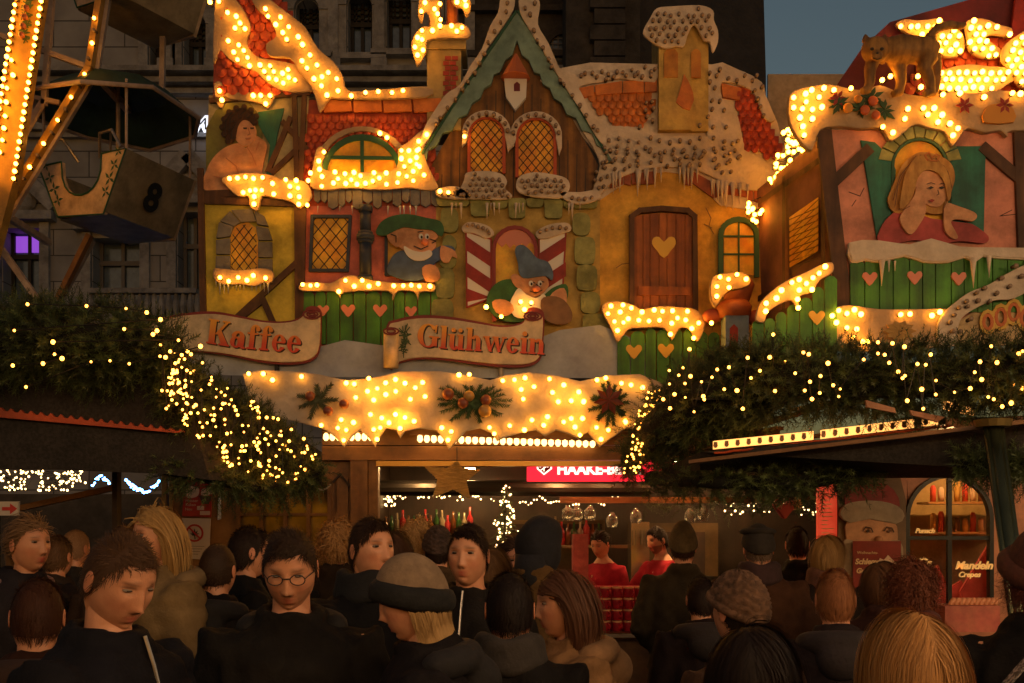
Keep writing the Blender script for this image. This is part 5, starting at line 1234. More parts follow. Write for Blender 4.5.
# glasses and dried fruit hanging from rail
HG = mat('clear_glass', (.8,.75,.65), rough=.05, trans=.9)
glm = MB(); glm.tube([(0,0,0),(0,0,-.02),(0,0,-.04),(0,0,-.1),(0,0,-.14)], [.02,.025,.05,.055,.045], 12, cap=False); glmesh = glm.mesh('glass_bell', HG, True)
hm = ['hanging glass above the barmaid, first of the row', 'hanging glass above the barmaid, second of the row', 'hanging glass above the barmaid, third of the row', 'hanging glass in front of the dark post by the barmaid', 'hanging glass between barmaid and barman', 'first of the two hanging glasses over the beanie man', 'second of the two hanging glasses over the beanie man']
for (x, y), lb_ in zip([(568,505),(577,506),(590,505),(612,512),(636,508),(690,508),(703,506)], hm):
    o = tag(link('hanging_glass', glmesh, None, P(x, y, FY+.7)), lb_, 'glass', 'glasses hanging from the stall rail')
m_ = MB(); bxp(m_, 560, 820, 497, 503, FY+.72, FY+.78); m_.build('hanging_rail', WOODR, ST)
gi = []
rr = random.Random(12)
for k in range(90): gi.append((P(rr.uniform(640,830), rr.uniform(498,512), FY+.62), Vector((rr.uniform(-1,1), rr.uniform(-1,.2), rr.uniform(-.6,.3))), .13))
gg = spray_mesh('fir_garland', gi, NEED, None, 20, .04); tag(gg, 'thin fir garland along the rail inside the stall', 'garland')
# red heart and small bell ornament
hx, hy, s_ = 785, 508, 11
ht = MB(); hp = cat_rom([(hx,hy+s_),(hx-s_*.6,hy+s_*.35),(hx-s_,hy-s_*.2),(hx-s_*.85,hy-s_*.7),(hx-s_*.4,hy-s_*.75),(hx,hy-s_*.35),(hx+s_*.4,hy-s_*.75),(hx+s_*.85,hy-s_*.7),(hx+s_,hy-s_*.2),(hx+s_*.6,hy+s_*.35)], 3)
o = plate(hp, FY-.55, .05, mat('dark_red_felt', (.28,.03,.02), rough=.7), 'heart_ornament', None, bev=.012)
m_ = MB(); m_.tube([P(784,500,FY-.53), P(783.5,484,FY-.53)], .003, 5); m_.build('hanger', WHITE, o); tag(o, 'dark red felt heart hanging under the canopy edge', 'ornament')
o = plate([(795,510),(794,503),(797,496),(799,494),(801,497),(803,505),(801,509)], FY-.5, .04, mat('gingerbread', (.42,.2,.07)), 'bell_ornament', None, bev=.01); tag(o, 'pale brown bell ornament beside the felt heart', 'ornament')
# mug packs on the counter: crates of red mugs, 4 high
MUGR = mat('red_mug_pack', (.5,.02,.035), (.38,.012,.025), 12, .35)
MUGE = mat('gold_edge_mug', (.75,.4,.2), rough=.4)
PANE2 = mat('mug_print_dark', (.25,.01,.02), rough=.4)
rows = 4; labs = []
for r_ in range(rows):
    for c_ in range(4):
        x = 600+c_*11.6; y = 632-(r_+1)*11.3; Yc = FY+.02
        mb = MB(); a = P(x, y+10.6, Yc); b = P(x+10.8, y, Yc)
        xc = (a.x+b.x)/2; rr_ = (b.x-a.x)/2*.96
        mb.tube([(xc,Yc,a.z),(xc,Yc,a.z+.005),(xc,Yc,b.z-.006),(xc,Yc,b.z)], [rr_*.85,rr_*.95,rr_,rr_*.98], 14, 0)
        mb.tube([(xc+rr_*.5,Yc-.045,a.z+.02),(xc+rr_*.8,Yc-.07,a.z+.03),(xc+rr_*.8,Yc-.07,b.z-.03),(xc+rr_*.5,Yc-.045,b.z-.02)], .006, 5, 0)
        o = thing('mug', (xc, Yc, a.z), f"red mug with pale rim, {['bottom','second','third','top'][r_]} row, {['first','second','third','fourth'][c_]} from the left in the counter display", 'mug', 'red mugs stacked on the counter')
        link('body', mb.mesh('body', MUGR, True), o)
        m_ = MB(); m_.tube([(xc,Yc,b.z-.012),(xc,Yc,b.z+.001)], rr_*1.03, 14); m_.build('rim', MUGE, o)
mb = MB(); a = P(575,632,FY+.2); mb.box(a.x, P(650,0,FY+.2).x, FY+.14, FY+.4, a.z+.01, P(0,588,FY).z)
tag(mb.build('mug_display_box', MUGR), 'red display box standing behind the stacked mugs', 'box')
# pile of things: pink pack left of barmaid
mb = MB(); a, b = P(573,576,FY+.1), P(588,534,FY+.1); mb.box(a.x, b.x, FY+.05, FY+.3, a.z-.12, b.z); o = tag(mb.build('pink_pack', mat('pink_pack_paper', (.7,.12,.08), (.5,.05,.05), 14)), 'pink and red printed pack standing left of the barmaid', 'pack')
sl_ = [(756,320),(758,308),(764,298),(778,286),(790,279),(804,273),(818,266),(832,262),(833,272),(820,280),(812,292),(800,296),(798,310),(792,300),(780,304),(768,312),(764,322)]
Dc = thing('corner_fence', (P(795,0,7.1).x, 7.1, 0), 'green picket corner piece with yellow heart and rising lit snow edge', 'fence')
snowboard(Dc, sl_, 7.06, zc(580,150,[(743,645),(745,613),(786,593),(806,561),(848,530),(877,518),(906,534),(877,560),(928,558),(932,511),(957,493),(981,466),(870,597),(873,631)]))
pickets(Dc, 'pickets', [(752,322),(770,318),(800,302),(838,270)], 370, 7.11, seed=7, hearts=[(817,317,8)], hm=HEARTY)
# ================= right glass stall =================
G = thing('sweets_stall', (P(930,0,6.6).x, 6.6, 0), 'salmon stall with glazed arched window and painted santa under the right canopy', 'stall')
GY = 6.6
GWALL = mat('stall_wall_dusky_pink', (.66,.28,.14), (.5,.19,.1), 2, .5)
m_ = MB(); bxp(m_, 838, 1120, 445, 478, GY, GY+.1); bxp(m_, 838, 907, 478, 690, GY, GY+.1); bxp(m_, 992, 1120, 478, 690, GY, GY+.1); bxp(m_, 907, 992, 620, 690, GY, GY+.1)
m_.build('wall', GWALL, G)
m_ = MB()
for sgn in (-1, 1):
    pts_ = [(950+sgn*43, 470)] + [(950+sgn*43*math.cos(R(a)), 510-34*math.sin(R(a))) for a in range(0, 91, 10)][::1] + [(950, 470)]
    addplate(m_, [(950+sgn*43, 477)]+[(950+sgn*41*math.cos(R(a)), 512-35*math.sin(R(a))) for a in range(0, 91, 10)]+[(950,476.9)], GY, .08)
m_.build('arch_spandrel', GWALL, G)
fr = MB(); fp = [(908,620),(908,520)]+[(950+42*math.cos(R(a)), 518-42*math.sin(R(a))) for a in range(175, 0, -10)]+[(992,520),(992,620)]
strokes(fr, [fp], GY-.03, 4, .05); strokes(fr, [[(950,478),(950,620)],[(909,538),(991,538)]], GY-.02, 4, .03); strokes(fr, [[(908,619),(992,619)]], GY-.028, 5, .03)
wf = fr.build('window', mat('black_window_bar', (.012,.014,.014), rough=.3), G)
pa = MB(); a, b = P(908,620,GY+.02), P(992,476,GY+.02); pa.add([(a.x,GY+.02,a.z),(b.x,GY+.02,a.z),(b.x,GY+.02,b.z),(a.x,GY+.02,b.z)], [(0,1,2,3)])
pa.build('pane', mat('clear_pane', (1,1,1), rough=.02, trans=1.0, spec=.5), wf)
m_ = MB(); a, b = P(850,690,GY+1.2), P(1100,440,GY+1.2); m_.box(a.x, b.x, GY+1.2, GY+1.25, 0, b.z); m_.build('back_wall', mat('ochre_inside_wall', (.5,.32,.10), (.36,.2,.06), 2.5, .6), G)
m_ = MB(); m_.box(a.x, b.x, GY+.11, GY+1.19, b.z, b.z+.05); m_.build('ceiling', INT, G)
m_ = MB(); bxp(m_, 900, 1010, 612, 690, GY+.15, GY+.7); m_.build('display_shelf', mat('shelf_red', (.4,.05,.03), (.28,.03,.02), 6), G)
gl = thing('ceiling_spot', P(950, 470, GY+.7), 'warm ceiling spot inside the glazed sweets stall', 'lamp')
m_ = MB(); m_.tube([(P(950,0,GY+.6).x,GY+.6,b.z-.003),(P(950,0,GY+.6).x,GY+.6,b.z-.06)], .05, 12); m_.build('housing', BLACK, gl)
m_ = MB(); m_.tube([(P(950,0,GY+.6).x,GY+.6,b.z-.061),(P(950,0,GY+.6).x,GY+.6,b.z-.07)], .045, 12); m_.build('glass', lamp_m, gl)
m_ = MB(); bxp(m_, 912, 1000, 503, 505, GY+.8, GY+1.1); bxp(m_, 912, 1000, 532, 534, GY+.8, GY+1.1); m_.build('shelf', WOODR, G)
random.seed(41); jm_ = [mat('jar_red', (.5,.05,.03), rough=.2), mat('jar_gold', (.6,.33,.08), rough=.2), mat('jar_brown', (.2,.08,.03), rough=.2), mat('jar_cream', (.7,.5,.3), rough=.2)]
for k in range(22):
    row = k//11; x = 915+(k%11)*7.6; h_ = random.uniform(.07,.14); c_ = P(x, 503 if row == 0 else 532, GY+.9); mb = MB(); mb.tube([c_, c_+Vector((0,0,h_)), c_+Vector((0,0,h_+.02))], [.022,.022,.012], 10)
    tag(mb.build('jar', jm_[(k*7)%4], None, True), ['red','gold','brown','cream'][(k*7)%4]+' sweets jar on the '+('upper' if row == 0 else 'lower')+' shelf behind the arched window', 'jar', 'sweets jars, '+('upper' if row == 0 else 'lower')+' shelf')
# goods in the window
pkm = mat('red_paper_cone', (.6,.08,.05), (.45,.04,.03), 8)
for i, (x0, x1, x2, yt) in enumerate([(915,935,950,565),(955,985,995,542),(935,955,965,580)]):
    o = plate([(x0,616),(x0,590+i),(x1,yt),(x2,598),(x2,616)], GY+.18+.06*i, .05, pkm, 'sweets_bag', None, bev=.008); tag(o, ['low red pointed sweets bag at the left of the arched window','tall red pointed sweets bag at the right of the arched window','middle red sweets bag in the arched window'][i], 'bag', 'red sweets bags')
WARMW = mat('warm_window_lettering', (.9,.6,.25), emit=(1,.5,.12), es=.1)
text(G, 'Eis', 917, 567, 9, GY-.04, WARMW, name='window_lettering', off=.003, shear=.3, flip=False)
text(G, 'Mandeln', 955, 569, 8, GY-.04, WARMW, name='window_lettering', off=.002, shear=.3)
text(G, 'Crepes', 958, 577, 5.5, GY-.04, WARMW, name='window_lettering', off=.001, shear=.3)
text(G, 'Punsch', 915, 533, 5, GY-.04, WARMW, name='window_lettering', off=.001, shear=.3)
# painted santa face panel (generic)
sp_ = thing('santa_panel', P(873, 560, GY-.2), 'round painted santa face with red cap and white brim on the stall wall', 'painted panel')
SF = mat('santa_skin_paint', (.75,.38,.18), (.55,.25,.12), 6); SW_ = mat('santa_white_paint', (.5,.38,.25), (.36,.26,.16), 6)
plate([(838,480),(850,474),(878,470),(900,476),(906,500),(906,620),(838,620)], GY-.03, .02, mat('panel_brown_paint', (.25,.14,.06), (.17,.09,.04), 5), 'backing', sp_)
plate([(845,506),(848,490),(860,484),(880,483),(894,490),(900,506),(885,510),(860,510)], GY-.05, .02, RED, 'cap', sp_, s=2)
plate([(840,515),(845,505),(860,501),(880,501),(898,506),(905,516),(896,524),(870,519),(850,523)], GY-.07, .03, SW_, 'brim', sp_, s=2, bev=.004)
plate([(848,520),(870,516),(893,520),(898,535),(894,552),(872,560),(852,552),(846,535)], GY-.06, .02, SF, 'face', sp_, s=2)
m_ = MB(); 
for ex in (868, 889): strokes(m_, [[(ex-5,531),(ex-2,527),(ex+3,528),(ex+5,532)]], GY-.075, 1, .004); addplate(m_, [(ex-2,531),(ex,529),(ex+2,531),(ex,533)], GY-.075, .004)
m_.build('face_lines', BEAM, sp_)
plate([(842,545),(852,540),(872,548),(893,540),(903,547),(900,590),(872,615),(846,592)], GY-.07, .02, SW_, 'beard', sp_, s=2)
m_ = MB(); m_.ball(P(879,539,GY-.08), (.025,.03,.022), 10, 8); m_.build('nose', SF, sp_, True)
# menu poster on it
mp_ = thing('menu_poster', P(877, 575, GY-.12), 'dark red menu poster with gold heading and cup picture below the santa face', 'poster')
plate([(853,541),(901,541),(901,606),(860,606),(853,604)], GY-.12, .01, mat('poster_dark_red', (.3,.02,.015), (.22,.012,.01), 6, .3), 'sheet', mp_)
PGO = mat('poster_gold_print', (.75,.5,.25))
text(mp_, 'Weihnachts-', 857, 554, 3, GY-.125, PGO, ext=.001); text(mp_, 'Schlemmer', 855, 564, 5.5, GY-.125, PGO, off=.002, ext=.001, shear=.2); text(mp_, 'Gulasch', 856, 573, 5, GY-.125, PGO, off=.002, ext=.001, shear=.2); text(mp_, 'Kakao', 860, 583, 3.5, GY-.125, PGO, ext=.001); text(mp_, 'Milch', 860, 589, 3.5, GY-.125, PGO, ext=.001)
m_ = MB(); addplate(m_, [(877,565),(899,565),(897,576),(891,583),(885,583),(879,576)], GY-.126, .004, 0); addplate(m_, [(877,565),(880,558),(884,560),(888,555),(893,560),(899,565),(888,568)], GY-.13, .004, 1); addplate(m_, [(877,588),(888,587),(888,594),(877,595)], GY-.126, .004, 2); addplate(m_, [(882,596),(888,595),(888,602),(882,603)], GY-.127, .004, 2)
m_.build('cup_picture', [mat('dark_cup_print', (.12,.03,.015)), mat('cream_print', (.65,.45,.3)), mat('price_field', (.7,.35,.2))], mp_)
# tall red price board
pb = thing('price_board', P(828, 520, GY+.1), 'tall narrow red price list board with lines of pale text beside the santa panel', 'board')
pbm_ = mat('red_price_board', (.62,.07,.035), (.55,.055,.03), 4, .4, emit=(1,.08,.03), es=.12)
plate([(818,483),(838,485),(838,630),(818,630)], GY+.0, .04, pbm_, 'sheet', pb)
m_ = MB(); rr = random.Random(3)
for k in range(30): y = 500+k*4.1; strokes(m_, [[(822,y),(822+rr.uniform(5,13),y)]], GY-.004, .9, .003)
m_.build('text_line', PGO, pb)
text(pb, 'Preise', 822, 496, 3.4, GY-.004, PGO, ext=.001)
# stall counter goods at right, low
tray = thing('display_tray', P(968, 628, 6.2), 'pink lit tray of sweets on the counter under the arched window', 'tray')
m_ = MB(); bxp(m_, 945, 1000, 606, 632, 6.1, 6.35); m_.build('crate', mat('pink_tray_paper', (.65,.2,.12), (.5,.1,.08), 10), tray)
for k in range(10):
    m_ = MB(); c = P(950+k*5, 605, 6.2); m_.tube([c, c+Vector((.03,.02,.03)), c+Vector((.06,.05,.035))], [.014,.018,.008], 7); m_.build('sweet', mat('pink_sweet', (.7,.3,.15)), tray, True)

# posters left of window
po = thing('offer_poster', P(197, 497, FY-.06), 'red poster with speech bubble and cup picture on the oak wall above the ban notice', 'poster')
plate([(185,476.5),(212,477),(211,517),(182,516)], FY-.06, .012, mat('poster_red', (.55,.035,.02), (.45,.025,.015), 6, .35), 'sheet', po)
CRP = mat('poster_cream', (.72,.45,.3)); m_ = MB()
addplate(m_, [(186,488),(190,486),(198,487),(199,493),(196,497),(188,498),(185,494)], FY-.064, .003, 0, 2); addplate(m_, [(201,492),(202,489),(206,488),(209,486),(212,489),(212,494),(206,496),(201,495)], FY-.064, .003, 0); addplate(m_, [(199,496),(212,496),(209,504),(203,504)], FY-.067, .003, 1)
addplate(m_, [(197,506),(204,506),(204,510),(197,510)], FY-.064, .003, 0); addplate(m_, [(200,511),(210,511),(210,515),(200,515)], FY-.065, .003, 0); m_.build('print', [CRP, mat('cup_brown', (.1,.03,.02))], po)
text(po, 'Heisser', 185.5, 502, 3, FY-.062, CRP, ext=.001); text(po, 'Kakao', 185.5, 506, 3, FY-.062, CRP, ext=.001); text(po, 'Neu', 185, 510.5, 3, FY-.062, CRP, ext=.001)
no = thing('ban_notice', P(196, 537, FY-.06), 'white notice with red crossed-out circle over a black hemp leaf', 'notice')
plate([(182,518),(210.5,518.5),(209,560),(180,558)], FY-.06, .01, mat('notice_paper', (.66,.5,.36), rough=.5), 'sheet', no)
m_ = MB(); c = (194.5, 533)
strokes(m_, [[(c[0]+8*math.cos(R(a)), c[1]+8*math.sin(R(a))) for a in range(0, 361, 15)]], FY-.064, 1.8, .003, 0)
for a, L in [(-90,6.5),(-55,5.5),(-125,5.5),(-20,5),(-160,5),(15,3),(165,3)]:
    aa = R(a); addplate(m_, [(c[0],c[1]+2),(c[0]+L*.5*math.cos(aa-.3),c[1]+2+L*.5*math.sin(aa-.3)),(c[0]+L*math.cos(aa),c[1]+2+L*math.sin(aa)),(c[0]+L*.5*math.cos(aa+.3),c[1]+2+L*.5*math.sin(aa+.3))], FY-.066+a*.000005, .003, 1)
strokes(m_, [[(c[0],c[1]+2),(c[0]+.5,c[1]+6)]], FY-.066, .8, .003, 1); strokes(m_, [[(c[0]-5.6,c[1]-5.6),(c[0]+5.6,c[1]+5.6)]], FY-.071, 1.6, .003, 0)
for k in range(4): strokes(m_, [[(185,546+k*2.6),(204-k*2,546.4+k*2.6)]], FY-.063, .6, .003, 2)
m_.build('print', [mat('ban_red', (.5,.03,.02)), BLACK, mat('grey_print', (.3,.2,.13))], no)
nb = MB(); addplate(nb, [(218,497),(220.5,496),(220.5,519),(217.5,520)], FY-.05, .02); tag(nb.build('door_handle_plate', WHITE), 'narrow pale door pull on the oak wall beside the posters', 'handle')

# ================= canopies with garlands =================
CANV = mat('dark_canopy_cloth', (.035,.028,.024), (.016,.013,.011), 60, .85, .003, 90, contrast=.12)
ORL = mat('orange_scallop', (.6,.09,.02), (.45,.06,.015), 10, .5)
LY = 5.6
CL = thing('canopy', (P(60,0,LY).x, LY, 0), 'dark cloth canopy roof on the left with orange scalloped edge under the fir garland', 'canopy')
m_ = MB()
a0, a1, a2 = P(-260,300,LY), P(170,330,LY), P(325,445,LY+.4)
def q(px, py, Y): return P(px, py, Y)
# roof slope facing the camera, hanging valance and underside
m_.add([q(-300,345,LY),q(165,385,LY),q(315,468,LY+.9),q(300,445,LY+2),q(-300,400,LY+2)], [(0,1,2,3,4)])
m_.add([q(-300,330,LY),q(175,360,LY),q(210,480,LY+.02),q(165,474,LY+.02),q(60,470,LY+.01),q(-300,468,LY+.01)], [(0,1,2,3,4,5)])
m_.add([q(175,360,LY),q(322,452,LY+.9),q(322,486,LY+.9),q(210,480,LY+.02)], [(0,1,2,3)])
m_.build('cloth', CANV, CL)
m_ = MB(); pts_ = []
for k in range(0, 19):
    x = -2+k*10; y = 409+.115*x; pts_ += [(x, y+1.5),(x+2.5,y-1.5),(x+6,y+2.2)]
addplate(m_, pts_+[(181,432),(178,433),(-4,417)], LY-.03, .025); m_.build('scalloped_edge', ORL, CL)
m_ = MB(); m_.box(P(112,0,6.2).x, P(117,0,6.2).x, 6.2, 6.27, 0, P(0,468,6.2).z); m_.build('pole', BEAMD, CL)
m_ = MB(); m_.bar(P(-80,530,6.4), P(118,487,6.4), .05, .035); m_.build('brace', WOODR, CL)
# right pavilion
RYc = 5.7
CR = thing('canopy', (P(860,0,RYc).x, RYc, 0), 'dark slatted canopy roof on the right with amber lamp panels and a green metal post', 'canopy')
m_ = MB()
m_.add([q(640,480,RYc+1.2),q(700,452,RYc),q(1150,412,RYc-.9),q(1150,478,RYc-.9),q(985,462,RYc-.2),q(880,478,RYc),q(700,470,RYc+.1)], [(0,1,2,3,4,5,6)])
m_.add([q(640,400,RYc+1.2),q(700,400,RYc+.1),q(1150,390,RYc-.8),q(1150,370,RYc+1.6),q(700,370,RYc+1.6)], [(0,1,2,3,4)])
m_.build('cloth', CANV, CR)
m_ = MB()
for (x0, y0, x1, y1) in [(703,434,795,415),(712,440,850,398),(726,421,800,397),(700,446,780,428),(730,410,786,390),(795,410,830,402),(680,455,860,430)]: m_.bar(P(x0,y0,RYc+.7), P(x1,y1,RYc+.1), .06, .02)
m_.bar(P(690,462,RYc-.02), P(1110,412,RYc-.9), .06, .02)
m_.build('rafter', mat('rafter_oak', (.30,.14,.05), (.2,.09,.03), 8, .5), CR)
AMB = mat('amber_lamp_glass', (1,.6,.25), emit=(1,.40,.09), es=.6)
def lamp_panel(pts_, Y, name='lamp_panel'):
    m_ = MB(); addplate(m_, pts_, Y, .03); o = m_.build(name, AMB, CR)
    m2 = MB(); x0 = pts_[0][0]; x1 = pts_[1][0]; n = max(1, int(abs(x1-x0)/10.5))
    for k in range(n):
        t = (k+.15)/n; x = x0+(x1-x0)*t; ya = pts_[0][1]+(pts_[1][1]-pts_[0][1])*t; yb = pts_[3][1]+(pts_[2][1]-pts_[3][1])*t
        addplate(m2, [(x-1.5,ya+1),(x+1.7,ya+1),(x+2.2,yb-3),(x+1,yb-1),(x-1,yb-1),(x-2.2,yb-3)], Y-.012, .008)
    m2.build('bell_cut_out', WOODR, o)
    return o
lamp_panel([(714,441),(813.5,431),(813.5,439.5),(714,449)], RYc-.06)
lamp_panel([(822,430),(914,419),(914,427.5),(822,438.5)], RYc-.15)
lamp_panel([(924,418),(938,417),(938,424.5),(924,426)], RYc-.25)
lamp_panel([(875,385),(892,388),(892,396),(876,394)], RYc-.1)
lamp_panel([(946,401),(972,407),(975,415),(945,409)], RYc-.4)
m_ = MB(); 
for pts_ in ([(866,400),(895,408),(896,413),(867,407)],[(910,410),(945,417),(938,422),(912,415)],[(948,417),(985,424),(962,428),(947,424)],[(985,419),(1010,416),(1060,414),(1060,424),(1024,430),(1003,424)]): addplate(m_, pts_, RYc-.45, .02)
m_.build('beam_underside', mat('pink_oak_beam', (.6,.3,.16), (.4,.16,.08), 8), CR)
m_ = MB(); m_.tube([P(714,453,RYc-.08)]+[P(714+k*10, 453-k*1.17+(k%2)*.8, RYc-.08-.01*k) for k in range(1, 28)], .006, 5); m_.build('edge_cord', ORL, CR)
pm_ = MB(); PY = 4.9
pt, pbt = P(993, 424, PY), P(1014, 580, PY); d = (pbt-pt); base = pt + d*((0-pt.z)/d.z)
for k, (ox, r_) in enumerate([(0,.035),(-.036,.016),(.036,.016)]): pm_.tube([pt+Vector((ox,0,0)), base+Vector((ox,0,0))], r_, 14)
pm_.build('post', mat('green_gold_metal', (.10,.11,.06), (.06,.07,.04), 6, .25, metal=.7), CR, True)
m_ = MB(); m_.tube([pt+Vector((0,0,.02)), pt-Vector((0,0,.015))], [.09,.08], 14); m_.build('collar', mat('brass', (.5,.35,.12), rough=.3, metal=.8), CR)

def garland(label, path, rad, n, seed, L=.13, nn=30, nl=.04, wd=.0028):
    """path: (px, py, Y, half-thickness in px) centre line; sprays fill the thick fir rope"""
    rr = random.Random(seed); its = []
    segs = [math.hypot(path[i+1][0]-path[i][0], path[i+1][1]-path[i][1])*(path[i][3]+path[i+1][3]) for i in range(len(path)-1)]; T = sum(segs)
    for k in range(n):
        u = rr.uniform(0, T); i = 0
        while i < len(segs)-1 and u > segs[i]: u -= segs[i]; i += 1
        t = min(u/segs[i], 1); A_, B_ = path[i], path[i+1]
        c = [A_[j]+(B_[j]-A_[j])*t for j in range(4)]
        h = c[3]; a = rr.uniform(0, 6.28); r_ = math.sqrt(rr.random())
        p = P(c[0]+h*.35*r_*math.cos(a)*1.0, c[1]+h*.9*r_*math.sin(a), c[2]) 
        depth = h/F*c[2]
        p.y += rr.uniform(-1, 1)*depth*math.sqrt(max(0, 1-r_*r_))*.8 
        out = Vector((rr.uniform(-1,1), -abs(rr.gauss(0,.7)), math.sin(a)*-1*r_ + rr.uniform(-.5,.5)))
        its.append((p, out, L*rr.uniform(.7, 1.25)))
    th = thing('fir_garland', P(path[0][0], path[0][1], path[0][2]), label, 'garland', None)
    spray_mesh('needles', its, NEED, th, nn, nl, wd, seed)
    m_ = MB(); m_.tube([P(x, y, Y) for x, y, Y, h in path], [max(.03, h/F*Y*.5) for x, y, Y, h in path], 8); m_.build('core', mat('garland_core', (.014,.017,.008), (.008,.008,.005), 14, .9, .03, 14), th, True)
    return th
def garland_points(path, n, rr, front=.9):
    out = []
    segs = [math.hypot(path[i+1][0]-path[i][0], path[i+1][1]-path[i][1])*(path[i][3]+path[i+1][3]) for i in range(len(path)-1)]; T = sum(segs)
    us = sorted(rr.uniform(0, T) for _ in range(n))
    for u in us:
        i = 0
        while i < len(segs)-1 and u > segs[i]: u -= segs[i]; i += 1
        t = min(u/segs[i], 1); A_, B_ = path[i], path[i+1]; c = [A_[j]+(B_[j]-A_[j])*t for j in range(4)]
        h = c[3]; s_ = rr.uniform(-1, 1)
        Y = c[2] - h/F*c[2]*math.sqrt(1-s_*s_)*front - .10
        out.append(P(c[0]+rr.uniform(-6,6), c[1]+s_*h, Y))
    return out
gL1 = [(-60,345,LY-.05,44),(40,338,LY-.05,42),(90,345,LY-.05,44),(145,347,LY,38),(180,354,LY+.05,34)]
gL2 = [(165,372,LY,28),(195,402,LY+.12,36),(225,425,LY+.3,40),(255,440,LY+.45,40),(285,455,LY+.65,30),(312,462,LY+.85,12)]
gR1 = [(626,462,RYc+1.1,14),(650,436,RYc+.9,38),(690,408,RYc+.5,48),(730,392,RYc+.2,48),(765,385,RYc+.1,42)]
gR2 = [(750,384,RYc+.1,40),(800,378,RYc-.05,36),(850,382,RYc-.1,38),(900,380,RYc-.2,34),(950,380,RYc-.4,36),(1000,376,RYc-.55,36),(1060,372,RYc-.7,38)]
garland('thick fir garland along the left canopy, sparsely lit, above the orange edge', gL1, 0, 1500, 1)
garland('thick fir garland drooping off the left canopy corner below the Kaffee sign, densely lit', gL2, 0, 1500, 2)
garland('fir garland bulging round the left end of the right canopy', gR1, 0, 1400, 3)
garland('long fir garland along the right canopy below the green fence', gR2, 0, 1900, 4)
garland('ragged unlit fir fringe hanging below the right canopy front', [(650,478,RYc+.9,14),(720,482,RYc+.1,14),(800,484,RYc-.05,16),(850,474,RYc-.1,12),(885,466,RYc-.1,8)], 0, 420, 6)
garland('small unlit fir fringe under the left canopy corner', [(165,470,LY+.1,8),(205,478,LY+.1,10),(250,486,LY+.3,14),(300,480,LY+.7,14),(322,470,LY+.8,12)], 0, 360, 7)
garland('short fir fringe beside the green metal post', [(960,462,RYc-.6,12),(985,470,RYc-.6,8),(1030,470,RYc-.7,12),(1060,470,RYc-.7,12)], 0, 200, 8)
rr = random.Random(77)
FAIR = mat('fairy_light', (1,.8,.5), emit=(1,.33,.035), es=3.4)
g1 = zc(0,280,[(110,97),(346,104),(504,114),(587,130),(642,158),(57,202),(497,196),(628,203),(612,217),(714,241),(212,248),(218,297),(248,314),(172,334),(51,342),(104,428),(364,327),(440,323),(517,335),(640,305),(662,309),(802,265),(764,297),(750,285),(727,300),(810,331),(762,372),(846,388),(713,447),(732,457),(746,492),(783,500),(665,514)])
lightstring('sparse warm fairy lights on the flat left run of the left garland', [P(x, y, LY-.32) for x, y in g1[:22]], .0095, FAIR)
p2 = garland_points(gL2, 190, rr)
lightstring('dense warm fairy lights on the drooping left garland, upper half', [P(x, y, LY-.28) for x, y in g1[22:]]+p2[:85], .0075, FAIR)
lightstring('dense warm fairy lights on the drooping left garland, lower tip', p2[85:], .0075, FAIR)
g2 = zc(580,290,[(438,237),(671,271),(759,269),(820,285),(773,178),(412,311),(357,322),(549,318),(596,309),(720,323),(860,333),(442,345),(528,349),(684,352),(395,341),(486,367),(358,376),(420,374),(577,397),(628,402),(378,417),(493,425),(333,437),(421,430),(497,438),(780,404),(897,402),(360,473),(456,487),(651,475),(893,250),(914,257),(992,293),(962,344),(958,412),(928,436),(1013,381),(920,367)])
lightstring('warm fairy lights scattered over the bulging left end of the right garland', [P(x, y, RYc-.1+.35*(x<690)) for x, y in sorted(g2)], .0095, FAIR)
g3 = zc(768,290,[(142,250),(163,257),(240,293),(109,333),(210,344),(147,402),(168,367),(207,412),(176,436),(261,381),(289,396),(283,426),(383,278),(440,209),(440,254),(467,259),(485,291),(498,213),(546,227),(598,296),(631,299),(651,258),(521,327),(548,343),(538,353),(672,362),(671,418),(615,397),(746,409),(621,475),(557,443),(848,287),(916,290),(827,329),(855,358),(809,394),(903,437),(881,428),(937,466),(973,452),(984,380),(1014,393),(1003,255),(1018,245),(893,225)])
lightstring('warm fairy lights strung along the long right garland', [P(x, y, RYc-.45-.25*(x>900)) for x, y in sorted(g3)], .0095, FAIR)
ge = [P(x+rr.uniform(-4,4), y+rr.uniform(-3,3), RYc+.8) for x, y in [(648-.7*k/2+ (k%3)*5, 390+k*1.35) for k in range(64)]]
lightstring('dense small fairy lights down the left tip edge of the right garland', ge, .007, FAIR)
# hanging cable rings on the left window
cr_ = MB(); cr_.tube([P(292+k*1.4, 480+3.5*math.sin(k/9*3.14), LY+.9) for k in range(10)], .006, 5); cr_.tube([P(313+k*2, 484+6*math.sin(k/9*3.14), LY+.9) for k in range(10)], .006, 5); tag(cr_.build('cable_loop', mat('pale_cable', (.5,.4,.3))), 'pale cable loops hanging from the drooping left garland tip', 'cable')

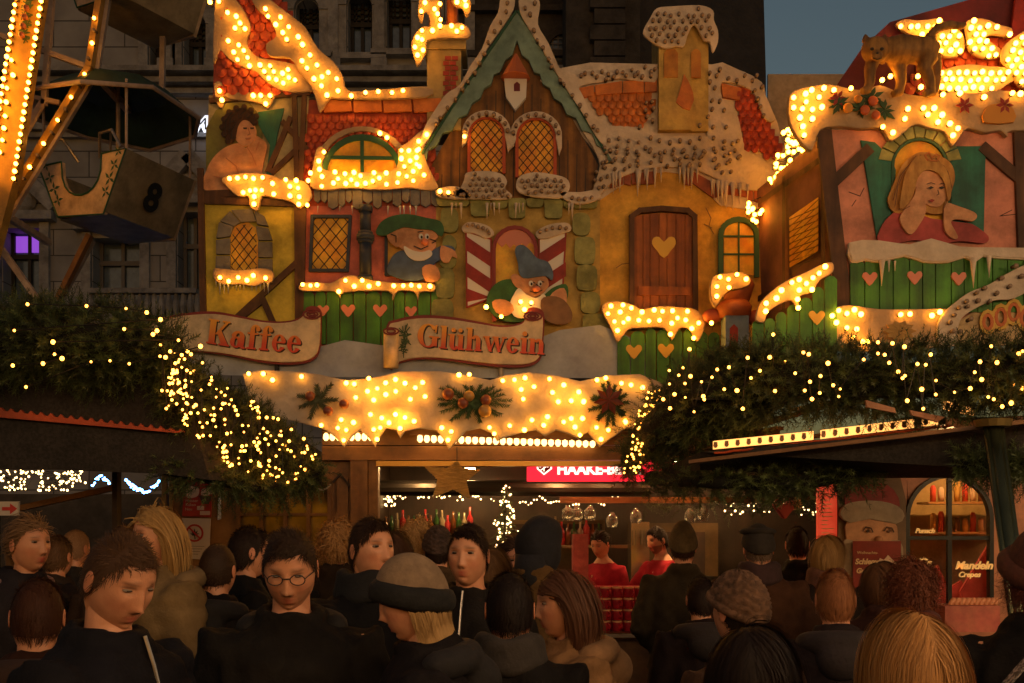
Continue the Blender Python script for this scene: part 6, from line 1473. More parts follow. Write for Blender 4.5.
# ---- things beyond, at left under the canopy ----
w2_ = MB(); a = P(-150,640,12); b = P(165,494,12); w2_.box(a.x, b.x, 12, 12.3, 0, b.z); o = w2_.build('low_wall', mat('grey_hoarding', (.11,.09,.075), (.07,.06,.05), 3, .8)); tag(o, 'long grey hoarding wall across the square under the left canopy', 'wall')
rr = random.Random(9)
lightstring('far white fairy lights over the grey hoarding, left', [P(rr.uniform(0,36), 470+rr.uniform(0,20), 12.5) for _ in range(46)], .012, TIN)
lightstring('far white fairy lights over the grey hoarding, right', [P(rr.uniform(38,86), 470+rr.uniform(0,21), 12.5) for _ in range(60)], .012, TIN)
lightstring('blue fairy lights over the hoarding left of the dark pole', [P(92+k*.9, 485-8*math.sin(k/20*3)+rr.uniform(-2,2), 12.6) for k in range(20)], .014, TINB)
lightstring('blue fairy light swag over the hoarding right of the dark pole', [P(126+k*1.0, 481+10*math.sin(k/34*3.1)+rr.uniform(-2,2), 12.6) for k in range(34)], .014, TINB)
sg = thing('arrow_sign', P(10, 508, 6.0), 'small white sign with a red arrow pointing right', 'sign')
plate([(-14,501.5),(18.5,501.5),(18,515.5),(-14,515.5)], 6.0, .02, mat('sign_white', (.55,.5,.48)), 'board', sg)
m_ = MB(); addplate(m_, [(2,507),(10,507),(10,503.5),(17,508.7),(10,514),(10,510.5),(2,510.5)], 5.995, .004); m_.build('arrow', mat('arrow_red', (.5,.03,.03)), sg)
m_ = MB(); c = P(-6,515,6.0); m_.tube([(c.x,6.03,0),(c.x,6.03,c.z)], .025, 8); m_.build('pole', BLACK, sg)
# lit letter on the stone building
text(thing('building_letter', P(196,115,BY-.3), 'white outlined dark letter M mounted on the stone building', 'letter sign'), 'M', 192.5, 131, 15, BY-.35, mat('white_glow_edge', (.8,.8,.8), emit=(.8,.85,1), es=.35), name='outline', off=.035, sx=1.05)
lm = bpy.data.objects['outline'].parent
text(lm, 'M', 193.5, 129.5, 12.5, BY-.40, BLACK, name='letter', off=-.005, sx=1.05)

# ---- added festoons, unseen above and behind the viewer: fill light for crowd and fronts ----
FILL_FEST = mat('fill_festoon_glass', (1,.8,.5), emit=(1,.62,.30), es=82)
fbm = MB(); fbm.ball((0,0,0), .045, 10, 6, 0); fbm.tube([(0,0,.035),(0,0,.1)], .02, 8, 1); fbme = fbm.mesh('bulb', [FILL_FEST, SOCKET], True)
for j, (Yf, zf, xa, xb) in enumerate([(1.4,4.0,3.4,9),(-.8,4.3,-1,9),(-3.2,4.5,-8,8)]):
    th = thing('fill_festoon', (xa, Yf, zf), ['nearest added festoon of warm bulbs, unseen overhead fill light','middle added festoon of warm bulbs, unseen overhead fill light','rear added festoon of warm bulbs, unseen overhead fill light'][j], 'festoon', 'added fill festoons')
    pts_ = [Vector((xa+(xb-xa)*k/16, Yf, zf-.5*math.sin(math.pi*k/16))) for k in range(17)]
    m_ = MB(); m_.tube([p+Vector((0,0,.1)) for p in pts_], .008, 5); m_.build('cable', BLACK, th)
    for p in pts_[1:-1]:
        o = bpy.data.objects.new('bulb', fbme); COL.objects.link(o); o.parent = th; o.location = p-wo(th)
    for k, x in enumerate((xa, xb)):
        m_ = MB(); m_.tube([(x,Yf,0),(x,Yf,zf+.2)], .05, 8); m_.build('pole', BLACK, th)

# ================= ferris wheel =================
WYc = 10.0
FW = thing('ferris_wheel', (P(-319,0,WYc).x, WYc, 0), 'yellow bulb-lined ferris wheel with white spokes and numbered gondolas', 'ferris wheel')
YELM = mat('yellow_steel', (.5,.27,.04), (.38,.19,.03), 5, .45)
WHS = mat('cream_steel', (.5,.38,.3), (.42,.3,.24), 5, .5)
cxp, cyp = -319, -80
RP = 435; WF = WYc-.55
off_ = math.atan2(-(68-cyp), 90-cxp)
V16 = [(cxp+RP*math.cos(off_+2*math.pi*k/16), cyp-RP*math.sin(off_+2*math.pi*k/16)) for k in range(16)]
m_ = MB()
for k in range(16): m_.bar(P(*V16[k], WF), P(*V16[(k+1)%16], WF), .06, .095, up=(0,1,0))
m_.build('rim', YELM, FW)
m_ = MB()
for k in range(16): m_.bar(P(*V16[k], WF)+Vector((.04,.06,0)), P(*V16[(k+1)%16], WF)+Vector((.04,.06,0)), .05, .05, up=(0,1,0))
c = P(cxp, cyp, WF)
for k in range(16):
    m_.bar(c, P(*V16[k], WF), .045, .045)
    m_.bar(P(*V16[k], WF)+Vector((0,.03,0)), P(*V16[k], WF)+Vector((0,.95,0)), .06, .06)
m_.bar(P(53,-20,WF), P(44,105,WF), .05, .05); m_.bar(P(44,100,WF), P(8,162,WF), .05, .05); m_.bar(P(22,95,WF), P(60,103,WF), .04, .04)
m_.bar(P(-5,240,WYc-.6), P(38,300,WYc-.6), .07, .05)
m_.build('spoke', WHS, FW)
m_ = MB(); c = P(cxp,cyp,WYc); m_.tube([c+Vector((0,-.8,0)), c+Vector((0,.8,0))], .25, 16); m_.build('hub', YELM, FW)
m_ = MB(); strokes(m_, [[(-40,330),(2,170),(28,0),(52,-160)]], WYc-.9, 27, .12);
lg = m_.build('light_board', mat('gold_light_board', (.55,.3,.05), (.42,.22,.04), 4, .5), FW)
m_ = MB(); rr = random.Random(4)
for k in range(60):
    t = k/60; x, y = 29-6*t, -5+t*45; a = rr.uniform(0, 6.28); strokes(m_, [[(x+rr.uniform(-3,3),y),(x+6*math.cos(a),y+6*math.sin(a))]], WYc-.93, 1, .006)
m_.build('painted_sprig', FIRP, lg)
for k in range(4):
    m_ = MB(); m_.ball(P(26-k*1.5, 8+k*9, WYc-.95), .03, 10, 6); m_.build('painted_berry', MC['brown_berry'], lg)
lb2 = []
for k in range(26):
    y = -10+k*7.4; xl = 34-(y+10)*.155
    for dx, dd in ((-27,0),(-4+6.5,3.5)): lb2.append((xl+dx*.85+6, y+dd))
lb2 += [(x-2+random.uniform(-2,2), y) for x, y in [(12,60),(14,75),(8,88),(10,102),(6,116),(7,128),(3,140),(2,152)]]
bulbs(lg, lb2, WYc-.93)
for o in lg.children:
    if o.data == B_ON: pass
rb = [(94,18),(92,43),(84.5,74),(71,97),(57.5,120),(43.5,143.5),(29.5,167),(15.5,190),(2,214)]
bulbs(FW, rb, WF-.05)
bulbs(FW, [(93.5,30),(88,58),(79,86),(65,109),(51,132),(37,155),(23,178),(9,202)], WF-.05, False)
# gondolas: swing freely but belong to the wheel
TUB = mat('cream_gondola_panel', (.7,.5,.32), (.5,.34,.2), 5, .5); TUBD = mat('olive_gondola_side', (.36,.28,.17), (.22,.17,.1), 4, .6)
CANG = mat('dark_green_awning', (.03,.075,.045), (.018,.045,.028), 6, .7)
def gondola(vx, vy, dxp, num, yaw):
    """hangs from wheel vertex (vx, vy) px"""
    hang = P(vx+dxp, vy, WYc); g_ = MB()
    def T(x, y, z): # local metres -> world, octagonal tub with yaw
        c_, s_ = math.cos(yaw), math.sin(yaw); return hang + Vector((x*c_-y*s_, x*s_+y*c_, z))
    w1, w0, zt_, zb_ = .57, .31, -1.02, -1.55
    # canopy
    can = MB(); N = 8; top = T(0,0,-.02); ring = [T(.82*math.cos(2*math.pi*(k+.5)/N), .82*math.sin(2*math.pi*(k+.5)/N), -.42+.05*(k%2)) for k in range(N)]
    mid = [T(.5*math.cos(2*math.pi*(k+.5)/N), .5*math.sin(2*math.pi*(k+.5)/N), -.14) for k in range(N)]
    can.add([top]+mid+ring, [(0,1+k,1+(k+1)%N) for k in range(N)]+[(1+k,9+k,9+(k+1)%N,1+(k+1)%N) for k in range(N)])
    ob = can.build('canopy', CANG, FW)
    e = MB(); e.tube(ring+[ring[0]], .022, 6); e.build('canopy_edge', WHS, ob)
    tub = MB(); seg = 6
    pr = [(w1*1.15, zt_), (w1, zt_-.25), (w0, zb_)]
    fr_q = [T(-w1,-w1*.8,zt_+.05),*[T(-w1*.46*math.cos(math.pi*k/10),-w1*.8,zt_+.05-.36*math.sin(math.pi*k/10)**.7) for k in range(11)],T(w1,-w1*.8,zt_+.05),T(w1*.5,-w1*.8,zb_),T(-w1*.55,-w1*.8,zb_+.05)]
    def wallp(Q, th): 
        n = len(Q); back = [v + (T(0,th,0)-T(0,0,0)) for v in Q]
        from mathutils.geometry import tessellate_polygon
        loc = [Vector(((v-hang).x*math.cos(yaw)+(v-hang).y*math.sin(yaw), (v-hang).z, 0)) for v in Q]
        tr_ = tessellate_polygon([loc]); tub.add(Q+back, [tuple(t_) for t_ in tr_]+[tuple(n+i for i in t_[::-1]) for t_ in tr_]+[(i,(i+1)%n,n+(i+1)%n,n+i) for i in range(n)])
    wallp(fr_q, .04); 
    bk_q = [v + (T(0,w1*1.6,0)-T(0,0,0)) for v in fr_q]; wallp(bk_q, .04)
    to = tub.build('tub_panel', TUB, FW)
    sd = MB()
    for sx in (1, -1):
        A1, A2, A3 = (T(sx*w1,-w1*.8,zt_+.05), T(sx*w1*1.0,w1*.8,zt_+.05), None)
        B1, B2 = T(sx*w1*.53,-w1*.8,zb_+.02), T(sx*w1*.53,w1*.8,zb_+.02)
        sd.add([A1, A2, B2, B1], [(0,1,2,3)])
    sd.add([T(-w1*.53,-w1*.8,zb_+.02),T(w1*.53,-w1*.8,zb_+.02),T(w1*.53,w1*.8,zb_+.02),T(-w1*.53,w1*.8,zb_+.02)], [(0,1,2,3)])
    sd.build('tub_side', TUBD, to)
    rods = MB()
    for sx in (1, -1):
        for sy in (1, -1): rods = MB(); rods.tube([T(sx*w1*.95,sy*w1*.75,zt_+.05), T(sx*w1*.95,sy*w1*.75,-.30)], .014, 6); rods.build('rod', WHS, to)
    rods = MB(); rods.tube([T(0,0,.02), T(0,0,-.05), T(0,0,zt_-.1)], .022, 6); rods.build('rod', WHS, to)
    st = MB()
    arcp = [T(-w1*.42+.2*math.sin(0),-w1*.8-.02,zt_+.07)]
    st.tube([T(w1*.9,-w1*.82,zt_+.07), T(w1*.7,-w1*.82,zt_+.25), T(w1*.3,-w1*.7,zt_+.28), T(w1*.1,-w1*.5,zt_+.1)], .015, 6)
    st.tube([T(-w1*.9,-w1*.82,zt_+.07), T(-w1*.75,-w1*.82,zt_+.28), T(-w1*.55,-w1*.7,zt_+.3), T(-w1*.4,-w1*.5,zt_+.1)], .015, 6)
    st.build('handrail', mat('grey_handrail', (.35,.3,.27), rough=.3, metal=.7), to)
    # painted leaf scroll and rim line
    sc2 = MB()
    def S2(x, z): return T(x, -w1*.8-.004, z)
    for sx in (-1, 1):
        for (x0, z0, r_) in [(.47,-.98,.06),(.42,-1.1,.07),(.36,-1.22,.08),(.31,-1.34,.07)]:
            for a in (20, 100, 200, 290):
                aa = R(a*sx+30); p0 = S2(sx*x0, z0); p1 = S2(sx*x0+r_*math.cos(aa), z0+r_*math.sin(aa)); pm = S2(sx*x0+r_*.5*math.cos(aa+.5), z0+r_*.5*math.sin(aa+.5)); pn = S2(sx*x0+r_*.5*math.cos(aa-.3), z0+r_*.5*math.sin(aa-.3))
                sc2.add([p0, pm, p1, pn], [(0,1,2,3)])
    sc2.build('painted_scroll', DGREEN, to)
    ln = MB(); ln.tube([v+(T(0,-.006,0)-T(0,0,0)) for v in fr_q+[fr_q[0]]], .009, 5); ln.build('outline', DGREEN, to)
    # number on the side
    cu_ = bpy.data.curves.new('number', 'FONT'); cu_.body = num; cu_.size = .38; cu_.offset = .012; cu_.extrude = .002; cu_.align_x = 'CENTER'; cu_.align_y = 'CENTER'
    o = bpy.data.objects.new('number', cu_); COL.objects.link(o); me = bpy.data.meshes.new_from_object(o); bpy.data.objects.remove(o)
    u = (T(0,1,0)-T(0,0,0)).normalized(); v_ = (T(w1,0,zt_+.05)-T(w1*.53,0,zb_+.02)).normalized(); n_ = u.cross(v_)
    M_ = Matrix((u, v_, n_)).transposed().to_4x4(); M_.translation = (T(w1*.78,0,(zt_+zb_)/2) if num == '8' else T(w1*.60,-.12,zb_+.12)) + n_*.006
    me.transform(M_); me.materials.clear(); me.materials.append(BLACK); link('number', me, to)
    return ob
gondola(V16[0][0]+28, V16[0][1]+9, 0, '8', R(-24))
gondola(V16[1][0]+22, V16[1][1]-30, 0, '9', R(-32))
m_ = MB(); m_.bar(P(163,28,WYc+.3), P(162,100,WYc+.3), .05, .05); m_.bar(P(92,240,WYc+.2), P(60,300,WYc+.2), .06, .06); m_.build('strut', WHS, FW)
m_ = MB(); m_.bar(P(90,235,WYc+.1), P(58,300,WYc+.1), .08, .05); m_.build('drive_arm', WOODO, FW)
# ================= people =================
SKIN = mat('skin', (.72,.34,.19), (.6,.26,.14), 30, .42, .0008, 250, attr='Col', sub=.12)
EYEW = mat('eye_white', (.22,.17,.13), rough=.3); EYED = mat('eye_iris', (.03,.018,.01), rough=.15)
def G2(x, z, cx, cz, sx, sz): return np.exp(-((x-cx)/sx)**2-((z-cz)/sz)**2)
def head_arrays(fem=False, beard=False, NR=58, NC=76):
    """a head round the origin (ear height), face towards -y; metres"""
    vs_ = []; 
    tt = np.linspace(0, 1, NR)
    sz = np.cos(np.pi*tt)                               # 1 crown .. -1 chin
    u = np.linspace(0, 1, NC, endpoint=False)*2*np.pi - np.pi
    ph = u - .45*np.sin(u)                              # columns gather at the face (u = 0 is front)
    SZ, PH = np.meshgrid(sz, ph, indexing='ij')
    p = np.where(SZ < 0, 2.5, 2.05)
    H = (1-np.abs(SZ)**p).clip(0)**(1/p)
    f = np.cos(PH); s = np.sin(PH)
    low = np.clip(-SZ, 0, 1)
    wx = .077*(1-.30*low**1.6*(f > -.3))
    if fem: wx = wx*(1-.05*low)
    X = wx*H*np.sign(s)*np.abs(s)**.93
    dep = np.where(f > 0, .092*(1-.04*low), .103*(1-.42*low**1.2)*(1+.04*np.clip(SZ,0,1)))
    Y = -dep*H*f
    Z = np.where(SZ > 0, .122*SZ, .122*SZ)
    fr = np.clip(f, 0, 1)**.6
    k = .85 if fem else 1.0
    nose = np.where(Z > -.03, G2(X, 0, 0, 0, .0085+.004*np.clip(-Z/.03+.3, 0, 1), 1), 0)*np.clip((.036-Z)/.066, 0, 1)**1.1*.020*k
    nose = nose + G2(X, Z, 0, -.036, .012, .009)*.009*k + (G2(X, Z, .0115, -.036, .006, .007)+G2(X, Z, -.0115, -.036, .006, .007))*.008
    d = nose
    d -= (G2(X, Z, .032, .018, .017, .012)+G2(X, Z, -.032, .018, .017, .012))*.0105
    d += (G2(X, Z, .028, .037, .02, .007)+G2(X, Z, -.028, .037, .02, .007))*(.0045 if not fem else .002)
    d += (G2(X, Z, .045, -.012, .018, .018)+G2(X, Z, -.045, -.012, .018, .018))*.004
    d += G2(X, Z, 0, -.058, .021, .0045)*.0055 + G2(X, Z, 0, -.0705, .018, .0055)*.0065 - G2(X, Z, 0, -.0645, .022, .0022)*.0035
    d -= G2(X, Z, 0, -.082, .02, .005)*.004
    d += G2(X, Z, 0, -.1, .02, .014)*.009
    d += G2(X, Z, 0, .07, .05, .03)*.003
    Y = Y - d*fr
    V = np.stack([X, Y, Z], -1).reshape(-1, 3)
    F_ = []
    for i in range(NR-1):
        for j in range(NC):
            j2 = (j+1) % NC; F_.append((i*NC+j, (i+1)*NC+j, (i+1)*NC+j2, i*NC+j2))
    X_, Z_, fr_ = X.ravel(), Z.ravel(), fr.ravel()
    C = np.ones((len(V), 3)); 
    lip = (G2(X_, Z_, 0, -.058, .02, .005)+G2(X_, Z_, 0, -.0705, .017, .006)).clip(0, 1)*fr_
    C *= 1-lip[:, None]*np.array([.12, .55, .45])*(1.3 if fem else 1.0)
    bro = (np.exp(-((np.abs(X_)-.031)/.019)**4-((Z_-.0385+.12*(np.abs(X_)-.03))/.0045)**2))*(fr_ > .3)
    C *= 1-bro[:, None]*(.62 if not fem else .5)
    lash = (np.exp(-((np.abs(X_)-.032)/.0165)**4-((Z_-.0225)/.0032)**2)+.35*np.exp(-((np.abs(X_)-.032)/.015)**4-((Z_-.0105)/.002)**2))*(fr_ > .3)
    C *= 1-lash[:, None]*.6
    C *= 1-((G2(X_,Z_,.0075,-.043,.004,.0022)+G2(X_,Z_,-.0075,-.043,.004,.0022))*fr_).clip(0,1)[:, None]*.7
    C *= 1-((np.exp(-(X_/.021)**4-((Z_+.0645)/.0016)**2))*fr_)[:, None]*.35
    cheek = (G2(X_, Z_, .045, -.03, .02, .018)+G2(X_, Z_, -.045, -.03, .02, .018))*fr_
    C *= 1-cheek[:, None]*np.array([0, .14, .12])
    if beard:
        b = ((Z_ < -.035)*(np.abs(X_) > .028) + (Z_ < -.078) + np.exp(-((Z_+.05)/.005)**2)*(np.abs(X_) < .03)).clip(0, 1)*(fr_ > .15)
        C *= 1-b[:, None]*beard
    return V, F_, C
def np_mesh(name, V, F_, m, C=None, smooth=True):
    me = bpy.data.meshes.new(name); me.from_pydata(V.tolist() if hasattr(V, 'tolist') else V, [], F_); mats(me, m)
    if C is not None:
        at = me.color_attributes.new('Col', 'FLOAT_COLOR', 'POINT'); arr = np.ones((len(V), 4), 'f'); arr[:, :3] = C; at.data.foreach_set('color', arr.ravel())
    if smooth: me.polygons.foreach_set('use_smooth', [True]*len(me.polygons))
    return me
def fuse(mb, vox=.016, sm=2):
    """turn overlapping shapes into one continuous skin"""
    me = bpy.data.meshes.new('tmp'); me.from_pydata(mb.v, [], mb.f)
    o = bpy.data.objects.new('tmp', me); COL.objects.link(o)
    r = o.modifiers.new('r', 'REMESH'); r.mode = 'VOXEL'; r.voxel_size = vox
    s = o.modifiers.new('s', 'SMOOTH'); s.iterations = sm; s.factor = .5
    dg = bpy.context.evaluated_depsgraph_get()
    out = bpy.data.meshes.new_from_object(o.evaluated_get(dg))
    bpy.data.objects.remove(o); bpy.data.meshes.remove(me)
    return out
def mv(me):
    a = np.empty(len(me.vertices)*3); me.vertices.foreach_get('co', a); return a.reshape(-1, 3)
def setv(me, V): me.vertices.foreach_set('co', V.ravel()); me.update()
def ell_loft(mb, rings, n=24, mi=0):
    """rings: (cx, cy, z, rx, ry)"""
    v, f = [], []
    for (cx, cy, z, rx, ry) in rings:
        for k in range(n):
            a = 2*math.pi*k/n; ca, sa = math.cos(a), math.sin(a)
            v.append((cx+rx*math.copysign(abs(ca)**.85, ca), cy+ry*math.copysign(abs(sa)**.85, sa), z))
    for i in range(len(rings)-1):
        for k in range(n):
            k2 = (k+1) % n; f.append((i*n+k, i*n+k2, (i+1)*n+k2, (i+1)*n+k))
    f.append(tuple(range(n))[::-1]); f.append(tuple((len(rings)-1)*n+k for k in range(n)))
    mb.add(v, f, mi)
def rough_noise(V, amp, sc_, seed=0):
    return np.array([mnoise.noise(Vector(p)*sc_+Vector((seed*7.1, seed*3.3, 0))) for p in V])*amp
def normals(me):
    a = np.empty(len(me.vertices)*3); me.vertices.foreach_get('normal', a); return a.reshape(-1, 3)
HAIRM = {}
def hairmat(c):
    k = 'hair_%d_%d_%d' % tuple(int(x*999) for x in c)
    return mat(k, c, rough=.6, attr='Col', spec=.22)
def hand(mb, wrist, d, palm_n, side, curl=.5, s=1.0):
    """palm and five fingers from wrist point along d; palm_n is where the palm faces"""
    d = Vector(d).normalized(); n = Vector(palm_n); n = (n-d*n.dot(d)).normalized(); x = d.cross(n)*side
    w_ = Vector(wrist)
    mb.tube([w_-d*.03, w_+d*.02, w_+d*.05, w_+d*.085], [.024*s, .028*s, .033*s, .030*s], 10)
    mb.tube([w_+d*.03+x*.018, w_+d*.085+x*.028], [.018*s, .013*s], 8); mb.tube([w_+d*.03-x*.018, w_+d*.08-x*.026], [.018*s, .013*s], 8)
    for i, (off, L) in enumerate(((.030,.068),(.010,.078),(-.010,.073),(-.029,.058))):
        p = w_+d*(.082-.004*abs(i-1.3))+x*off*s; c = curl*(1+.08*i); q = [p-d*.02]; dd = d.copy()
        for j, fr in enumerate((.45,.3,.25)):
            a = c*(.5+.5*j); dd = (dd*math.cos(a)+n*math.sin(a)).normalized(); dn = n-dd*n.dot(dd); 
            q.append(q[-1]+dd*L*fr*(1.3 if j == 0 else 1))
            n2 = n
        mb.tube(q, [.0095*s,.009*s,.0085*s,.007*s], 8)
    tb_ = w_+d*.025+x*.028*s; td = (d*.6+x*.8+n*.35*(1+curl)).normalized(); t2 = (d*.85+x*.25+n*.5).normalized()
    mb.tube([w_+d*.02+x*.012, tb_, tb_+td*.035, tb_+td*.035+t2*.03], [.014*s,.0125*s,.0105*s,.008*s], 8)
PEOPLE = []
def person(px, py, Y, yaw=180, pitch=0, roll=0, label='', skin=(1,1,1), fem=False, beard=0, hair='short', hc=(.05,.025,.012), hat=None, hatc=(.05,.05,.05),
           coat=(.02,.018,.018), coat2=None, style='coat', arms='down', lean=0, wide=1.0, scarf=None, byaw=None, glasses=False, hood=None, fur=None, trousers=(.02,.02,.025), extras=(), seed=None, hs=.95, legs=True):
    seed = seed if seed is not None else len(PEOPLE)+1
    rr = random.Random(seed); rg = np.random.default_rng(seed)
    if byaw is None: byaw = yaw
    hc_w = P(px, py, Y); Hz = hc_w.z
    hgt = (Hz+.12)/1.0; s = hgt/1.75
    lean_v = Matrix.Rotation(R(lean), 3, 'X')
    # body frame: origin under the hips, front -y
    Rb = Matrix.Rotation(R(byaw), 3, 'Z')
    hips = Vector((0, 0, .92*s))
    def BL(x, y, z):                       # upright body coordinates -> leaned
        p = Vector((x, y, z))*s
        if p.z > hips.z: p = hips + Matrix.Rotation(R(lean), 3, 'X') @ (p-hips)
        return p
    headb = BL(0, -.03, 1.63)
    # place so that the head centre falls on the wanted point
    ow = hc_w - (Rb @ headb); ow.z = 0
    dz = Hz - headb.z
    def W(x, y, z):
        p = BL(x, y, z)
        if abs(z) > .3: p.z += dz*min(1, z/1.5)
        return ow + Rb @ p
    th = thing('person', ow, label, 'person')
    Rh = Matrix.Rotation(R(yaw), 4, 'Z') @ Matrix.Rotation(R(pitch), 4, 'X') @ Matrix.Rotation(R(roll), 4, 'Y')
    MH = Matrix.Translation(hc_w) @ Rh
    w_ = wide*(.93 if fem else 1)
    # --- body ---
    mb = MB()
    def rings(spec, grow=0):
        out = []
        v, f = [], []; n = 22
        for (y, z, rx, ry) in spec:
            for k in range(n):
                a = 2*math.pi*k/n; ca, sa = math.cos(a), math.sin(a)
                v.append(W((rx+grow)*math.copysign(abs(ca)**.85, ca)*1.0, y+(ry+grow)*math.copysign(abs(sa)**.85, sa), z))
        for i in range(len(spec)-1):
            for k in range(n):
                k2 = (k+1) % n; f.append((i*n+k, i*n+k2, (i+1)*n+k2, (i+1)*n+k))
        f.append(tuple(range(n))[::-1]); f.append(tuple((len(spec)-1)*n+k for k in range(n)))
        return v, f
    tors = [(0,.86,.165*w_,.11),(0,.95,.17*w_,.115),(0,1.08,.15*w_,.105),(0,1.25,.17*w_,.115),(.0,1.36,.185*w_,.11),(.005,1.42,.17*w_,.09),(.01,1.46,.10,.07),(.01,1.5,.062,.06)]
    mb.add(*rings(tors))
    sh_, el_, wr_, hd = {}, {}, {}, {}
    for sd in (-1, 1):
        a_ = arms if isinstance(arms, str) else arms[0 if sd < 0 else 1]
        S0 = (sd*.175*w_, 0, 1.405)
        if a_ == 'down': E0, W0, D0, N0 = (sd*.235*w_, .01, 1.14), (sd*.235*w_, -.06, .90), (0,-.15,-1), (-sd,0,0)
        elif a_ == 'pocket': E0, W0, D0, N0 = (sd*.26*w_, .05, 1.13), (sd*.17*w_, -.12, .98), (0,-.3,-1), (-sd,0,0)
        elif a_ == 'hold': E0, W0, D0, N0 = (sd*.24*w_, -.02, 1.13), (sd*.09, -.27, 1.14), (-sd*.5,-.7,.3), (-sd*.8,0,.3)
        elif a_ == 'drink': E0, W0, D0, N0 = (sd*.24*w_, -.10, 1.17), (sd*.08, -.23, 1.36), (-sd*.4,-.25,.8), (-sd*.8,.3,0)
        elif a_ == 'reach': E0, W0, D0, N0 = (sd*.22*w_, -.2, 1.2), (sd*.14, -.44, 1.14), (-sd*.2,-1,-.1), (-sd*.3,0,-1)
        else: E0, W0, D0, N0 = (sd*.25*w_, -.12, 1.16), (sd*.10, -.33, 1.22), (-sd*.4,-.7,.1), (-sd,0,.2)
        sh_[sd], el_[sd], wr_[sd] = W(*S0), W(*E0), W(*W0)
        D = Rb @ Vector(D0); N = Rb @ Vector(N0)
        mb.tube([W(sd*.10*w_, .0, 1.40), sh_[sd], sh_[sd].lerp(el_[sd], .5), el_[sd], el_[sd].lerp(wr_[sd], .5), wr_[sd]], [.05,.056*s,.047*s,.038*s,.034*s,.024*s], 12)
        if style != 'nohands': hand(mb, wr_[sd], D, N, -sd, .35 if a_ in ('down','pocket') else .75, s)
    if legs:
        for sd in (-1, 1):
            mb.tube([W(sd*.09, 0, .9), W(sd*.095, .01, .5), W(sd*.10, .02, .09)], [.085*s,.055*s,.038*s], 10)
            mb.tube([W(sd*.10, .04, .05), W(sd*.105, -.06, .045), W(sd*.11, -.15, .03)], [.04,.04,.028], 8)
    neck0 = W(0, .01, 1.44); nk = MH @ Vector((0, .018, -.055))
    mb.tube([neck0, neck0.lerp(nk, .5)+Vector((0,0,.0)), nk], [.06*s,.056*s if not fem else .05*s,.054*s if not fem else .048*s], 14)
    body = fuse(mb, .011 if Y < 6 else .014, 2)
    Vb = mv(body); Fb = [tuple(p.vertices) for p in body.polygons]; bpy.data.meshes.remove(body)
    hv, hf, hcx = head_arrays(fem, beard)
    M3 = np.array(MH)
    hw = hv*s*hs @ M3[:3, :3].T + M3[:3, 3]
    n0 = len(Vb)
    V = np.vstack([Vb, hw]); Fa = Fb + [tuple(n0+i for i in q_) for q_ in hf]
    Cc = np.vstack([np.ones((n0, 3)), hcx])
    # ears
    for sd in (-1, 1):
        eb = MB(); N = 12
        for rr_, off in ((1, 0),):
            eb.ball((0,0,0), (.006,.017,.030), 12, 8)
        ev = np.array([tuple(x) for x in eb.v]); r2 = (ev[:,1]/.017)**2+(ev[:,2]/.03)**2
        ev[:, 0] = ev[:,0] + sd*(.004*r2)
        ev = ev + np.array([sd*.079, .012+0, -.002]); 
        ev = ev*s*hs @ M3[:3, :3].T + M3[:3, 3]; n0 = len(V); V = np.vstack([V, ev]); Fa += [tuple(n0+i for i in q_) for q_ in eb.f]; Cc = np.vstack([Cc, np.ones((len(ev), 3))*[1,.85,.82]])
    Cc = Cc*np.array(skin)
    bo = link('body', np_mesh('body', V, Fa, SKIN, Cc), th)
    facing = abs(((yaw+180) % 360)-180) < 125
    if facing:
        for sd in (-1, 1):
            e = MB(); e.ball((0,0,0), .0122, 14, 10, 0)
            e.m = [1 if (sum(e.v[i][1] for i in q_)/len(q_)) < -.0088 else 0 for q_ in e.f]
            me = e.mesh('eye', [EYEW, EYED], True); me.transform(MH @ Matrix.Translation(Vector((sd*.0315, -.0722, .0165))*s*hs) @ Matrix.Diagonal((s*1.15,s*.9,s*(.50 if not glasses and pitch < 15 else .28),1)) @ Matrix.Rotation(R(4), 4, 'X')); link('eye', me, th)
    # --- clothes ---
    cm = mat('cloth_%02d_%s' % (seed, style), coat, coat2 or tuple(c*.55 for c in coat), 7, .8, .003, 90, spec=.1)
    g = {'coat': .035, 'puffer': .05, 'jersey': .014, 'nohands': .035}.get(style, .035)
    low = .62 if style == 'coat' else .84
    mb = MB()
    tors2 = [(0,low,(.20+.02)*w_,.15),(0,.95,.185*w_,.13),(0,1.08,.175*w_,.125),(0,1.25,.185*w_,.125),(.0,1.36,.195*w_,.115),(.005,1.425,.175*w_,.095),(.01,1.47,.095,.075)]
    mb.add(*rings(tors2, g-.015))
    for sd in (-1, 1):
        cuff = el_[sd].lerp(wr_[sd], .93)
        rs = [.06,.058*s+g*.8,.054*s+g*.7,.05*s+g*.55,.045*s+g*.4,.036*s+g*.25]
        mb.tube([W(sd*.10*w_, .0, 1.395), sh_[sd], sh_[sd].lerp(el_[sd], .5), el_[sd], el_[sd].lerp(wr_[sd], .5), cuff], rs, 14)
    colr = .062 if style != 'jersey' else .02
    if style in ('coat', 'puffer'):
        # stand-up collar
        for k in range(18):
            a0, a1 = 2*math.pi*k/18, 2*math.pi*(k+1)/18
            mb.tube([W(.082*math.cos(a0), .012+.085*math.sin(a0), 1.455+.04*(math.sin(a0) > -.5)), W(.082*math.cos(a1), .012+.085*math.sin(a1), 1.455+.04*(math.sin(a1) > -.5))], .024*s, 8)
        if not (hood and False):
            for k in range(18):
                a0, a1 = 2*math.pi*k/18, 2*math.pi*(k+1)/18
                hh = lambda a: 1.495+.028*(math.sin(a)*.5+.5)
                mb.tube([W(.074*math.cos(a0), .004+.076*math.sin(a0), hh(a0)), W(.074*math.cos(a1), .004+.076*math.sin(a1), hh(a1))], .019*s, 8)
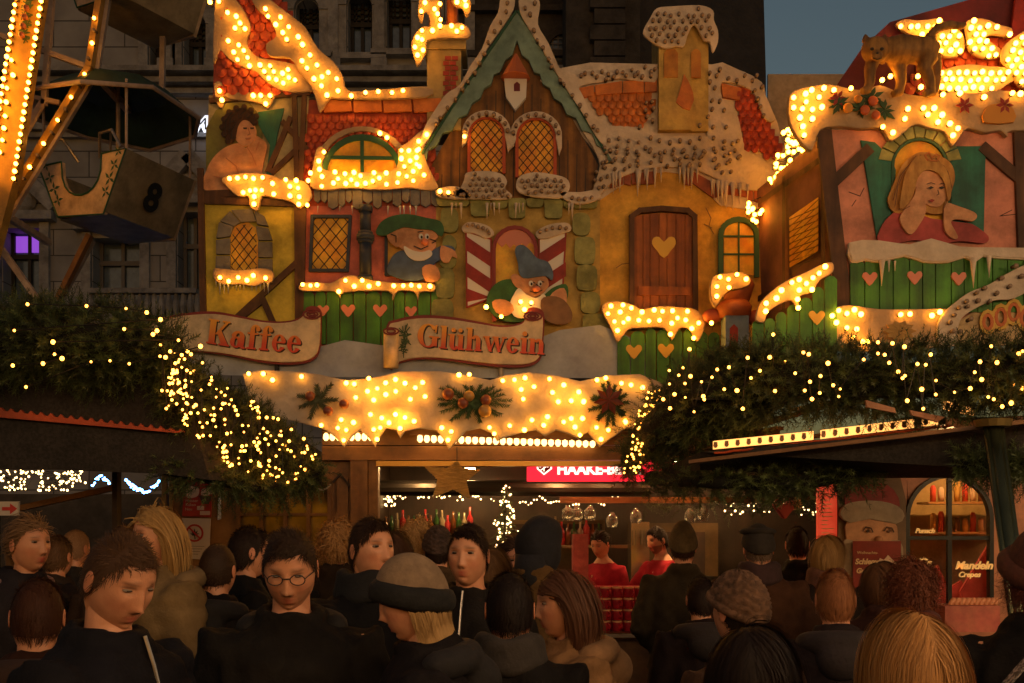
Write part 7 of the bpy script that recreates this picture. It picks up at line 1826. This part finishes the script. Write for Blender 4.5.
    jm = fuse(mb, .014 if Y < 4 else .018, 2)
    Vj = mv(jm); Nj = normals(jm)
    amp = {'coat': .020, 'puffer': .010, 'jersey': .006, 'nohands': .01}.get(style, .01)
    dsp = -np.abs(rough_noise(Vj*[1,1,.6], amp*1.5, 9, seed)) + rough_noise(Vj*[1,1,.7], amp*.6, 22, seed+1) + amp*.3
    if style == 'puffer': dsp += .010*(np.abs(np.sin(Vj[:, 2]*math.pi/.075))**.5) - .006
    setv(jm, Vj+Nj*dsp[:, None]); mats(jm, cm); jm.polygons.foreach_set('use_smooth', [True]*len(jm.polygons)); jm.name = 'jacket'
    jk = link('jacket', jm, th)
    if legs:
        tm = mat('trousers_%02d' % (seed % 4), trousers, tuple(c*.6 for c in trousers), 8, .85, .002, 80); mb = MB()
        mb.add(*rings([(0,.74,.15,.11),(0,.86,.178*w_,.125),(0,.98,.172*w_,.12)]))
        for sd in (-1, 1): mb.tube([W(sd*.085, 0, .9), W(sd*.095, .01, .5), W(sd*.10, .02, .07)], [.105*s,.08*s,.07*s], 12)
        tr_ = fuse(mb, .02, 2); mats(tr_, tm); tr_.polygons.foreach_set('use_smooth', [True]*len(tr_.polygons)); link('trousers', tr_, th)
        for sd in (-1, 1):
            m2 = MB(); m2.tube([W(sd*.10,.05,.06), W(sd*.105,-.05,.055), W(sd*.11,-.17,.035), W(sd*.11,-.2,.03)], [.05,.052,.042,.02], 10); link('shoe', m2.mesh('shoe', BLACK, True), th)
    def HP(x, y, z): return MH @ (Vector((x, y, z))*s*hs)
    # --- hair ---
    fulV = hv
    def region(Vv, style_):
        fy = -Vv[:, 1]/.095
        zmin = np.interp(fy, [-1,-.3,.15,.45,.62,1], [-.075,-.055,-.005,.045,.072,.082])
        if style_ == 'receding': zmin = np.interp(fy, [-1,-.3,.1,.4,.6,1], [-.075,-.05,.0,.085,.10,.12])
        return Vv[:, 2] > zmin
    def shell(name, sel, off, m, zlim=None, extra=None):
        mask = sel; ok = [q_ for q_ in hf if all(mask[i] for i in q_)]
        c0_ = np.array([0, 0, .01]); d_ = fulV-c0_; d_ /= np.linalg.norm(d_, axis=1)[:, None]+1e-9
        o_ = off if np.ndim(off) else np.full(len(fulV), off)
        VV = (fulV + d_*o_[:, None])
        used = sorted(set(i for q_ in ok for i in q_)); mp = {u: k for k, u in enumerate(used)}
        VV = VV[used]*s*hs @ M3[:3, :3].T + M3[:3, 3]
        return np_mesh(name, VV, [tuple(mp[i] for i in q_) for q_ in ok], m, np.ones((len(VV), 3)))
    hm_ = hairmat(hc)
    if hair and hair != 'bald' and hat != 'hood':
        sel = region(fulV, hair)
        short = hair in ('short', 'receding', 'shaved', 'tied', 'bun')
        sc_me = shell('hair', sel, .004 if hair != 'shaved' else .003, hm_)
        # strands
        nst = {'short': 2600, 'receding': 2200, 'shaved': 1500, 'long': 2300, 'bob': 1800, 'curly': 1500, 'tied': 1300, 'bun': 1300}.get(hair, 1300)
        if Y > 5.5: nst = nst//2
        if Y < 3.3 and hair in ('long',): nst = nst*4
        idx = np.where(sel)[0]
        if hat in ('beanie', 'knit', 'bandbeanie', 'flatcap', 'furhat'):
            fy0 = -fulV[:, 1]/.095; lowz = np.interp(fy0, [-1, 0, 1], [-.02, .03, .0]); i2 = np.where(sel & (fulV[:, 2] < lowz))[0]
            if len(i2) > 40: idx = i2; nst = nst//2
        area_w = np.maximum(.02, np.sqrt(np.clip(1-(fulV[idx, 2]/.122)**2, 0, 1)))
        pick = rg.choice(idx, nst, p=area_w/area_w.sum()); P0 = fulV[pick] + rg.normal(0, .004, (nst, 3))
        L = {'short': .034, 'receding': .026, 'shaved': .012, 'long': .44, 'bob': .20, 'curly': .11, 'tied': .12, 'bun': .12}.get(hair, .05)
        nseg = {'long': 12, 'bob': 8, 'curly': 9, 'tied': 5, 'bun': 5}.get(hair, 4)
        Ls = L*rg.uniform(.7, 1.15, nst); step = Ls/nseg
        pos = P0.copy(); path = [pos.copy()]; c_ = np.array([0, .004, .0])
        side = .5*np.sign(rr.random()-.5)
        part = .015*np.sign(rr.random()-.5)
        prev = None
        for k in range(nseg):
            nrm = (pos-c_)/np.array([.077, .098, .122])**2; nrm /= np.linalg.norm(nrm, axis=1)[:, None]+1e-9
            if hair in ('tied', 'bun'): d_ = np.array([0, .11, .02 if hair == 'bun' else -.03]) - pos; d_ /= np.linalg.norm(d_, axis=1)[:, None]+1e-9; lift = .02
            elif hair in ('long', 'bob', 'curly'):
                d_ = np.zeros_like(pos); d_[:, 0] = np.sign(pos[:, 0]-part)*.5*(pos[:, 2] > .03); d_[:, 1] = .25*(pos[:, 2] > 0)+.9*np.clip((-.02-pos[:, 1])/.04, 0, 1); d_[:, 2] = -1.0; lift = .02 if hair != 'curly' else .55
            else:
                top = np.clip((pos[:, 2]-.05)/.05, 0, 1); d_ = np.zeros_like(pos)
                d_[:, 0] = side*top; d_[:, 1] = np.where(pos[:, 1] < -.03, -.55*top, .45); d_[:, 2] = -.9*(1-top)-.1+.9*np.clip((-.05-pos[:, 1])/.03, 0, 1)*(k < 2); lift = (.10+.16*top*(hair != 'shaved'))[:, None]
                if hair == 'receding': d_[:, 1] = .8
            tang = d_ - nrm*(d_*nrm).sum(1)[:, None]*.95
            dd = tang + nrm*lift*(1-.6*k/nseg)
            dd += rg.normal(0, {'curly': .75, 'long': .06, 'bob': .08}.get(hair, .22), dd.shape)
            dd /= np.linalg.norm(dd, axis=1)[:, None]+1e-9
            if prev is not None and hair != 'curly': dd = dd*.6+prev*.4
            pos = pos + dd*step[:, None]
            # keep outside the head
            rad = np.array([.077, .1, .122])+(.012 if hair in ('long', 'bob', 'curly') else .005)
            q_ = (pos-c_)/rad; ln = np.linalg.norm(q_, axis=1); ins = (ln < 1) & (pos[:, 2] > -.1)
            pos[ins] = c_ + (q_[ins]/ln[ins][:, None])*rad
            if hair in ('long', 'bob'):
                fm_ = (pos[:, 2] < .055) & (pos[:, 1] < -.03); pos[fm_, 1] = -.03 - .15*(-.03-pos[fm_, 1]); pos[fm_, 0] = np.sign(pos[fm_, 0]+1e-6)*np.maximum(np.abs(pos[fm_, 0]), .078)
                lo = pos[:, 2] < -.09
                q2 = pos[:, :2]/np.array([.078, .098]); l2 = np.linalg.norm(q2, axis=1); m2 = lo & (l2 < 1)
                pos[m2, :2] = q2[m2]/l2[m2][:, None]*np.array([.078, .098])
                sh = pos[:, 2] < -.21
                q3 = pos[:, :2]/np.array([.20, .155]); l3 = np.linalg.norm(q3, axis=1)+1e-9; m3 = sh & (l3 < 1)
                t_ = np.clip((-.21-pos[:, 2])/.06, 0, 1)
                tgt = q3/l3[:, None]*np.array([.20, .155]); front = pos[:, 1] < -.05
                pos[m3, 1] = (pos[m3, 1]*(1-t_[m3]) + np.where(front[m3], -.155, .145)*t_[m3])
            prev = dd; path.append(pos.copy())
        A = np.stack(path, 1)                            # nst, nseg+1, 3
        wd = {'short': .0022, 'shaved': .0014, 'long': .0030, 'bob': .0028, 'curly': .0030}.get(hair, .0022)*(1.5 if Y > 5.5 else 1 if Y > 3.3 else .5)
        ctr = A-c_; nn = ctr/np.array([.077,.098,.15])**2; nn /= np.linalg.norm(nn, axis=2)[:, :, None]+1e-9
        dr = np.gradient(A, axis=1); sd_ = np.cross(nn, dr); sd_ /= np.linalg.norm(sd_, axis=2)[:, :, None]+1e-9
        tp_ = np.linspace(1, .25, nseg+1)[None, :, None]*wd
        a1, a2 = A-sd_*tp_, A+sd_*tp_
        VV = np.stack([a1, a2], 2).reshape(-1, 3)*s*hs @ M3[:3, :3].T + M3[:3, 3]
        if hair in ('long',):       # below the shoulder hair falls with gravity along world z
            pass
        cs = (rg.uniform(.78, 1.12, nst))[:, None, None]*np.ones((nst, nseg+1, 2)); CC = cs.reshape(-1, 1)*np.ones((1, 3))
        base = (np.arange(nst)*(nseg+1)*2)[:, None]+np.arange(nseg)[None, :]*2
        FF = np.stack([base, base+1, base+3, base+2], -1).reshape(-1, 4).tolist()
        n0 = len(sc_me.vertices); V1 = mv(sc_me); F1 = [tuple(p.vertices) for p in sc_me.polygons]; bpy.data.meshes.remove(sc_me)
        hme = np_mesh('hair', np.vstack([V1, VV]), F1+[tuple(n0+i for i in q_) for q_ in FF], hm_, np.vstack([np.ones((n0, 3))*.75, CC]), smooth=False)
        link('hair', hme, th)
        if hair == 'bun' and 1:
            m2 = MB(); m2.ball(HP(0,.125,.02), .038*s, 12, 8); link('hair_bun', m2.mesh('hair_bun', hm_, True), th).data.color_attributes.new('Col','FLOAT_COLOR','POINT').data.foreach_set('color', [1.0]*(4*len(m2.v)))
        if hair == 'tied':
            m2 = MB(); m2.tube([HP(0,.1,-.02), HP(0,.13,-.06), HP(.01,.13,-.13), HP(.01,.12,-.22)], [.018,.03,.026,.008], 10); link('ponytail', m2.mesh('ponytail', hm_, True), th).data.color_attributes.new('Col','FLOAT_COLOR','POINT').data.foreach_set('color', [.8]*(4*len(m2.v)))
    # --- hats ---
    htm = mat('hat_%02d' % seed, hatc, tuple(c*(.15 if hat == 'knit' else .55) for c in hatc), 40, .9, .002, 120)
    if hat in ('beanie', 'knit', 'navy_hood', 'hood', 'headband', 'bandbeanie', 'cap', 'flatcap', 'santa', 'furhat'):
        fy = -fulV[:, 1]/.095
        if hat in ('beanie', 'knit', 'cap', 'flatcap', 'santa', 'furhat'):
            zl = np.interp(fy, [-1, 0, 1], [-.03, .02, .06]); sel = fulV[:, 2] > zl
            ang = np.arctan2(fulV[:, 0], fulV[:, 1]); up = np.clip((fulV[:, 2])/.122, 0, 1)
            off = .020+.006*up + (.0022*np.sign(np.sin(ang*34))*(1-up) if hat in ('beanie', 'knit') else 0)
            if hat == 'beanie': off = off + .04*up**4
            if hat == 'knit': off = off + .006*np.sin(fulV[:, 2]*260+3*np.sin(ang*9))
            if hat == 'santa': off = off + .02*up
            o_ = link('hat', shell('hat', sel, off, htm), th)
            so_ = o_.modifiers.new('s', 'SOLIDIFY'); so_.thickness = .006; so_.offset = -1
            rim = []
            for k in range(25):
                a = 2*math.pi*k/24; f_ = math.cos(a); z = float(np.interp(f_, [-1, 0, 1], [-.03, .02, .06])); rim.append(HP(.088*math.sin(a), -.106*f_, z+.006))
            m2 = MB(); m2.tube(rim, {'beanie': .012, 'knit': .016, 'santa': .02, 'furhat': .035}.get(hat, .006), 8, cap=False)
            link('hat_brim' if hat != 'beanie' else 'hat_cuff', m2.mesh('brim', htm if hat != 'santa' else mat('fur_white', (.6,.5,.42)), True), th)
            if hat in ('cap', 'flatcap'):
                m2 = MB(); m2.ball(HP(0, -.085, .055), (.075*s, .05*s, .012*s), 14, 6)
                if hat == 'flatcap': m2.ball(HP(0, -.01, .10), (.10*s, .118*s, .028*s), 18, 8)
                link('peak', m2.mesh('peak', htm, True), th)
            if hat == 'furhat' or hat == 'knit':
                pass
        if hat == 'bandbeanie':
            zl = np.interp(fy, [-1, 0, 1], [-.05, .0, .05]); o_ = link('beanie', shell('beanie', fulV[:, 2] > zl, .013+.008*np.clip(fulV[:, 2]/.122, 0, 1)**2, mat('beanie_%02d' % seed, (.30,.2,.12), (.2,.13,.08), 40, .9, .002, 120)), th)
            hat = 'headband'
        if hat == 'headband':
            m2 = MB(); NB = 40; lv = 6; vv_, ff_ = [], []
            for k in range(NB):
                a = 2*math.pi*k/NB; f_ = -math.cos(a); zl_ = float(np.interp(f_, [-1, 0, 1], [-.062, -.028, .034])); zh_ = float(np.interp(f_, [-1, 0, 1], [.0, .04, .085]))
                for l_ in range(lv):
                    t_ = l_/(lv-1); z = zl_+(zh_-zl_)*t_; h_ = math.sqrt(max(.05, 1-(z/.135)**2)); g_ = .017+.005*math.sin(math.pi*t_)+.0015*math.sin(a*9+t_*4) - (.010 if l_ in (0, lv-1) else 0)
                    vv_.append(HP((.077*h_+g_)*math.sin(a), (.099*h_+g_)*math.cos(a)*1.0, z))
            for k in range(NB):
                for l_ in range(lv-1): ff_.append((k*lv+l_, ((k+1)%NB)*lv+l_, ((k+1)%NB)*lv+l_+1, k*lv+l_+1))
            m2.add(vv_, ff_); o_ = link('headband', m2.mesh('headband', htm, True), th)
            so_ = o_.modifiers.new('s', 'SOLIDIFY'); so_.thickness = .008; so_.offset = -1
        if hat in ('hood', 'navy_hood'):
            sel = (fy < .35+.25*(fulV[:, 2] > .0)) | (fulV[:, 2] > .085)
            off = .026+.012*np.clip(-fulV[:, 2]/.1, 0, 1)+.008*np.sin(fulV[:, 2]*40+fulV[:, 0]*30)
            o_ = link('hood', shell('hood', sel, off, htm), th); so_ = o_.modifiers.new('s', 'SOLIDIFY'); so_.thickness = .012; so_.offset = -1
            m2 = MB(); m2.tube([HP(0,.07,-.06), HP(0,.05,-.13), W(0,.03,1.44)], [.07*s,.078*s,.09*s], 14); link('hood_neck', m2.mesh('hood_neck', htm, True), th)
    if hood:    # hood lying on the back
        m2 = MB(); hm2 = mat('hood_cloth_%02d' % seed, hood, tuple(c*.6 for c in hood), 9, .85, .003, 60)
        ringp = []
        for k in range(13):
            a = -math.pi*.12 + (math.pi*1.24)*k/12; ringp.append(W(.125*math.cos(a), .03+.10*math.sin(a), 1.455+.02*math.sin(a)))
        m2.tube(ringp, [.025]+[.045]*11+[.025], 12); m2.ball(W(0, .13, 1.40), (.1, .06, .085), 16, 10)
        hd_ = fuse(m2, .014, 2); mats(hd_, hm2); hd_.polygons.foreach_set('use_smooth', [True]*len(hd_.polygons)); link('hood', hd_, th)
    if fur:
        its_v, its_f, cc = [], [], []
        fm = hairmat(fur)
        for k in range(1500):
            a = rr.uniform(0, 6.283); c = W((.15)*math.cos(a), .05+.13*math.sin(a), 1.47); o_ = Vector((rr.gauss(0,1), rr.gauss(0,1), rr.gauss(.3,1))).normalized(); L_ = rr.uniform(.03,.06)
            p = c + o_*.02; sd2 = o_.cross(Vector((.3,.8,.2))).normalized()*.0016; n0 = len(its_v)
            its_v += [tuple(p-sd2), tuple(p+sd2), tuple(p+o_*L_+Vector((0,0,-.01)))]; its_f.append((n0, n0+1, n0+2)); b_ = rr.uniform(.4, 1.4); cc += [[b_]*3]*3
        link('fur_collar', np_mesh('fur', its_v, its_f, fm, np.array(cc), False), th)
    if scarf:
        m2 = MB(); sm_ = mat('scarf_%02d' % seed, scarf, tuple(c*.5 for c in scarf), 20, .9, .003, 80)
        for lv, rad in ((1.465, .10), (1.50, .092), (1.53, .088)):
            m2.tube([W(rad*math.cos(2*math.pi*k/20), .0+(rad+.005)*math.sin(2*math.pi*k/20), lv+.01*math.sin(k)) for k in range(21)], .03*s, 8)
        sf = fuse(m2, .013, 1); mats(sf, sm_); sf.polygons.foreach_set('use_smooth', [True]*len(sf.polygons)); link('scarf', sf, th)
    if glasses:
        m2 = MB()
        for sd in (-1, 1): m2.tube([HP(sd*.033+.022*math.cos(2*math.pi*k/16), -.098, .014+.017*math.sin(2*math.pi*k/16)) for k in range(17)], .0016, 5, cap=False); m2.tube([HP(sd*.055,-.097,.018), HP(sd*.078,-.04,.016), HP(sd*.082,.01,.012)], .0015, 5)
        m2.tube([HP(-.011,-.099,.018), HP(.011,-.099,.018)], .0016, 5); link('glasses', m2.mesh('glasses', BLACK), th)
    for e in extras: e(th, W, HP, s)
    PEOPLE.append(th)
    return th
DK = (.011,.010,.010); BRN = (.06,.028,.013); DKH = (.025,.013,.008); BLD = (.42,.24,.09); STRAW = (.5,.3,.12)
def zipper(c=(.5,.45,.4), z0=1.18, z1=1.5, x=.0):
    def f(th, W, HP, s):
        m2 = MB(); m2.tube([W(x, -.165, z0), W(x, -.16, 1.3), W(x*.8, -.125, 1.43), W(x*.8, -.1, z1)], .005, 6); link('zipper', m2.mesh('zipper', mat('zip_metal', c, rough=.3, metal=.8)), th)
    return f
def stripes(th, W, HP, s):
    for sd in (-1, 1):
        m2 = MB(); m2.bar(W(sd*.06,-.158,1.3), W(sd*.075,-.12,1.43), .014, .006); m2.bar(W(sd*.09,-.158,1.3), W(sd*.105,-.12,1.42), .014, .006); link('jacket_stripe', m2.mesh('s', WHITE), th)
# far to near; px, py = head centre, Y = distance
person(640,556,7.6,yaw=20,pitch=10,hair='short',hc=BRN,coat=(.05,.02,.02),label='helper with brown hair half hidden between barmaid and barman',hs=.9) if False else None
person(276,556,5.4,yaw=170,hair='short',hc=(.1,.05,.02),coat=DK,label='brown-haired person glimpsed over the left shoulder of the man in glasses')
person(392,556,5.2,yaw=190,hair='bob',hc=(.07,.03,.015),coat=(.03,.015,.012),hood=(.03,.015,.012),label='person with a dark brown bob between the scarf man and the curly blonde')
person(488,572,4.9,yaw=200,hair='long',hc=(.2,.1,.04),fem=True,coat=(.08,.045,.02),fur=(.2,.12,.06),label='person with brown hair and fur-trimmed hood in front of the small tree')
person(700,600,5.0,yaw=185,hair='short',hc=DKH,coat=(.02,.012,.012),hood=(.02,.012,.012),label='short person with black hair standing between the beanie and the cap man')
person(880,585,5.0,yaw=165,hair='bob',hc=(.12,.05,.02),fem=True,coat=(.05,.02,.015),label='person with a brown bob in front of the menu poster')
person(600,545,FY+.75,yaw=-35,pitch=22,fem=True,hair='bun',hc=DKH,coat=(.5,.03,.05),style='jersey',arms='hold',lean=8,label='barmaid with tied dark hair in a pink-red jersey looking down behind the counter',hs=.95)
person(657,541,FY+.7,yaw=-62,pitch=12,beard=.6,hair='short',hc=DKH,coat=(.5,.03,.05),style='jersey',arms='reach',lean=6,label='bearded barman in a pink-red jersey turned towards the barmaid behind the counter',hs=.95)
person(797,545,7.2,yaw=175,hair='short',hc=DKH,coat=DK,label='dark-haired person in black seen from behind, between the cap man and the blonde bob')
person(683,548,6.6,yaw=172,hair='shaved',hc=BRN,hat='beanie',hatc=(.13,.085,.035),coat=(.055,.04,.022),wide=1.05,style='coat',arms='pocket',label='person in an olive ribbed beanie and dark olive coat at the counter')
person(758,549,5.7,yaw=178,hair='shaved',hc=(.2,.13,.09),hat='flatcap',hatc=(.03,.022,.016),coat=(.075,.032,.016),wide=1.12,arms='pocket',scarf=(.05,.02,.02),label='stocky man in a dark flat cap and brown jacket seen from behind')
person(827,556,6.0,yaw=160,hair='bob',hc=BLD,fem=True,coat=(.03,.02,.016),scarf=(.2,.08,.05),label='person with a pale blonde bob and black jacket near the price board')
person(417,541,6.4,yaw=175,hair='curly',hc=(.5,.3,.12),coat=(.06,.035,.02),label='person with a short curly blonde head seen from behind in front of the bar')
person(438,549,6.2,yaw=185,hair='short',hc=DKH,hat='knit',hatc=(.10,.06,.05),coat=(.1,.06,.03),label='person in a small patterned knit hat beside the curly blonde')
person(337,545,5.6,yaw=185,hair='curly',hc=(.42,.22,.08),coat=(.04,.025,.015),fem=True,label='person with long loose blonde curls seen from behind by the oak post')
person(76,549,6.4,yaw=165,hair='shaved',hc=(.40,.22,.12),coat=(.04,.035,.035),label='person with a nearly bald pale head behind the long-haired blonde woman')
person(58,557,5.9,yaw=170,hair='short',hc=(.14,.07,.03),coat=(.05,.035,.03),label='brown-haired person seen from behind next to the bald head')
person(515,562,5.2,yaw=12,pitch=4,fem=True,hair='tied',hc=(.045,.02,.012),coat=(.03,.022,.02),extras=(stripes,),label='woman with dark tied-back hair facing the viewer in a dark jacket with white stripes')
person(250,553,4.9,yaw=120,hair='short',hc=DKH,coat=DK,label='dark-haired man in profile half hidden behind the cropped dark head')
person(540,545,4.7,yaw=150,pitch=14,hair=None,hat='navy_hood',hatc=(.016,.015,.022),coat=(.16,.085,.03),wide=1.2,lean=6,arms='hold',label='tall hooded man in navy hood and wide tan-brown coat turned to the counter')
person(30,545,4.6,yaw=62,fem=True,pitch=2,hair='tied',hc=(.2,.11,.05),coat=(.03,.025,.03),hood=(.5,.3,.28),label='woman at the left edge with long brown hair and a pale pink hood lining')
person(157,537,4.3,yaw=-50,pitch=8,fem=True,hair='long',hc=(.42,.24,.08),coat=(.28,.18,.08),hood=(.28,.18,.08),style='puffer',label='woman with long wavy blonde hair and beige quilted jacket looking down')
person(218,571,4.4,yaw=172,hair='shaved',hc=(.05,.026,.014),coat=(.014,.011,.011),wide=1.12,hood=(.014,.011,.011),label='man with cropped dark hair and black coat seen from behind below the ban notice')
person(468,556,4.0,yaw=-14,pitch=2,hair='short',hc=DKH,coat=(.022,.018,.016),hood=(.03,.022,.018),extras=(zipper(),),label='clean-shaven man with short dark hair looking left over the crowd')
person(128,553,4.7,yaw=170,hair='short',hc=(.12,.06,.03),coat=(.05,.03,.02),label='person whose brown hair top shows just above the big man at the left')
person(372,551,3.9,yaw=42,pitch=-2,hair='short',hc=(.04,.02,.01),coat=(.010,.009,.010),scarf=(.010,.009,.010),wide=1.05,label='dark-haired man gazing right with a black scarf up to his chin')
person(912,592,3.9,yaw=150,pitch=10,hair='curly',hc=(.16,.045,.02),coat=(.03,.02,.018),style='puffer',scarf=(.12,.03,.02),label='person with bushy reddish-brown hair in front of the arched window')
person(835,600,3.9,yaw=172,hair='short',hc=(.34,.13,.05),coat=(.03,.02,.022),hood=(.03,.02,.022),style='puffer',label='person with reddish-blond cropped hair and dark hooded quilted jacket')
person(562,605,3.4,yaw=-78,pitch=6,fem=True,hair='long',hc=(.10,.04,.02),coat=(.34,.18,.08),hood=(.34,.18,.08),style='puffer',arms=('drink','down'),label='girl with long straight brown hair and beige quilted jacket holding a hand to her mouth')
person(738,612,3.2,yaw=-150,hair='shaved',hc=DKH,hat='knit',hatc=(.22,.11,.06),fem=True,coat=(.10,.05,.03),label='person in a tan patterned knit hat in front of the cap man')
person(510,610,3.1,yaw=178,hair='short',hc=(.02,.012,.01),coat=(.014,.012,.012),scarf=(.05,.04,.035),label='person with black hair in a black coat right of the headband woman')
person(290,570,3.0,yaw=6,pitch=24,glasses=True,hair='short',hc=(.035,.018,.01),coat=(.022,.019,.017),wide=1.12,hood=(.016,.013,.012),arms='hold',beard=.25,label='man in glasses and dark coat looking down at his hands')
person(38,618,3.0,yaw=195,pitch=8,hair='short',hc=(.07,.025,.012),coat=(.05,.02,.012),hood=(.05,.02,.012),label='person with auburn hair below the woman at the left edge')
person(412,600,2.8,yaw=-82,pitch=16,fem=True,hair='bob',hc=(.42,.25,.1),hat='bandbeanie',hatc=(.012,.011,.011),coat=(.016,.013,.015),hood=(.016,.013,.015),label='woman in profile facing left with a black headband over a grey-tan beanie')
person(1042,575,2.9,yaw=165,hair='curly',hc=(.13,.03,.018),hat='furhat',hatc=(.12,.03,.015),coat=(.012,.01,.01),wide=1.1,label='person in a reddish fur hat and black coat cut by the right edge')
person(120,582,2.5,yaw=58,byaw=75,pitch=26,hair='short',hc=(.085,.04,.018),coat=(.016,.015,.020),wide=1.1,style='puffer',extras=(zipper(),),arms='hold',label='big brown-haired man in dark jacket with silver zip looking down')
person(750,672,2.4,yaw=178,hair='long',hc=(.02,.012,.01),coat=(.012,.01,.01),fem=True,label='person with long black hair at the bottom edge in front of the knit hat')
person(915,665,2.15,yaw=176,hair='long',hc=(.46,.22,.07),fem=True,coat=(.03,.02,.015),label='woman with long straight golden hair seen from behind at the bottom edge')
person(378,760,2.2,yaw=180,hair='short',hc=DKH,coat=(.02,.014,.012),fur=(.16,.09,.05),hat='hood',hatc=(.02,.014,.012),label='person with brown fur collar at the bottom edge') 
sb_ = MB(); a, b = P(975,720,2.3), P(1045,640,2.3); sb_.bar(a, b, .006, .032, 0, up=(0,1,0)); o = sb_.build('bag_strap', mat('patterned_strap', (.4,.33,.3), (.06,.05,.05), 90, .7, contrast=.05)); tag(o, 'grey patterned bag strap crossing the bottom right corner', 'strap')
